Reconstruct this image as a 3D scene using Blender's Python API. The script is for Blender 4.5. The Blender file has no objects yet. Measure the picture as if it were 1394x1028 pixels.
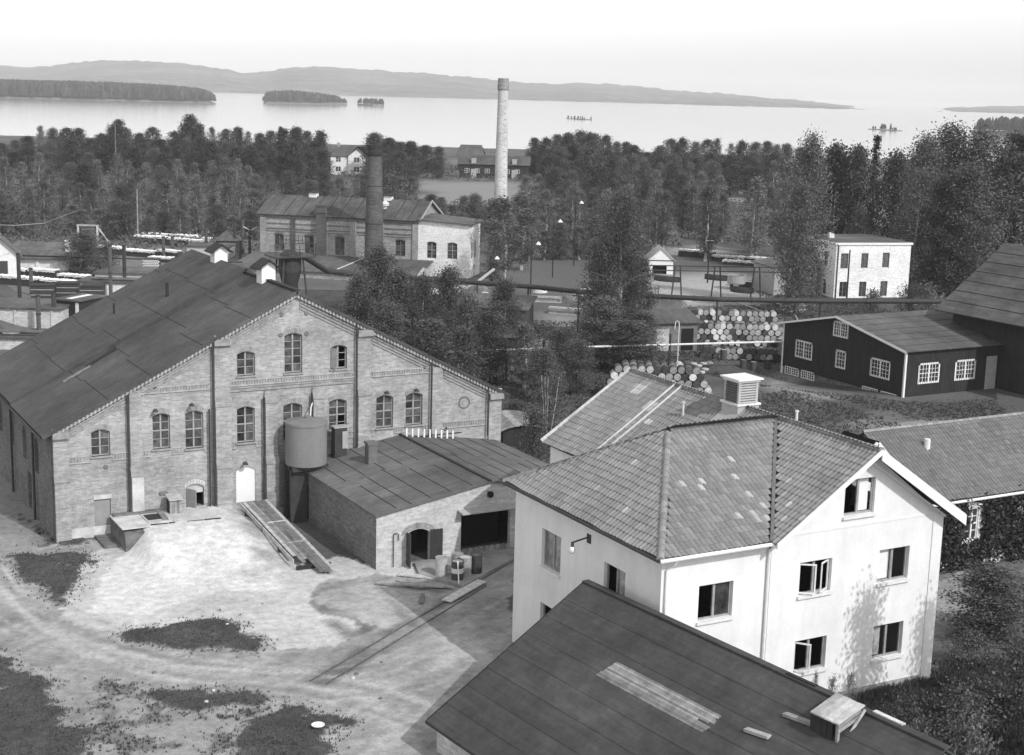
import bpy, bmesh, math, random
import numpy as np
from mathutils import Vector, Matrix
from mathutils.geometry import tessellate_polygon
SC = bpy.context.scene
COL = SC.collection
R = math.radians
# ------------------------------------------------------------------ camera, sky, sun, exposure
EYE = np.array([0.0, 0.0, 23.0])
FOC, PITCH, ROLL, HEAD = 2020.9, R(11.028), R(1.524), R(29.034)
_f = np.array([math.sin(HEAD)*math.cos(PITCH), math.cos(HEAD)*math.cos(PITCH), -math.sin(PITCH)])
_r = np.array([math.cos(HEAD), -math.sin(HEAD), 0.0])
_u = np.cross(_r, _f)
RGT = _r*math.cos(ROLL)+_u*math.sin(ROLL)
UPV = -_r*math.sin(ROLL)+_u*math.cos(ROLL)
cam_data = bpy.data.cameras.new('camera'); cam = bpy.data.objects.new('camera', cam_data); COL.objects.link(cam)
cam_data.sensor_width = 36.0; cam_data.lens = FOC/1394.0*36.0
cam_data.clip_start = 0.5; cam_data.clip_end = 40000
cam.matrix_world = Matrix(((RGT[0], UPV[0], -_f[0], EYE[0]), (RGT[1], UPV[1], -_f[1], EYE[1]), (RGT[2], UPV[2], -_f[2], EYE[2]), (0, 0, 0, 1)))
SC.camera = cam
SUNV = Vector((0.27, -1.16, 1.0)).normalized()      # towards the sun
world = bpy.data.worlds.new('World'); SC.world = world; world.use_nodes = True
wn = world.node_tree.nodes; wl = world.node_tree.links
sky = wn.new('ShaderNodeTexSky'); sky.sky_type = 'NISHITA'; sky.sun_disc = False
sky.sun_elevation = math.asin(SUNV.z); sky.sun_rotation = math.atan2(SUNV.x, SUNV.y)
sky.air_density = 3.0; sky.dust_density = 0.55; sky.altitude = 0
bw = wn.new('ShaderNodeRGBToBW')                     # black and white film
wl.new(sky.outputs[0], bw.inputs[0]); bg = wn['Background']
wl.new(bw.outputs[0], bg.inputs[0]); bg.inputs[1].default_value = 0.15
sl = bpy.data.lights.new('sun', 'SUN'); sl.energy = 2.2; sl.angle = R(0.55); sl.color = (1, 1, 1)
sun = bpy.data.objects.new('sun', sl); COL.objects.link(sun)
sun.rotation_euler = SUNV.to_track_quat('Z', 'Y').to_euler()
SC.view_settings.view_transform = 'Standard'; SC.view_settings.look = 'None'
SC.view_settings.gamma = 1.0; SC.view_settings.use_curve_mapping = False
SC.view_settings.exposure = 0.46
SC.cycles.max_bounces = 6; SC.cycles.diffuse_bounces = 5; SC.cycles.volume_bounces = 1
SC.cycles.transparent_max_bounces = 8

def ray(x, y):
    return RGT*((x-697)/FOC) - UPV*((y-514)/FOC) + _f
def gp(x, y, z=0.0):                                # where the line of sight meets height z
    d = ray(x, y); t = (z-EYE[2])/d[2]; return EYE+d*t
def dp(x, y, depth):                                # point at a distance
    return EYE+ray(x, y)*depth

# ------------------------------------------------------------------ helpers
ORG = {}
def tag(o, label=None, cat=None, group=None, kind=None):
    if label: o['label'] = label
    if cat: o['category'] = cat
    if group: o['group'] = group
    if kind: o['kind'] = kind
    return o
def thing(name, label, cat, loc, rz=0, group=None, parent_world=True):
    o = bpy.data.objects.new(name, None); o.empty_display_size = 0.3
    COL.objects.link(o); o.location = loc; o.rotation_euler = (0, 0, rz)
    tag(o, label, cat, group)
    ORG[o.name] = Vector(loc) if parent_world else Vector((0, 0, 0))
    return o
def org_of(p):
    while p.parent: p = p.parent
    return ORG.get(p.name, Vector((0, 0, 0)))
def link(name, me, parent=None, loc=(0, 0, 0), rz=0):
    o = bpy.data.objects.new(name, me); COL.objects.link(o)
    o.location = loc; o.rotation_euler = (0, 0, rz)
    if parent is not None: o.parent = parent
    return o
def copy_tree(o, parent=None):
    c = o.copy(); COL.objects.link(c)
    if parent is not None: c.parent = parent
    for ch in list(o.children): copy_tree(ch, c)
    return c
class MB:
    def __init__(s): s.v = []; s.f = []; s.m = []; s.cur = 0; s.att = None
    def poly(s, pts):
        n = len(s.v); s.v += [tuple(p) for p in pts]; s.f.append(tuple(range(n, n+len(pts)))); s.m.append(s.cur); return s
    def box(s, x0, x1, y0, y1, z0, z1):
        n = len(s.v)
        s.v += [(x0,y0,z0),(x1,y0,z0),(x1,y1,z0),(x0,y1,z0),(x0,y0,z1),(x1,y0,z1),(x1,y1,z1),(x0,y1,z1)]
        for q in ((0,3,2,1),(4,5,6,7),(0,1,5,4),(1,2,6,5),(2,3,7,6),(3,0,4,7)):
            s.f.append(tuple(n+i for i in q)); s.m.append(s.cur)
        return s
    def hexa(s, p):                                   # 8 points: bottom 4, top 4
        n = len(s.v); s.v += [tuple(q) for q in p]
        for q in ((0,3,2,1),(4,5,6,7),(0,1,5,4),(1,2,6,5),(2,3,7,6),(3,0,4,7)):
            s.f.append(tuple(n+i for i in q)); s.m.append(s.cur)
        return s
    def bar(s, a, b, w, h=None, up=(0, 0, 1)):
        h = h or w; a = Vector(a); b = Vector(b); d = (b-a).normalized(); up = Vector(up)
        if abs(d.dot(up)) > .98: up = Vector((1, 0, 0))
        x = d.cross(up).normalized()*(w/2); y = x.cross(d).normalized()*(h/2)
        return s.hexa([a-x-y, a+x-y, a+x+y, a-x+y, b-x-y, b+x-y, b+x+y, b-x+y])
    def tube(s, pts, r, n=8, caps=True, r2=None):
        pts = [Vector(p) for p in pts]; k = len(pts); base = len(s.v)
        for i, p in enumerate(pts):
            d = (pts[min(i+1, k-1)]-pts[max(i-1, 0)]).normalized()
            u = Vector((0, 0, 1)) if abs(d.z) < .95 else Vector((1, 0, 0))
            x = d.cross(u).normalized(); y = d.cross(x)
            rr = r if r2 is None else r+(r2-r)*i/(k-1)
            for j in range(n):
                a = 2*math.pi*j/n; s.v.append(tuple(p+(x*math.cos(a)+y*math.sin(a))*rr))
        for i in range(k-1):
            for j in range(n):
                s.f.append((base+i*n+j, base+i*n+(j+1)%n, base+(i+1)*n+(j+1)%n, base+(i+1)*n+j)); s.m.append(s.cur)
        if caps:
            s.f.append(tuple(base+j for j in range(n-1, -1, -1))); s.m.append(s.cur)
            s.f.append(tuple(base+(k-1)*n+j for j in range(n))); s.m.append(s.cur)
        return s
    def lathe(s, prof, c=(0, 0, 0), n=20, M=None):
        base = len(s.v); k = len(prof)
        for r_, z in prof:
            for j in range(n):
                a = 2*math.pi*j/n; p = Vector((r_*math.cos(a), r_*math.sin(a), z))
                if M: p = M @ p
                s.v.append((p.x+c[0], p.y+c[1], p.z+c[2]))
        for i in range(k-1):
            for j in range(n):
                s.f.append((base+i*n+j, base+i*n+(j+1)%n, base+(i+1)*n+(j+1)%n, base+(i+1)*n+j)); s.m.append(s.cur)
        if prof[0][0] > 1e-4: s.f.append(tuple(base+j for j in range(n-1, -1, -1))); s.m.append(s.cur)
        if prof[-1][0] > 1e-4: s.f.append(tuple(base+(k-1)*n+j for j in range(n))); s.m.append(s.cur)
        return s
    def mesh(s, name, mats, off=None, smooth=False):
        me = bpy.data.meshes.new(name); v = s.v
        if off is not None: v = [(p[0]-off[0], p[1]-off[1], p[2]-off[2]) for p in v]
        me.from_pydata(v, [], s.f)
        for m in (mats if isinstance(mats, (list, tuple)) else [mats]): me.materials.append(m)
        if max(s.m, default=0) > 0: me.polygons.foreach_set('material_index', s.m)
        if smooth: me.polygons.foreach_set('use_smooth', [True]*len(s.f))
        me.update(); return me
    def build(s, name, mats, parent=None, org=None, smooth=False):
        if parent is not None: off = org_of(parent); loc = (0, 0, 0)
        else: off = org if org is not None else (0, 0, 0); loc = off
        return link(name, s.mesh(name, mats, off, smooth), parent, loc)

# ------------------------------------------------------------------ materials
MAT = {}
def nt(name):
    m = bpy.data.materials.new(name); m.use_nodes = True
    n = m.node_tree.nodes; p = n['Principled BSDF']
    p.inputs['Specular IOR Level'].default_value = 0.25
    return m, n, m.node_tree.links, p
def ramp(n, l, src, lo, hi, p0=.3, p1=.7):
    mr = n.new('ShaderNodeMapRange'); mr.inputs[1].default_value = p0; mr.inputs[2].default_value = p1
    mr.inputs[3].default_value = lo; mr.inputs[4].default_value = hi; l.new(src, mr.inputs[0]); return mr.outputs[0]
def mul(n, l, a, b, op='MULTIPLY'):
    m = n.new('ShaderNodeMath'); m.operation = op
    for i, q in enumerate((a, b)):
        if isinstance(q, (int, float)): m.inputs[i].default_value = q
        else: l.new(q, m.inputs[i])
    return m.outputs[0]
def noise(n, l, vec, scale, detail=4, rough=.55):
    t = n.new('ShaderNodeTexNoise'); t.inputs['Scale'].default_value = scale
    t.inputs['Detail'].default_value = detail; t.inputs['Roughness'].default_value = rough
    if vec is not None: l.new(vec, t.inputs['Vector'])
    return t.outputs['Fac']
def coords(n, l, scale=(1, 1, 1), which='Object'):
    tc = n.new('ShaderNodeTexCoord'); mp = n.new('ShaderNodeMapping'); mp.inputs['Scale'].default_value = scale
    l.new(tc.outputs[which], mp.inputs[0]); return mp.outputs[0]
def bump(n, l, p, h, strength=.3, dist=.02):
    b = n.new('ShaderNodeBump'); b.inputs['Strength'].default_value = strength; b.inputs['Distance'].default_value = dist
    l.new(h, b.inputs['Height']); l.new(b.outputs[0], p.inputs['Normal'])
def plain(name, g, rough=.8, var=.25, scale=3.0, stretch=(1, 1, 1), fine=25., finev=.12, metal=0, spec=.25, rnd=0.0):
    """grey surface with blotches (scale) and grain (fine)"""
    m, n, l, p = nt(name); c = coords(n, l, stretch)
    a = ramp(n, l, noise(n, l, c, scale, 5, .6), 1-var, 1+var)
    b = ramp(n, l, noise(n, l, c, fine, 3), 1-finev, 1+finev)
    v = mul(n, l, mul(n, l, a, b), g)
    if rnd:
        oi = n.new('ShaderNodeObjectInfo'); v = mul(n, l, v, ramp(n, l, oi.outputs['Random'], 1-rnd, 1+rnd, 0, 1))
    l.new(v, p.inputs['Base Color']); p.inputs['Roughness'].default_value = rough
    p.inputs['Metallic'].default_value = metal; p.inputs['Specular IOR Level'].default_value = spec
    MAT[name] = m; return m
def brick(name, g, mortar=.75, scale=1.0, patch=.3, contrast=.3):
    """brick courses on the x/z plane of a wall, sooty and limed patches"""
    m, n, l, p = nt(name)
    tc = n.new('ShaderNodeTexCoord'); sx = n.new('ShaderNodeSeparateXYZ'); l.new(tc.outputs['Object'], sx.inputs[0])
    cb = n.new('ShaderNodeCombineXYZ')
    l.new(mul(n, l, sx.outputs[0], sx.outputs[1], 'ADD'), cb.inputs[0]); l.new(sx.outputs[2], cb.inputs[1])
    bt = n.new('ShaderNodeTexBrick'); l.new(cb.outputs[0], bt.inputs['Vector'])
    bt.inputs['Color1'].default_value = (g*(1-contrast),)*3+(1,); bt.inputs['Color2'].default_value = (g*(1+contrast),)*3+(1,)
    bt.inputs['Mortar'].default_value = (g*mortar,)*3+(1,)
    bt.inputs['Scale'].default_value = scale; bt.inputs['Mortar Size'].default_value = .012
    bt.inputs['Mortar Smooth'].default_value = .3
    bt.inputs['Brick Width'].default_value = .27; bt.inputs['Row Height'].default_value = .085
    a = ramp(n, l, noise(n, l, tc.outputs['Object'], .45, 6, .62), 1-patch, 1+patch)
    b = ramp(n, l, noise(n, l, tc.outputs['Object'], 5., 3), .86, 1.14)
    st = n.new('ShaderNodeMapping'); st.inputs['Scale'].default_value = (.9, .9, 7.0); l.new(tc.outputs['Object'], st.inputs[0])
    c = ramp(n, l, noise(n, l, st.outputs[0], 1.1, 5, .6), .84, 1.16)
    v = mul(n, l, mul(n, l, a, b), c)
    mx = n.new('ShaderNodeMix'); mx.data_type = 'RGBA'; mx.blend_type = 'MULTIPLY'; mx.inputs[0].default_value = 1
    l.new(bt.outputs['Color'], mx.inputs[6])
    cc = n.new('ShaderNodeCombineColor'); [l.new(v, cc.inputs[i]) for i in range(3)]
    l.new(cc.outputs[0], mx.inputs[7]); l.new(mx.outputs[2], p.inputs['Base Color'])
    p.inputs['Roughness'].default_value = .9; bump(n, l, p, bt.outputs['Fac'], -.4, .01)
    MAT[name] = m; return m
def glass(name, g=.03):
    m, n, l, p = nt(name); c = coords(n, l)
    v = mul(n, l, ramp(n, l, noise(n, l, c, 2.5, 3), .5, 2.2), g)
    oi = n.new('ShaderNodeObjectInfo'); v = mul(n, l, v, ramp(n, l, oi.outputs['Random'], .5, 2.6, 0, 1))
    l.new(v, p.inputs['Base Color']); p.inputs['Roughness'].default_value = .12; p.inputs['Specular IOR Level'].default_value = .5
    MAT[name] = m; return m
def tarpaper(name, g, along='y', streak=.3):
    m, n, l, p = nt(name)
    c = coords(n, l, (6, .35, .35) if along == 'y' else (.35, 6, .35))
    s = ramp(n, l, noise(n, l, c, 1.0, 5, .65), 1-streak, 1+streak)
    o = coords(n, l); b = mul(n, l, ramp(n, l, noise(n, l, o, .22, 5, .65), .62, 1.38), ramp(n, l, noise(n, l, o, 1.1, 5, .7), .8, 1.25)); f = ramp(n, l, noise(n, l, o, 6, 4, .7), .85, 1.15)
    oi = n.new('ShaderNodeObjectInfo'); rr = ramp(n, l, oi.outputs['Random'], .9, 1.1, 0, 1)
    v = mul(n, l, mul(n, l, mul(n, l, s, b), mul(n, l, f, rr)), g)
    l.new(v, p.inputs['Base Color']); p.inputs['Roughness'].default_value = .75
    bump(n, l, p, noise(n, l, o, 1.2, 6), .5, .06)
    MAT[name] = m; return m
def attr_mat(name, g, rough=.85, rnd=False):
    m, n, l, p = nt(name); a = n.new('ShaderNodeAttribute'); a.attribute_name = 'tone'
    c = coords(n, l); b = ramp(n, l, noise(n, l, c, 18, 3), .88, 1.12); d = ramp(n, l, noise(n, l, c, .5, 4), .85, 1.15)
    t = a.outputs['Fac']
    if rnd:
        oi = n.new('ShaderNodeObjectInfo'); t = ramp(n, l, oi.outputs['Random'], .8, 1.2, 0, 1)
    l.new(mul(n, l, mul(n, l, mul(n, l, b, d), t), g), p.inputs['Base Color']); p.inputs['Roughness'].default_value = rough
    MAT[name] = m; return m
def leaf(name, g, trans=.35):
    m, n, l, p = nt(name)
    a = n.new('ShaderNodeAttribute'); a.attribute_name = 'tone'
    oi = n.new('ShaderNodeObjectInfo')
    v = mul(n, l, mul(n, l, a.outputs['Fac'], ramp(n, l, oi.outputs['Random'], .75, 1.3, 0, 1)), g)
    l.new(v, p.inputs['Base Color']); p.inputs['Roughness'].default_value = .6; p.inputs['Specular IOR Level'].default_value = .3
    t = n.new('ShaderNodeBsdfTranslucent'); l.new(v, t.inputs[0]); mx = n.new('ShaderNodeMixShader'); mx.inputs[0].default_value = trans
    l.new(p.outputs[0], mx.inputs[1]); l.new(t.outputs[0], mx.inputs[2]); l.new(mx.outputs[0], n['Material Output'].inputs[0])
    MAT[name] = m; return m

brick('factory_brick', .285, 1.2, patch=.30, contrast=.2); brick('annex_brick', .46, 1.08, patch=.16, contrast=.14); brick('shade_brick', .15, 1.15, patch=.25)  # shade_brick: same brick, darkened so the left walls' shade sits in its colour
brick('power_brick', .27, 1.2, patch=.25); brick('pale_brick', .7, 1.03, patch=.14, contrast=.12)
brick('chimney_brick', .085, 1.15, patch=.3); plain('band_brick', .34, .9, .3, 3, fine=40, finev=.25); plain('rail_rust', .12, .9, .4, 4); brick('white_chimney_brick', .5, 1.0, patch=.18, contrast=.2)
plain('lime_patch', .48, .9, .25, 1.5); plain('stone_cap', .26, .9, .3, 2.5); plain('moulding_brick', .27, .9, .35, 3, fine=40, finev=.3)
plain('dark_moulding', .15, .9, .3, 4)
plain('plaster', .74, .85, .07, .5, fine=30, finev=.04)
def streaky(name, g):
    m, n, l, p = nt(name); o = coords(n, l)
    a = ramp(n, l, noise(n, l, coords(n, l, (2.2, 2.2, .16)), 1.0, 6, .65), .945, 1.03); b = ramp(n, l, noise(n, l, o, .5, 6, .65), .9, 1.07)
    c = ramp(n, l, noise(n, l, o, 3.5, 6, .75), .95, 1.04); d = ramp(n, l, noise(n, l, o, 60, 2), .95, 1.05)
    l.new(mul(n, l, mul(n, l, mul(n, l, a, b), mul(n, l, c, d)), g), p.inputs['Base Color']); p.inputs['Roughness'].default_value = .9
    bump(n, l, p, noise(n, l, o, 1.0, 6, .7), .35, .03); MAT[name] = m
streaky('house_plaster', .73); plain('plaster_sill', .68, .8, .08)
plain('white_paint', .76, .55, .08); plain('grey_paint', .34, .6, .15); plain('frame_paint', .30, .6, .2); plain('dark_frame', .14, .6, .2)
plain('dark_wood', .03, .8, .3, 2, (1, 1, .3)); plain('old_wood', .24, .85, .35, 3, (1, 1, 1), rnd=.35); plain('pale_wood', .45, .85, .3, 3, rnd=.25)
plain('door_grey', .26, .6, .12); plain('door_dark', .05, .7, .2)
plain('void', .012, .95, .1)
plain('iron', .045, .6, .3, 5); plain('tank_paint', .19, .55, .12, 1.2, (1, 1, .4)); plain('grey_metal', .35, .45, .15)
plain('pale_metal', .62, .5, .12); plain('concrete', .5, .9, .3, 1.2); plain('dirty_concrete', .14, .9, .5, 2)
plain('barrel_dark', .07, .5, .3, 4, rnd=.4); plain('vent_grey', .42, .8, .1); plain('barrel_mid', .36, .5, .2, 4, rnd=.35); plain('barrel_white', .66, .5, .15, 4, rnd=.15)
plain('bark_dark', .06, .9, .4, 6); plain('birch_bark', .42, .8, .45, 4, (1, 1, .6)); plain('log_birch', .7, .8, .35, 8)
tarpaper('factory_tar', .062, 'x', .22); tarpaper('annex_tar', .105, 'x', .22); tarpaper('near_tar', .058, 'y', .2); tarpaper('old_tar', .10, 'y'); tarpaper('mid_tar', .085, 'y')
plain('seam', .03, .8, .2)
attr_mat('roof_tile', .22); attr_mat('roof_tile_single', .22, rnd=True); plain('ridge_tile', .23, .85, .2, 5, rnd=.2); plain('pale_tile', .40, .85, .1, rnd=.12)
attr_mat('rear_tile', .16)
plain('tile_bed', .06, .9, .1)
glass('glass', .035); glass('dirty_glass', .09)
leaf('leaf_birch', .14, .28); leaf('leaf_dark', .065, .25); leaf('leaf_mid', .098, .25); leaf('leaf_needle', .04, .15); leaf('leaf_ivy', .06, .2); leaf('grass_blade', .062, .3)

# ------------------------------------------------------------------ the setting: ground, lake, hills, islands, haze
rng = np.random.default_rng(11); random.seed(5)
def vnoise(x, y, s, seed=0):
    """smooth value noise on arrays, 0..1"""
    x = x/s+seed*17.3; y = y/s-seed*9.1; xi = np.floor(x); yi = np.floor(y); fx = x-xi; fy = y-yi
    def h(a, b):
        q = np.sin(a*127.1+b*311.7+seed*74.7)*43758.5453; return q-np.floor(q)
    fx = fx*fx*(3-2*fx); fy = fy*fy*(3-2*fy)
    return (h(xi, yi)*(1-fx)+h(xi+1, yi)*fx)*(1-fy)+(h(xi, yi+1)*(1-fx)+h(xi+1, yi+1)*fx)*fy
def fbm(x, y, s, seed=0, o=4):
    return sum(vnoise(x, y, s/2**k, seed+k)*.5**k for k in range(o))/sum(.5**k for k in range(o))
def sstep(t): t = np.clip(t, 0, 1); return t*t*(3-2*t)
def depth_of(x, y): return x*_f[0]+y*_f[1]
def ground_h(x, y):
    x = np.asarray(x, float); y = np.asarray(y, float)
    dx = np.maximum(np.maximum(18.9-x, 0)*4.5, np.maximum(x-22.6, 0)*1.3); dy = np.maximum(70.9-y, 0)
    z = .98*sstep(1-np.sqrt(dx*dx+dy*dy)/6.0)*(x > 17.0)
    z = z-.95*sstep((y-85)/13)*sstep(1-np.abs(x-80)/9)*sstep((106-y)/6)
    z = z+.10*(fbm(x, y, 5., 3)-.5)*sstep((y-20)/10)
    dpt = depth_of(x, y)/math.cos(PITCH)
    z = z-11*sstep((dpt-575)/110)
    return z
def inpoly(x, y, P):
    c = np.zeros(x.shape, bool); n = len(P)
    for i in range(n):
        x1, y1 = P[i][:2]; x2, y2 = P[(i+1) % n][:2]
        k = (y1 > y) != (y2 > y)
        with np.errstate(divide='ignore', invalid='ignore'): c ^= k & (x < (x2-x1)*(y-y1)/(y2-y1+1e-12)+x1)
    return c
def W(pts, z=0): return [tuple(gp(a, b, z)[:2]) for a, b in pts]
SAND = W([(95,800),(70,830),(110,852),(160,858),(166,862),(250,846),(300,843),(350,858),(380,884),(420,884),(465,880),(490,866),(500,856),(470,848),(440,838),(425,818),(432,806),(450,792),(512,778),(560,790),(575,770),(520,772),(490,760),(450,758),(420,772),(400,755),(360,725),(330,705),(285,712),(200,728),(130,747),(112,779)])
CONC = W([(424,816),(440,806),(500,792),(545,800),(560,822),(588,838),(540,862),(500,850)])
GRASS = [W([(18,753),(126,753),(132,765),(114,777),(68,822),(33,786),(26,776),(18,774)]),
 W([(166,866),(187,856),(223,850),(265,845),(301,846),(328,850),(340,865),(356,883),(331,889),(295,877),(256,887),(211,884),(181,875)]),
 W([(193,943),(271,940),(331,944),(371,953),(356,961),(289,961),(235,964),(208,952)]),
 W([(-60,880),(17,898),(33,913),(60,937),(78,961),(78,991),(114,994),(114,1060),(-80,1060)]),
 W([(330,1008),(370,975),(400,961),(430,970),(472,973),(478,982),(454,991),(440,1012),(430,1060),(330,1060)]),
 W([(26,700),(60,728),(100,742),(122,733),(118,726),(76,738),(20,690)])]
SCRUB = [W([(70,915),(170,916),(195,940),(210,955),(200,985),(130,960)]), W([(120,975),(330,965),(420,965),(370,1060),(100,1060)])]
MEADOW = [W([(1120,965),(1160,944),(1263,924),(1330,900),(1500,880),(1500,1100),(1250,1100)]),
 W([(1032,545),(1060,528),(1100,535),(1170,560),(1230,578),(1215,600),(1100,600),(1030,570)]),
 W([(1060,520),(1235,548),(1360,545),(1380,572),(1260,575),(1150,545)]),
 W([(690,545),(735,540),(760,560),(745,640),(690,610)]),
 W([(640,430),(800,440),(845,480),(830,540),(760,560),(690,545),(640,520)]),
 W([(860,420),(1050,415),(1150,420),(1150,440),(1050,520),(930,500),(860,520)]),
 W([(1030,395),(1120,400),(1290,410),(1300,432),(1150,440),(1070,430)]),
 W([(940,340),(1060,346),(1062,360),(945,356)])]
FIELD = [W([(560,246),(722,249),(722,279),(575,279)]), W([(975,246),(1050,246),(1050,276),(975,276)])]
LIGHT = [(W([(870,388),(905,372),(1055,380),(1053,402),(960,412),(880,408)]), .36), (W([(930,346),(925,336),(1000,345),(1060,353),(1060,357),(1000,350)]), .4),
 (W([(1050,515),(1130,540),(1232,573),(1290,580),(1200,602),(1150,560),(1040,532)]), .22), (W([(700,445),(800,420),(830,450),(760,470),(720,520),(690,520)]), .15),
 (W([(700,480),(735,430),(772,432),(745,480),(700,512)]), .26), (W([(945,412),(1010,410),(1062,428),(1075,450),(1070,520),(1040,520),(1060,448),(1000,418)]), .24),
 (W([(1258,800),(1300,780),(1345,800),(1330,840),(1262,870)]), .26), (W([(-120,600),(20,650),(74,735),(40,748),(-150,760)]), .24), (W([(15,425),(110,415),(130,440),(15,470)]), .14), (W([(10,345),(330,325),(360,345),(200,372),(10,392)]), .16)]
def axis(a0, a1, step, lo, hi, g=1.13, mx=9.):
    c = list(np.arange(a0, a1, step)); s = step; v = c[-1]
    while v < hi: s = min(s*g, mx); v += s; c.append(v)
    s = step; v = c[0]
    while v > lo: s = min(s*g, mx); v -= s; c.insert(0, v)
    return np.array(c)
gx = axis(9, 46, .2, -420, 900); gy = axis(33, 77, .2, -260, 1150)
GX, GY = np.meshgrid(gx, gy); GZ = ground_h(GX, GY)
px_ = GX+1.3*(fbm(GX, GY, 1.6, 21)-.5)+.8*(fbm(GX, GY, .5, 31)-.5); py_ = GY+1.3*(fbm(GX, GY, 1.6, 22)-.5)+.8*(fbm(GX, GY, .5, 32)-.5)
alb = .08+.06*fbm(GX, GY, 14., 40)+.12*(fbm(GX, GY, 3., 39)-.5)+.10*(fbm(GX, GY, 11., 38)-.5)                   # rough ground far off
yard = inpoly(px_, py_, W([(-300,730),(20,745),(80,742),(130,735),(520,770),(705,760),(700,900),(1000,1100),(-300,1100)])) | (GY < 48) & (GX < 27)
dirt = .29+.14*(fbm(GX, GY, 3.5, 41)-.5)+.16*(fbm(GX, GY, .9, 42)-.5)
a_ = math.atan2(9.8, 14.6); u_ = GX*math.cos(a_)+GY*math.sin(a_); w_ = -GX*math.sin(a_)+GY*math.cos(a_)
dirt = dirt+.14*(fbm(u_/5, w_, .7, 43)-.5)
alb = np.where(yard, dirt, alb)
sand = .48+.16*(fbm(GX, GY, 2.4, 44)-.5)+.14*(fbm(GX, GY, .6, 45)-.5)
sm = inpoly(px_+.5*(fbm(GX, GY, 3, 46)-.5), py_, SAND); alb = np.where(sm, sand, alb)
core = inpoly(px_*.8+GX*.2+1.2*(fbm(GX, GY, 2.2, 48)-.5), py_*.8+GY*.2, W([(195,724),(285,706),(330,728),(366,772),(400,800),(300,806),(200,836),(110,838),(150,775)])); alb = np.where(core, np.clip(alb+.11, 0, .66), alb)
cm = inpoly(px_*.15+GX*.85, py_*.15+GY*.85, CONC); alb = np.where(cm, .36+.3*(fbm(GX, GY, 1.8, 47)-.5), alb)
def track(P, w, val, k, s):
    global alb
    P = [np.array(p) for p in P]; d = np.full(GX.shape, 99.)
    for a, b in zip(P[:-1], P[1:]):
        ab = b-a; t = np.clip(((GX-a[0])*ab[0]+(GY-a[1])*ab[1])/(ab@ab), 0, 1)
        d = np.minimum(d, np.hypot(GX-a[0]-t*ab[0], GY-a[1]-t*ab[1]))
    m = np.clip(1.3-d/w, 0, 1)*k*np.clip(fbm(GX, GY, 1.1, s)*1.9-.15, 0, 1); alb = alb*(1-m)+val*m
track(W([(0,770),(45,815),(80,850),(140,880),(240,905),(400,915),(520,930),(600,970)]), .35, .5, .7, 50)
track(W([(0,800),(50,850),(120,890),(240,925),(400,930),(500,950),(560,1010)]), .3, .48, .6, 51)
track(W([(20,770),(60,830),(120,868),(200,890)]), .4, .2, .55, 52)
track(W([(50,890),(150,915),(230,935),(420,945)]), .5, .2, .5, 53)
track(W([(421,928),(500,880),(560,845),(620,812)]), .45, .10, .75, 54)
track(W([(445,930),(470,912),(490,905)]), .5, .12, .8, 55)
track(W([(440,926),(520,885),(600,838)]), .35, .13, .6, 56)
track(W([(470,880),(440,895),(400,902)]), .4, .16, .5, 57)
track(W([(330,720),(350,745),(370,770),(345,780)]), .8, .24, .75, 58)
track(W([(450,850),(480,868),(500,858)]), .5, .12, .8, 59)
track(W([(600,905),(630,870),(660,905)]), .6, .5, .5, 60)
track(W([(515,800),(545,830),(560,850)]), .3, .12, .6, 61)
track(W([(520,950),(560,970),(600,990)]), .5, .48, .5, 62)
def ruts(P, k=.6, seed=70):
    Q = [np.array(q) for q in W(P)]
    for off in (-.75, .75, -1.1, 1.15):
        o_ = [q+off*np.array([-(Q[min(i+1, len(Q)-1)]-Q[max(i-1, 0)])[1], (Q[min(i+1, len(Q)-1)]-Q[max(i-1, 0)])[0]])/np.linalg.norm(Q[min(i+1, len(Q)-1)]-Q[max(i-1, 0)]) for i, q in enumerate(Q)]
        track(o_, .13, .17 if abs(off) < 1 else .45, k*.8, seed+int(off*9))
ruts([(-20, 800), (60, 850), (150, 888), (260, 912), (380, 925), (480, 945), (600, 985)]); ruts([(20, 770), (60, 825), (140, 862), (260, 893), (380, 903), (480, 893), (580, 850), (650, 815)], .5, 80)
ruts([(-10, 860), (90, 905), (200, 925), (330, 938), (440, 940), (560, 925), (650, 880)], .5, 90); ruts([(480, 1000), (540, 960), (600, 930), (665, 900)], .4, 95)
for P in SCRUB:
    k = inpoly(px_, py_, P); alb = np.where(k, np.where(fbm(GX, GY, .8, 63) > .56, .17, .28), alb)
for P in MEADOW:
    k = inpoly(px_, py_, P); alb = np.where(k, .055+.06*fbm(GX, GY, 2.5, 64), alb)
for P, v in LIGHT:
    k = inpoly(px_, py_, P); alb = np.where(k, v*(.7+.6*fbm(GX, GY, 2.0, 65)), alb)
for P in FIELD:
    k = inpoly(GX, GY, P); alb = np.where(k, .20+.05*fbm(GX/6, GY, 9, 66), alb)
gmask = np.zeros(GX.shape, bool)
for P in GRASS: gmask |= inpoly(px_, py_, P)
alb = np.where(gmask & (fbm(GX, GY, .45, 69) > .2), .055+.05*fbm(GX, GY, .9, 67), alb)
alb = np.clip(alb, .03, .75)
GZ = GZ + np.where(gmask, .05, 0) + np.where((GX > 9) & (GX < 46) & (GY > 33) & (GY < 77), .05*(fbm(GX, GY, .7, 68)-.5), 0)
ny_, nx_ = GX.shape
gv = np.stack([GX, GY, GZ], -1).reshape(-1, 3)
ii = (np.arange(ny_-1)[:, None]*nx_+np.arange(nx_-1)[None, :]).reshape(-1)
gf = np.stack([ii, ii+1, ii+nx_+1, ii+nx_], 1)
me = bpy.data.meshes.new('ground'); me.vertices.add(len(gv)); me.vertices.foreach_set('co', gv.reshape(-1))
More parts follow.
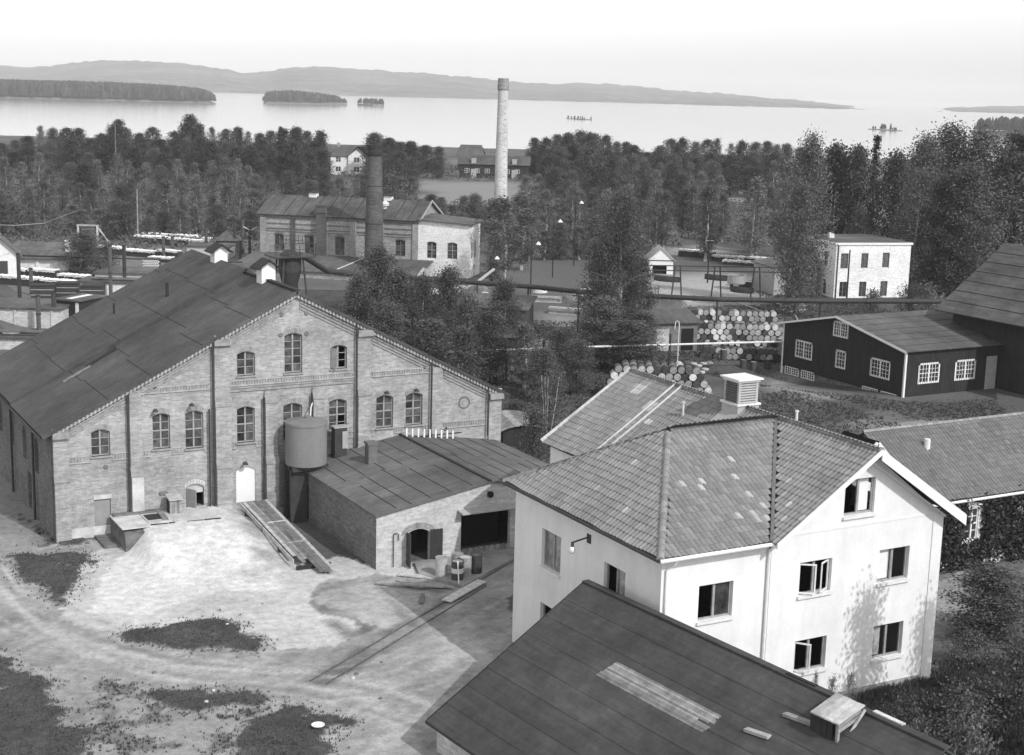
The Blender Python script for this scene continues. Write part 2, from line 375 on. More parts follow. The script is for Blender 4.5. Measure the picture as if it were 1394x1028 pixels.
me.loops.add(gf.size); me.loops.foreach_set('vertex_index', gf.reshape(-1)); me.polygons.add(len(gf))
me.polygons.foreach_set('loop_start', np.arange(0, gf.size, 4)); me.polygons.foreach_set('loop_total', np.full(len(gf), 4))
me.polygons.foreach_set('use_smooth', [True]*len(gf)); me.update(calc_edges=True)
at_ = me.attributes.new('tone', 'FLOAT', 'POINT'); at_.data.foreach_set('value', alb.reshape(-1).astype(np.float32))
m, n, l, p = nt('earth'); a = n.new('ShaderNodeAttribute'); a.attribute_name = 'tone'; c = coords(n, l)
f1 = ramp(n, l, noise(n, l, c, 2.2, 6, .7), .72, 1.28); f2 = ramp(n, l, noise(n, l, c, 14, 4, .7), .8, 1.2)
l.new(mul(n, l, mul(n, l, f1, f2), a.outputs['Fac']), p.inputs['Base Color']); p.inputs['Roughness'].default_value = .95
p.inputs['Specular IOR Level'].default_value = .1; bump(n, l, p, noise(n, l, c, 7, 6, .7), .5, .06)
me.materials.append(m); tag(link('ground', me), kind='structure')
# grass
def blades(name, mask_fn, n_try, box, h, w, lab, seed, mat='grass_blade'):
    r = np.random.default_rng(seed); x = r.uniform(box[0], box[1], n_try); y = r.uniform(box[2], box[3], n_try)
    k = mask_fn(x, y); x = x[k]; y = y[k]; jt = r.normal(0, .42, (2, len(x)))*(r.random(len(x)) < .5); x = x+jt[0]; y = y+jt[1]; z = ground_h(x, y)+.02; n_ = len(x)
    vs = np.zeros((n_, 3, 3, 3)); tone = np.repeat(r.uniform(.6, 1.5, n_), 9)
    for q in range(3):
        a = r.uniform(0, 6.28, n_); hh = h*r.uniform(.5, 1.2, n_); ox = r.normal(0, w*.7, n_); oy = r.normal(0, w*.7, n_)
        lx = r.normal(0, h*.35, n_); ly = r.normal(0, h*.35, n_)
        vs[:, q, 0] = np.stack([x+ox-np.cos(a)*w/2, y+oy-np.sin(a)*w/2, z-.03], 1)
        vs[:, q, 1] = np.stack([x+ox+np.cos(a)*w/2, y+oy+np.sin(a)*w/2, z-.03], 1)
        vs[:, q, 2] = np.stack([x+ox+lx, y+oy+ly, z+hh], 1)
    v = vs.reshape(-1, 3); f = np.arange(len(v)).reshape(-1, 3)
    m_ = bpy.data.meshes.new(name); m_.from_pydata(v.tolist(), [], f.tolist())
    at = m_.attributes.new('tone', 'FLOAT', 'POINT'); at.data.foreach_set('value', tone.astype(np.float32))
    m_.materials.append(MAT[mat]); o = link(name, m_); tag(o, lab, 'grass', kind='stuff'); return o
def pm(polys):
    def fn(x, y):
        xx = x+1.3*(fbm(x, y, 1.6, 21)-.5)+.8*(fbm(x, y, .5, 31)-.5); yy = y+1.3*(fbm(x, y, 1.6, 22)-.5)+.8*(fbm(x, y, .5, 32)-.5)
        k = np.zeros(x.shape, bool)
        for P in polys: k |= inpoly(xx, yy, P)
        return k
    return fn
blades('grass', pm(GRASS), 110000, (8, 28, 36, 76), .085, .05, 'dark grass growing in patches on the sandy yard', 1)
blades('grass', lambda x, y: pm(SCRUB)(x, y) & (fbm(x, y, .8, 63) > .58), 14000, (10, 24, 36, 56), .08, .05, 'sparse weeds scattered over the bare earth at the bottom left', 2)
blades('grass', pm(MEADOW[:1]), 60000, (34, 60, 20, 46), .28, .08, 'tall dark grass in front of the white house', 3)
blades('grass', lambda x, y: pm(MEADOW[1:7])(x, y) & ~((x > 81.5) & (y > 84) & (y < 100)), 110000, (40, 115, 55, 150), .1, .09, 'rough dark meadow grass between the sheds and the drum stacks', 4)
# lake
def sheet(name, x0, x1, y0, y1, z, mat, kind='structure'):
    return tag(MB().poly([(x0, y0, z), (x1, y0, z), (x1, y1, z), (x0, y1, z)]).build(name, mat), kind=kind)
m, n, l, p = nt('lake_water'); p.inputs['Base Color'].default_value = (.25, .25, .25, 1); p.inputs['Roughness'].default_value = .12
p.inputs['IOR'].default_value = 1.33; p.inputs['Specular IOR Level'].default_value = .5
c = coords(n, l, (1, 1, 1)); bump(n, l, p, noise(n, l, c, .05, 5, .6), .06, 1.0); MAT['lake_water'] = m
LAKE_Z = -6.0
sheet('lake', -3500, 9500, 380, 9500, LAKE_Z, MAT['lake_water'])
# far hills across the lake
CREST = [(-700,112),(-300,100),(12,89),(33,92),(70,90),(114,84),(141,82),(190,83),(253,86.5),(290,92),(329,98.5),(350,99.5),(375,95),(400,91),(426,90.3),(502,95),(590,100.5),(676,108.5),(690,111),(728,113),(756,115.5),(786,112.6),(829,114),(867,118),(918,123),(993,128),(1040,133),(1100,137.5),(1150,143),(1195,149),(1230,151),(1260,149),(1300,146.5),(1357,144.7),(1500,143),(1900,150)]
SHORE = [(-700,108),(13,118),(300,126.5),(690,136),(868,141),(1040,146),(1180,150.5),(1357,154.5),(1900,168)]
def lin(P, x): return float(np.interp(x, [q[0] for q in P], [q[1] for q in P]))
hv = []; cols_ = list(np.arange(-700, 1900, 6.)); rows_ = 9
for k, x in enumerate(cols_):
    s0 = gp(x, lin(SHORE, x), LAKE_Z); d0 = np.hypot(s0[0], s0[1]); ys, yc = lin(SHORE, x), lin(CREST, x)
    for j in range(rows_):
        t = j/(rows_-2); d = d0*(1+.45*t); y = ys+(yc-ys)*min(t, 1)**.8
        P = EYE+ray(x, y)/np.hypot(*ray(x, y)[:2])*d
        zz = P[2] if j < rows_-1 else -40.
        if 0 < j < rows_-1: zz += 9*(vnoise(np.array(k*1.0), np.array(j*3.), 1.3, 5)-.5)*min(1, (ys-yc)/15)
        hv.append((P[0], P[1], zz if j else LAKE_Z-3))
hm = bpy.data.meshes.new('hills'); hm.from_pydata(hv, [], [(k*rows_+j, (k+1)*rows_+j, (k+1)*rows_+j+1, k*rows_+j+1) for k in range(len(cols_)-1) for j in range(rows_-1)])
hm.polygons.foreach_set('use_smooth', [True]*len(hm.polygons)); hm.materials.append(plain('hill_forest', .12, .95, .5, .004, fine=.03, finev=.4))
tag(link('hills', hm), kind='structure')
# wooded islands: a low bank (terrain) and a wood that reads as one mass
tree_stuff = leaf('far_leaf', .032, .2)
def island(outline_px, top_px, depth_w, seed, lab, bank=2.0, th=1.0, n_=500, low=.72):
    """outline_px: left and right end on the waterline"""
    (xl, yl), (xr, yr) = outline_px; a = gp(xl, yl, LAKE_Z); b = gp(xr, yr, LAKE_Z)
    ax = (b-a)[:2]; L = np.hypot(*ax); ax = ax/L; nx = np.array([-ax[1], ax[0]])
    if nx@a[:2] < 0: nx = -nx
    mb = MB(); k = 40; ring = []
    for i in range(k):
        th_ = 2*math.pi*i/k; s = (1-math.cos(th_))/2; e = abs(math.sin(th_))**.6
        off = (depth_w*e if math.sin(th_) > 0 else 0); ring.append((a[:2]+ax*L*s+nx*off))
    c = np.mean(ring, 0)
    lo = [(q[0], q[1], LAKE_Z-1) for q in ring]; hi = [tuple(c+(q-c)*.96)+(LAKE_Z+bank,) for q in ring]
    for i in range(k): mb.poly([lo[i], lo[(i+1) % k], hi[(i+1) % k], hi[i]])
    mb.poly(hi); tag(mb.build('island', MAT['dark_moulding']), kind='structure')
    r = random.Random(seed); vs = []; fs = []; tn = []
    ring_np = [tuple(q) for q in ring]
    cnt = 0
    while cnt < n_:
        s = r.random(); q = r.random()**1.4*depth_w*.95
        P = a[:2]+ax*L*s+nx*(q+1)
        if not inpoly(np.array([P[0]]), np.array([P[1]]), ring_np)[0]: continue
        cnt += 1
        xpx = xl+(xr-xl)*s; ytop = lin(top_px, xpx); dist = np.hypot(*P)
        top = EYE[2]+(ray(xpx, ytop)/np.hypot(*ray(xpx, ytop)[:2])*dist)[2]
        h = max(3., (top-LAKE_Z-bank))*(low+(1-low)*r.random()**.6)*th; rad = h*r.uniform(.13, .24)
        z0 = LAKE_Z+bank; t_ = r.uniform(.6, 1.3)
        rnd = r.random() < .55; rad *= 1.5 if rnd else 1.0
        rings = ([(.1, .75), (.45, 1.0), (.78, .7)] if rnd else [(.08, 1.0), (.4, .72), (.7, .4)]); b0 = len(vs); m_ = 6
        for zf, wf in rings:
            for j in range(m_): an = 6.283*j/m_+r.random()*.6; vs.append((P[0]+math.cos(an)*rad*wf*r.uniform(.6, 1.3), P[1]+math.sin(an)*rad*wf*r.uniform(.6, 1.3), z0+h*zf*r.uniform(.9, 1.1))); tn.append(t_*r.uniform(.7, 1.3))
        vs.append((P[0], P[1], z0+h)); tn.append(t_)
        for q_ in range(2):
            for j in range(m_): fs.append((b0+q_*m_+j, b0+q_*m_+(j+1) % m_, b0+(q_+1)*m_+(j+1) % m_, b0+(q_+1)*m_+j))
        for j in range(m_): fs.append((b0+2*m_+j, b0+2*m_+(j+1) % m_, b0+3*m_))
    m2 = bpy.data.meshes.new('island_wood'); m2.from_pydata(vs, [], fs); m2.materials.append(tree_stuff)
    at = m2.attributes.new('tone', 'FLOAT', 'POINT'); at.data.foreach_set('value', tn)
    tag(link('island_wood', m2), lab, 'wood', kind='stuff')
island([(-220,128),(293,140.5)], [(-300,100),(13,107),(100,109),(200,113),(250,117),(276,120),(288,128),(293,136)], 260, 1, 'dark spruce wood covering the long island on the left of the lake', n_=2600)
island([(361,140.5),(474,143)], [(361,134),(368,125),(385,122),(410,122.5),(440,126),(462,130),(474,136)], 90, 2, 'dark wood covering the small rounded island in mid lake', n_=520)
island([(486,143),(508,144.5)], [(486,136),(490,132.5),(505,133),(508,140)], 24, 3, 'tiny clump of trees on the islet beside the rounded island', n_=60)
island([(770,161.5),(796,163.5)], [(770,162),(777,160.5),(781,156),(786,155.5),(790,160),(796,163)], 14, 4, 'few small trees on the rocky islet right of the white chimney', n_=14, bank=.5)
island([(1181,176),(1220,178.5)], [(1181,176),(1189,174.5),(1192,167),(1200,166),(1204,174),(1220,178)], 14, 5, 'round clump of trees on the islet at the right of the lake', n_=18, bank=.5, low=.8)
island([(1316,180),(1640,196)], [(1316,172),(1322,162),(1345,158),(1357,157),(1500,158),(1640,176)], 120, 6, 'hazy leafy wood on the headland at the right edge of the lake', n_=500)
# air
hz = bpy.data.materials.new('haze'); hz.use_nodes = True; hz.node_tree.nodes.remove(hz.node_tree.nodes['Principled BSDF'])
pv = hz.node_tree.nodes.new('ShaderNodeVolumePrincipled'); pv.inputs['Color'].default_value = (.97, .97, .97, 1)
pv.inputs['Density'].default_value = .00012; pv.inputs['Anisotropy'].default_value = -0.1
hz.node_tree.links.new(pv.outputs[0], hz.node_tree.nodes['Material Output'].inputs['Volume'])
HAZE = True
if HAZE: tag(MB().box(-4200, 10200, -700, 10400, -45, 150).build('haze', hz), 'thin pale haze in the air over the lake and hills', 'haze', kind='stuff')

# ------------------------------------------------------------------ building helpers
def archpoly(u0, u1, v0, v1, rise, n=8):
    p = [(u0, v0), (u1, v0)]
    if rise <= 0: return p+[(u1, v1), (u0, v1)]
    for i in range(n+1):
        t = 1-2*i/n; p.append(((u0+u1)/2+t*(u1-u0)/2, v1-rise*t*t))
    return p
def wall(T, loc, rz, outer, holes, mat, reveal=.22, name='wall', rmat=None):
    """wall with real openings; local x along the wall, z up, outside is local -y"""
    mb = MB(); loops = [[Vector((u, v, 0)) for u, v in outer]]+[[Vector((u, v, 0)) for u, v in h] for h in holes]
    flat = [q for L_ in loops for q in L_]; base = len(mb.v); mb.v += [(q.x, 0, q.y) for q in flat]
    for t in tessellate_polygon(loops):
        a, b, c = (flat[i] for i in t)
        if (b-a).cross(c-a).z < 0: t = (t[0], t[2], t[1])
        mb.f.append(tuple(base+i for i in t)); mb.m.append(0)
    mb.cur = 1 if rmat else 0
    for h in holes:
        k = len(h)
        for i in range(k):
            (u1, v1), (u2, v2) = h[i], h[(i+1) % k]
            mb.poly([(u1, 0, v1), (u1, reveal, v1), (u2, reveal, v2), (u2, 0, v2)])
    off = org_of(T); me = mb.mesh(name, [mat]+([rmat] if rmat else []))
    return link(name, me, T, tuple(Vector(loc)-off), rz)
PANES = {}
def window(T, loc, rz, w, h, rise=0, cols=2, rows=4, frame='frame_paint', skip=(), recess=.14, gl='glass', split=True,
           sill=None, ring=None, bw=.06, gb=.032, mull=.085, name='window'):
    """frame with glazing bars; panes are sub-parts. loc = middle of the sill line on the wall face"""
    mb = MB(); r0, r1 = recess, recess+.07
    top = lambda u: h-rise*(2*u/w)**2
    mb.box(-w/2, w/2, r0, r1, 0, bw); 
    for s in (-1, 1): mb.box(min(s*w/2, s*(w/2-bw)), max(s*w/2, s*(w/2-bw)), r0, r1, bw, top(w/2))
    N = 6 if rise else 1
    for i in range(N):
        u0, u1 = -w/2+w*i/N, -w/2+w*(i+1)/N
        mb.hexa([(u0, r0, top(u0)-bw), (u1, r0, top(u1)-bw), (u1, r1, top(u1)-bw), (u0, r1, top(u0)-bw), (u0, r0, top(u0)), (u1, r0, top(u1)), (u1, r1, top(u1)), (u0, r1, top(u0))])
    us = [-w/2+bw]; cw = (w-2*bw)/cols
    for c in range(1, cols):
        u = -w/2+bw+cw*c; q = (mull if (cols == 2 or c*2 == cols) else gb)/2; mb.box(u-q, u+q, r0-.004, r1, bw, top(u)-bw); us.append(u)
    us.append(w/2-bw); hr = (h-2*bw)/rows
    for r in range(1, rows):
        z = bw+hr*r; q = (gb if not (rows == 4 and r == 2) else .07)/2
        mb.box(-w/2+bw, w/2-bw, r0+.012, r1-.008, z-q, z+q)
    if split:
        f = link(name, mb.mesh(name, MAT[frame]), T, tuple(Vector(loc)-org_of(T)), rz)
        for c in range(cols):
            for r in range(rows):
                if (c, r) in skip: continue
                u0, u1 = us[c], us[c+1]; z0, z1 = bw+hr*r, bw+hr*(r+1)
                key = (round(u0, 3), round(u1, 3), round(z0, 3), round(z1, 3), round(rise, 2), round(recess, 3), gl, r == rows-1)
                if key not in PANES:
                    P = MB(); yy = (r0+r1)/2+.008
                    if r == rows-1 and rise:
                        um = (u0+u1)/2; P.poly([(u0, yy, z0), (u1, yy, z0), (u1, yy, top(u1)-bw*.6), (um, yy, top(um)-bw*.6), (u0, yy, top(u0)-bw*.6)])
                    else: P.poly([(u0, yy, z0), (u1, yy, z0), (u1, yy, z1), (u0, yy, z1)])
                    PANES[key] = P.mesh('pane', MAT[gl])
                link('pane', PANES[key], f)
    else:
        f = link(name, mb.mesh(name, MAT[frame]), T, tuple(Vector(loc)-org_of(T)), rz); P = MB(); yy = (r0+r1)/2+.008
        key = ('g', round(w, 2), round(h, 2), rise, gl)
        if key not in PANES: PANES[key] = P.poly([(u, yy, z) for u, z in archpoly(-w/2+bw/2, w/2-bw/2, bw/2, h-bw/2, rise, 4)]).mesh('pane', MAT[gl])
        link('pane', PANES[key], f)
    if sill:
        link('sill', MB().box(-w/2-.07, w/2+.07, -.09, recess, -.09, 0).mesh('sill', MAT[sill]), f)
    if ring:
        mb = MB(); n_ = 9; th = .27
        for i in range(n_):
            q = []
            for t in (i/n_+.006, (i+1)/n_-.006):
                u = -w/2+w*t; q.append((u, top(u)+.01)); q.append((u*1.18, top(u)+th-.03*abs(2*u/w)))
            (a, b), (c_, d_) = (q[0], q[1]), (q[2], q[3])
            mb.hexa([(a[0], -.018, a[1]), (c_[0], -.018, c_[1]), (c_[0], .05, c_[1]), (a[0], .05, a[1]), (b[0], -.018, b[1]), (d_[0], -.018, d_[1]), (d_[0], .05, d_[1]), (b[0], .05, b[1])])
        link('brick_arch', mb.mesh('brick_arch', MAT[ring]), f)
    return f
def slab(mb, quad, t):
    """thick slab under a quad (points listed counter-clockwise from above)"""
    q = [Vector(p) for p in quad]; n = (q[1]-q[0]).cross(q[2]-q[0]).normalized(); lo = [p-n*t for p in q]
    mb.hexa(lo+q); return n
def local(mb, name, mat, T, loc, rz=0):
    return link(name, mb.mesh(name, MAT[mat]), T, tuple(Vector(loc)-org_of(T)), rz)
def downpipe(T, x, y, z0, z1, mat='iron', r=.05, name='downpipe'):
    return MB().tube([(x, y, z0), (x, y, z1)], r, 6).build(name, MAT[mat], T)

# ------------------------------------------------------------------ the gabled brick factory
fx, fy, fw = 27.68, 73.73, 12.6
FT = thing('brick_factory', 'large gabled brick factory with arched windows and long dark tar paper roof', 'factory', (14.9, 73.73, 0))
zl = lambda x: 12.18-.505*abs(x-fx)
FW = [  # left, right, sill, top, rows, open cells
 (16.79,17.75,4.2,5.58,3,()), (19.92,20.84,4.28,6.15,4,()), (21.63,22.6,4.14,6.15,4,()), (24.41,25.4,4.2,6.15,4,()), (26.98,28.05,4.15,6.12,4,()),
 (29.61,30.64,4.34,6.14,4,((1,0),(1,1))), (32.4,33.42,4.3,6.14,4,()), (34.19,35.22,4.3,6.14,4,()), (24.44,25.43,7.8,9.1,3,()), (27.06,28.07,7.77,9.93,5,()), (29.67,30.64,7.82,9.12,3,((1,0),(1,1),(1,2)))]
holes = [archpoly(a-14.9, b-14.9, c, d, .16) for a, b, c, d, *_ in FW]
holes += [archpoly(1.98, 2.80, 0.0, 1.95, 0), archpoly(21.62-14.9, 22.58-14.9, .55, 2.2, .18), archpoly(24.34-14.9, 25.4-14.9, .94, 2.86, .2)]
outer = [(0, -.6), (25.3, -.6), (25.3, zl(40.2)-.05), (fx-14.9, 12.13), (0, zl(14.9)-.05)]
wall(FT, (14.9, fy, 0), 0, outer, holes, MAT['factory_brick'], .24)
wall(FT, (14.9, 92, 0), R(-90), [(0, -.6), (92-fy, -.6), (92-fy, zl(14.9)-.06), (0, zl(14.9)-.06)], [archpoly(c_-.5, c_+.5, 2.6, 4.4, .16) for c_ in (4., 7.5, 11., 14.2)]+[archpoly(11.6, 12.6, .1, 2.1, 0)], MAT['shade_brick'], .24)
wall(FT, (40.2, fy, 0), R(90), [(0, -.6), (92-fy, -.6), (92-fy, zl(40.2)-.06), (0, zl(40.2)-.06)], [], MAT['factory_brick'])
wall(FT, (40.2, 92, 0), R(180), outer, [], MAT['factory_brick'])
for a, b, c, d, rows, op in FW:
    window(FT, ((a+b)/2, fy, c), 0, b-a, d-c, .16, 2, rows, 'frame_paint', op, ring='moulding_brick', sill='stone_cap')
for c_ in (4., 7.5, 11., 14.2): window(FT, (14.9, 92-c_, 2.6), R(-90), 1.0, 1.8, .16, 2, 4, 'dark_frame', ring='dark_moulding')
# open casement of the top right window
local(MB().box(0, .44, -.02, .02, 0, 1.12), 'casement', 'frame_paint', FT, (29.70, fy+.1, 7.86), R(-62))
# doors
MB().box(16.9, 17.68, fy+.08, fy+.14, -.02, 1.93).build('door', MAT['door_grey'], FT)
mb = MB(); mb.box(16.84, 17.75, fy-.05, fy+.1, 1.95, 2.16); mb.build('lintel', MAT['lime_patch'], FT)
d_ = MB(); [d_.box(i*.16, i*.16+.15, -.03, .03, 0, 1.5) for i in range(4)]; d_.box(0, .62, .03, .05, .2, .32); d_.box(0, .62, .03, .05, 1.1, 1.22)
do = local(d_, 'door', 'door_grey', FT, (21.66, fy+.02, .52), R(-58)); do['label'] = 'open plank door leaf'
MB().poly([(u+0, fy+.1, v) for u, v in archpoly(21.64, 22.56, 1.72, 2.18, .18)]).build('tympanum', MAT['lime_patch'], FT)
mb = MB()
for i in range(7):
    t0, t1 = i/7, (i+1)/7; x0, x1 = 21.55+1.1*t0, 21.55+1.1*t1; tp = lambda x: 2.24-.2*((x-22.1)/.55)**2
    mb.hexa([(x0, fy-.02, tp(x0)), (x1-.02, fy-.02, tp(x1)), (x1-.02, fy+.05, tp(x1)), (x0, fy+.05, tp(x0)), (x0, fy-.02, tp(x0)+.25), (x1-.02, fy-.02, tp(x1)+.25), (x1-.02, fy+.05, tp(x1)+.25), (x0, fy+.05, tp(x0)+.25)])
mb.build('brick_arch', MAT['lime_patch'], FT)
MB().poly([(u, fy+.06, v) for u, v in archpoly(24.34, 25.4, .94, 2.86, .2)]).build('bricked_up_door', MAT['plaster'], FT)['label'] = 'whitewashed blocked arched doorway'
mb = MB(); 
for i in range(9):
    x0 = 19.95+i*.15; tp = 3.05-.25*((x0+.07-20.6)/.68)**2; mb.box(x0, x0+.12, fy-.02, fy+.02, tp, tp+.22)
mb.build('brick_arch', MAT['moulding_brick'], FT)
mb = MB(); n_ = 20
for i in range(n_):
    a, b = 2*math.pi*i/n_, 2*math.pi*(i+.85)/n_; q = []
    for r_ in (.29, .37): q += [(37.85+r_*math.cos(a), 5.33+r_*math.sin(a)), (37.85+r_*math.cos(b), 5.33+r_*math.sin(b))]
    mb.hexa([(q[0][0], fy-.03, q[0][1]), (q[1][0], fy-.03, q[1][1]), (q[1][0], fy+.02, q[1][1]), (q[0][0], fy+.02, q[0][1]), (q[2][0], fy-.03, q[2][1]), (q[3][0], fy-.03, q[3][1]), (q[3][0], fy+.02, q[3][1]), (q[2][0], fy+.02, q[2][1])])
mb.build('round_brick_ornament', MAT['dark_moulding'], FT)
# pilasters: (left, right, z of stone caps, top)
for a, b, caps, up in [(14.9, 15.66, (3.5,), zl(15.6)-.3), (18.74, 19.34, (3.4,), zl(19)-.35), (23.2, 24.05, (3.42, 6.7), zl(24)-.3), (25.92, 26.6, (3.4, 6.7), 6.9),
                       (28.62, 29.26, (3.4, 6.72), 6.9), (31.23, 31.99, (3.4, 6.68), zl(31.9)-.3), (35.77, 36.4, (), zl(36.3)-.3), (39.42, 40.22, (), 6.0)]:
    mb = MB(); zz = [-.6]+list(caps)+[up]
    for i in range(len(zz)-1):
        t = .12+.13*(len(zz)-2-i); mb.box(a-.0, b, fy-t, fy+.01, zz[i], zz[i+1]-(.0 if i == len(zz)-2 else .16))
    p_ = mb.build('pilaster', MAT['factory_brick'], FT)
    for i, z in enumerate(caps):
        t = .12+.13*(len(zz)-2-i)
        MB().hexa([(a-.03, fy-t-.05, z-.42), (b+.03, fy-t-.05, z-.42), (b+.03, fy-.04, z-.42), (a-.03, fy-.04, z-.42), (a-.03, fy-t+.06, z-.02), (b+.03, fy-t+.06, z-.02), (b+.03, fy-.04, z+.06), (a-.03, fy-.04, z+.06)]).build('stone_cap', MAT['stone_cap'], p_)
for x, z0, z1 in [(23.08, .3, 9.8), (18.62, .6, 7.3), (25.83, .6, 6.6), (28.53, 2.8, 6.6), (31.12, 3.2, 10.3), (35.67, 3.6, 7.8), (39.3, 3.3, 6.2), (22.86, .3, 6.2), (15.72-.9, -.1, 5.4)]: downpipe(FT, x, fy-.2, z0, z1)
# string courses with a row of upright bricks between pilasters
def course(x0, x1, z, h=.3, teeth=True, tmat='band_brick'):
    mb = MB(); mb.box(x0, x1, fy-.05, fy, z+h, z+h+.07); mb.box(x0, x1, fy-.06, fy, z-.07, z); mb.build('string_course', MAT[tmat], FT)
    if teeth:
        t = MB(); k = int((x1-x0)/.15)
        for i in range(k): t.box(x0+i*.15, x0+i*.15+.085, fy-.035, fy, z, z+h)
        o = t.build('upright_brick_row', MAT['moulding_brick'], FT); o['kind'] = 'stuff'
for a, b in [(15.66,16.7),(17.84,18.62),(19.34,19.84),(20.92,21.56),(22.66,22.8),(24.05,24.36),(25.45,25.8),(26.62,26.9),(28.12,28.5),(29.28,29.55),(30.7,31.1),(31.99,32.35),(33.47,34.14),(35.27,35.65),(36.4,39.3)]: course(a, b, 3.98, .26)
for a, b in [(19.34,22.98),(24.05,31.1),(31.99,35.65)]: course(a, b, 7.28 if a != 24.05 else 7.34, .2)
mb = MB(); mb.box(24.05, 31.1, fy-.07, fy, 6.98, 7.06); mb.box(24.05, 31.1, fy-.05, fy, 7.14, 7.2); mb.build('string_course', MAT['moulding_brick'], FT)
for a, b, c in ((14.86, 18.6, .55), (24.0, 26, .4), (26.7, 31, .4)): MB().box(a, b, fy-.1, fy, -.6, c).build('plinth', MAT['lime_patch'], FT)
MB().box(18.76, 19.36, fy-.27, fy-.245, .7, 2.95).build('lime_wash', MAT['lime_patch'], FT); MB().box(23.25, 24.02, fy-.4, fy-.38, -.3, .95).build('lime_wash', MAT['lime_patch'], FT)
# raking cornice: corbel bands and dentils under the verge
dent = MB()
for s, x0, x1 in [(-1, 14.9, fx), (1, fx, 40.25)]:
    for j, (dz, hh, pr_) in enumerate([(.02, .12, .26), (.16, .16, .16), (.42, .09, .07), (.60, .09, .06), (.78, .08, .05)]):
        mb = MB(); segs_ = [(x0, x1)] if j < 2 else ([(15.7, 18.6), (19.4, 23.1), (24.1, 27.5)] if s < 0 else [(27.9, 31.1), (32.1, 35.65), (36.5, 39.3)])
        for a, b in segs_:
            mb.hexa([(a, fy-pr_, zl(a)-dz-hh), (b, fy-pr_, zl(b)-dz-hh), (b, fy+.02, zl(b)-dz-hh), (a, fy+.02, zl(a)-dz-hh), (a, fy-pr_, zl(a)-dz), (b, fy-pr_, zl(b)-dz), (b, fy+.02, zl(b)-dz), (a, fy+.02, zl(a)-dz)])
        mb.build('cornice_band', MAT['band_brick' if j < 1 else 'moulding_brick'], FT)
    k = int(abs(x1-x0)/.2)
    for i in range(k):
        x = x0+.05+i*.2; dent.hexa([(x, fy-.22, zl(x)-.33), (x+.1, fy-.22, zl(x+.1)-.33), (x+.1, fy, zl(x+.1)-.33), (x, fy, zl(x)-.33), (x, fy-.22, zl(x)-.16), (x+.1, fy-.22, zl(x+.1)-.16), (x+.1, fy, zl(x+.1)-.16), (x, fy, zl(x)-.16)])
dent.build('dentil_course', MAT['band_brick'], FT)['kind'] = 'stuff'
for x0, x1 in [(23.16, 24.1), (31.2, 32.1), (39.4, 40.28), (14.86, 15.7)]:
    xm = (x0+x1)/2; MB().box(x0, x1, fy-.3, fy+.2, zl(xm)-.62, zl(xm)-.28).build('kneeler', MAT['stone_cap'], FT)
# roof: felt sheets up the slope, a raised break two thirds along
def froof(side):
    par = None
    for k, (y0, y1, lift) in enumerate([(fy-.3, 81.75, 0), (81.75, 92.3, .2)]):
        mb = MB(); xe = 14.35 if side < 0 else 40.7
        A = (xe, y0, zl(xe)+.04+lift*.6); B = (xe, y1, zl(xe)+.04+lift*.6); Cc = (fx, y1, 12.22+lift); D_ = (fx, y0, 12.22+lift)
        slab(mb, [A, D_, Cc, B] if side < 0 else [A, B, Cc, D_], .14+lift)
        o = mb.build('roof', MAT['factory_tar'], FT)
        sm_ = MB(); r_ = random.Random(3+k+side)
        for i in range(1, 5):
            t = i/5+.02; x = xe+(fx-xe)*t; y = y0
            while y < y1-.3:
                L_ = r_.uniform(3.2, 5.5); ye = min(y1-.05, y+L_); xx = x+r_.uniform(-.4, .4); z = zl(xx)+.05+lift*(.6+.4*t)
                sm_.hexa([(xx-.02, y, z-.02), (xx+.02, y, z-.02), (xx+.02, ye, z-.02), (xx-.02, ye, z-.02), (xx-.02, y, z+.004), (xx+.02, y, z+.004), (xx+.02, ye, z+.004), (xx-.02, ye, z+.004)]); y = ye+r_.uniform(0., .2)
        sm_.build('roof_seam', MAT['seam'], o)
froof(-1); froof(1)
MB().bar((fx, fy-.3, 12.26), (fx, 81.7, 12.26), .3, .06).build('ridge_cap', MAT['seam'], FT)
for yy in (78.3, 86.7):                                # little white louvred ridge ventilators
    w_ = .40; zb = 11.9; mb = MB(); mb.box(fx-w_, fx+w_, yy-.42, yy+.42, zb, 13.0); mb.poly([(fx-w_, yy-.42, 13.0), (fx+w_, yy-.42, 13.0), (fx, yy-.42, 13.32)])
    v_ = mb.build('roof_ventilator', MAT['plaster'], FT); v_['label'] = 'white roof ventilator with small dark gabled cap'
    rf = MB(); 
    for s in (-1, 1): slab(rf, [(fx+s*.72, yy-.68, 12.88), (fx, yy-.68, 13.38), (fx, yy+.68, 13.38), (fx+s*.72, yy+.68, 12.88)][::(1 if s < 0 else -1)], .07)
    rf.build('ventilator_roof', MAT['seam'], v_)
MB().bar((19.9, 80.9, zl(19.9)+.12), (18.2, 80.6, zl(18.2)+.12), .12).build('roof_plank', MAT['seam'], FT); MB().bar((18.4, 80.4, zl(18.4)+.09), (16.9, 80.3, zl(16.9)+.09), .1).build('roof_plank', MAT['old_wood'], FT)
MB().tube([(24.0, 85.0, 10.2), (24.0, 85.0, 11.35)], .1, 8).build('vent_pipe', MAT['seam'], FT); MB().tube([(21.5, 87.5, 9), (21.5, 87.5, 9.9)], .06, 6).build('vent_pipe', MAT['seam'], FT)
for x, z in [(20.0, 6.35), (21.9, 6.5), (24.75, 3.1), (32.9, 6.3), (34.7, 6.3)]:       # wall lamps
    L_ = MB().bar((x, fy, z), (x, fy-.35, z+.1), .05).tube([(x, fy-.35, z+.14), (x, fy-.35, z-.02)], .05, 8, r2=.16).build('wall_lamp', MAT['iron'], FT)
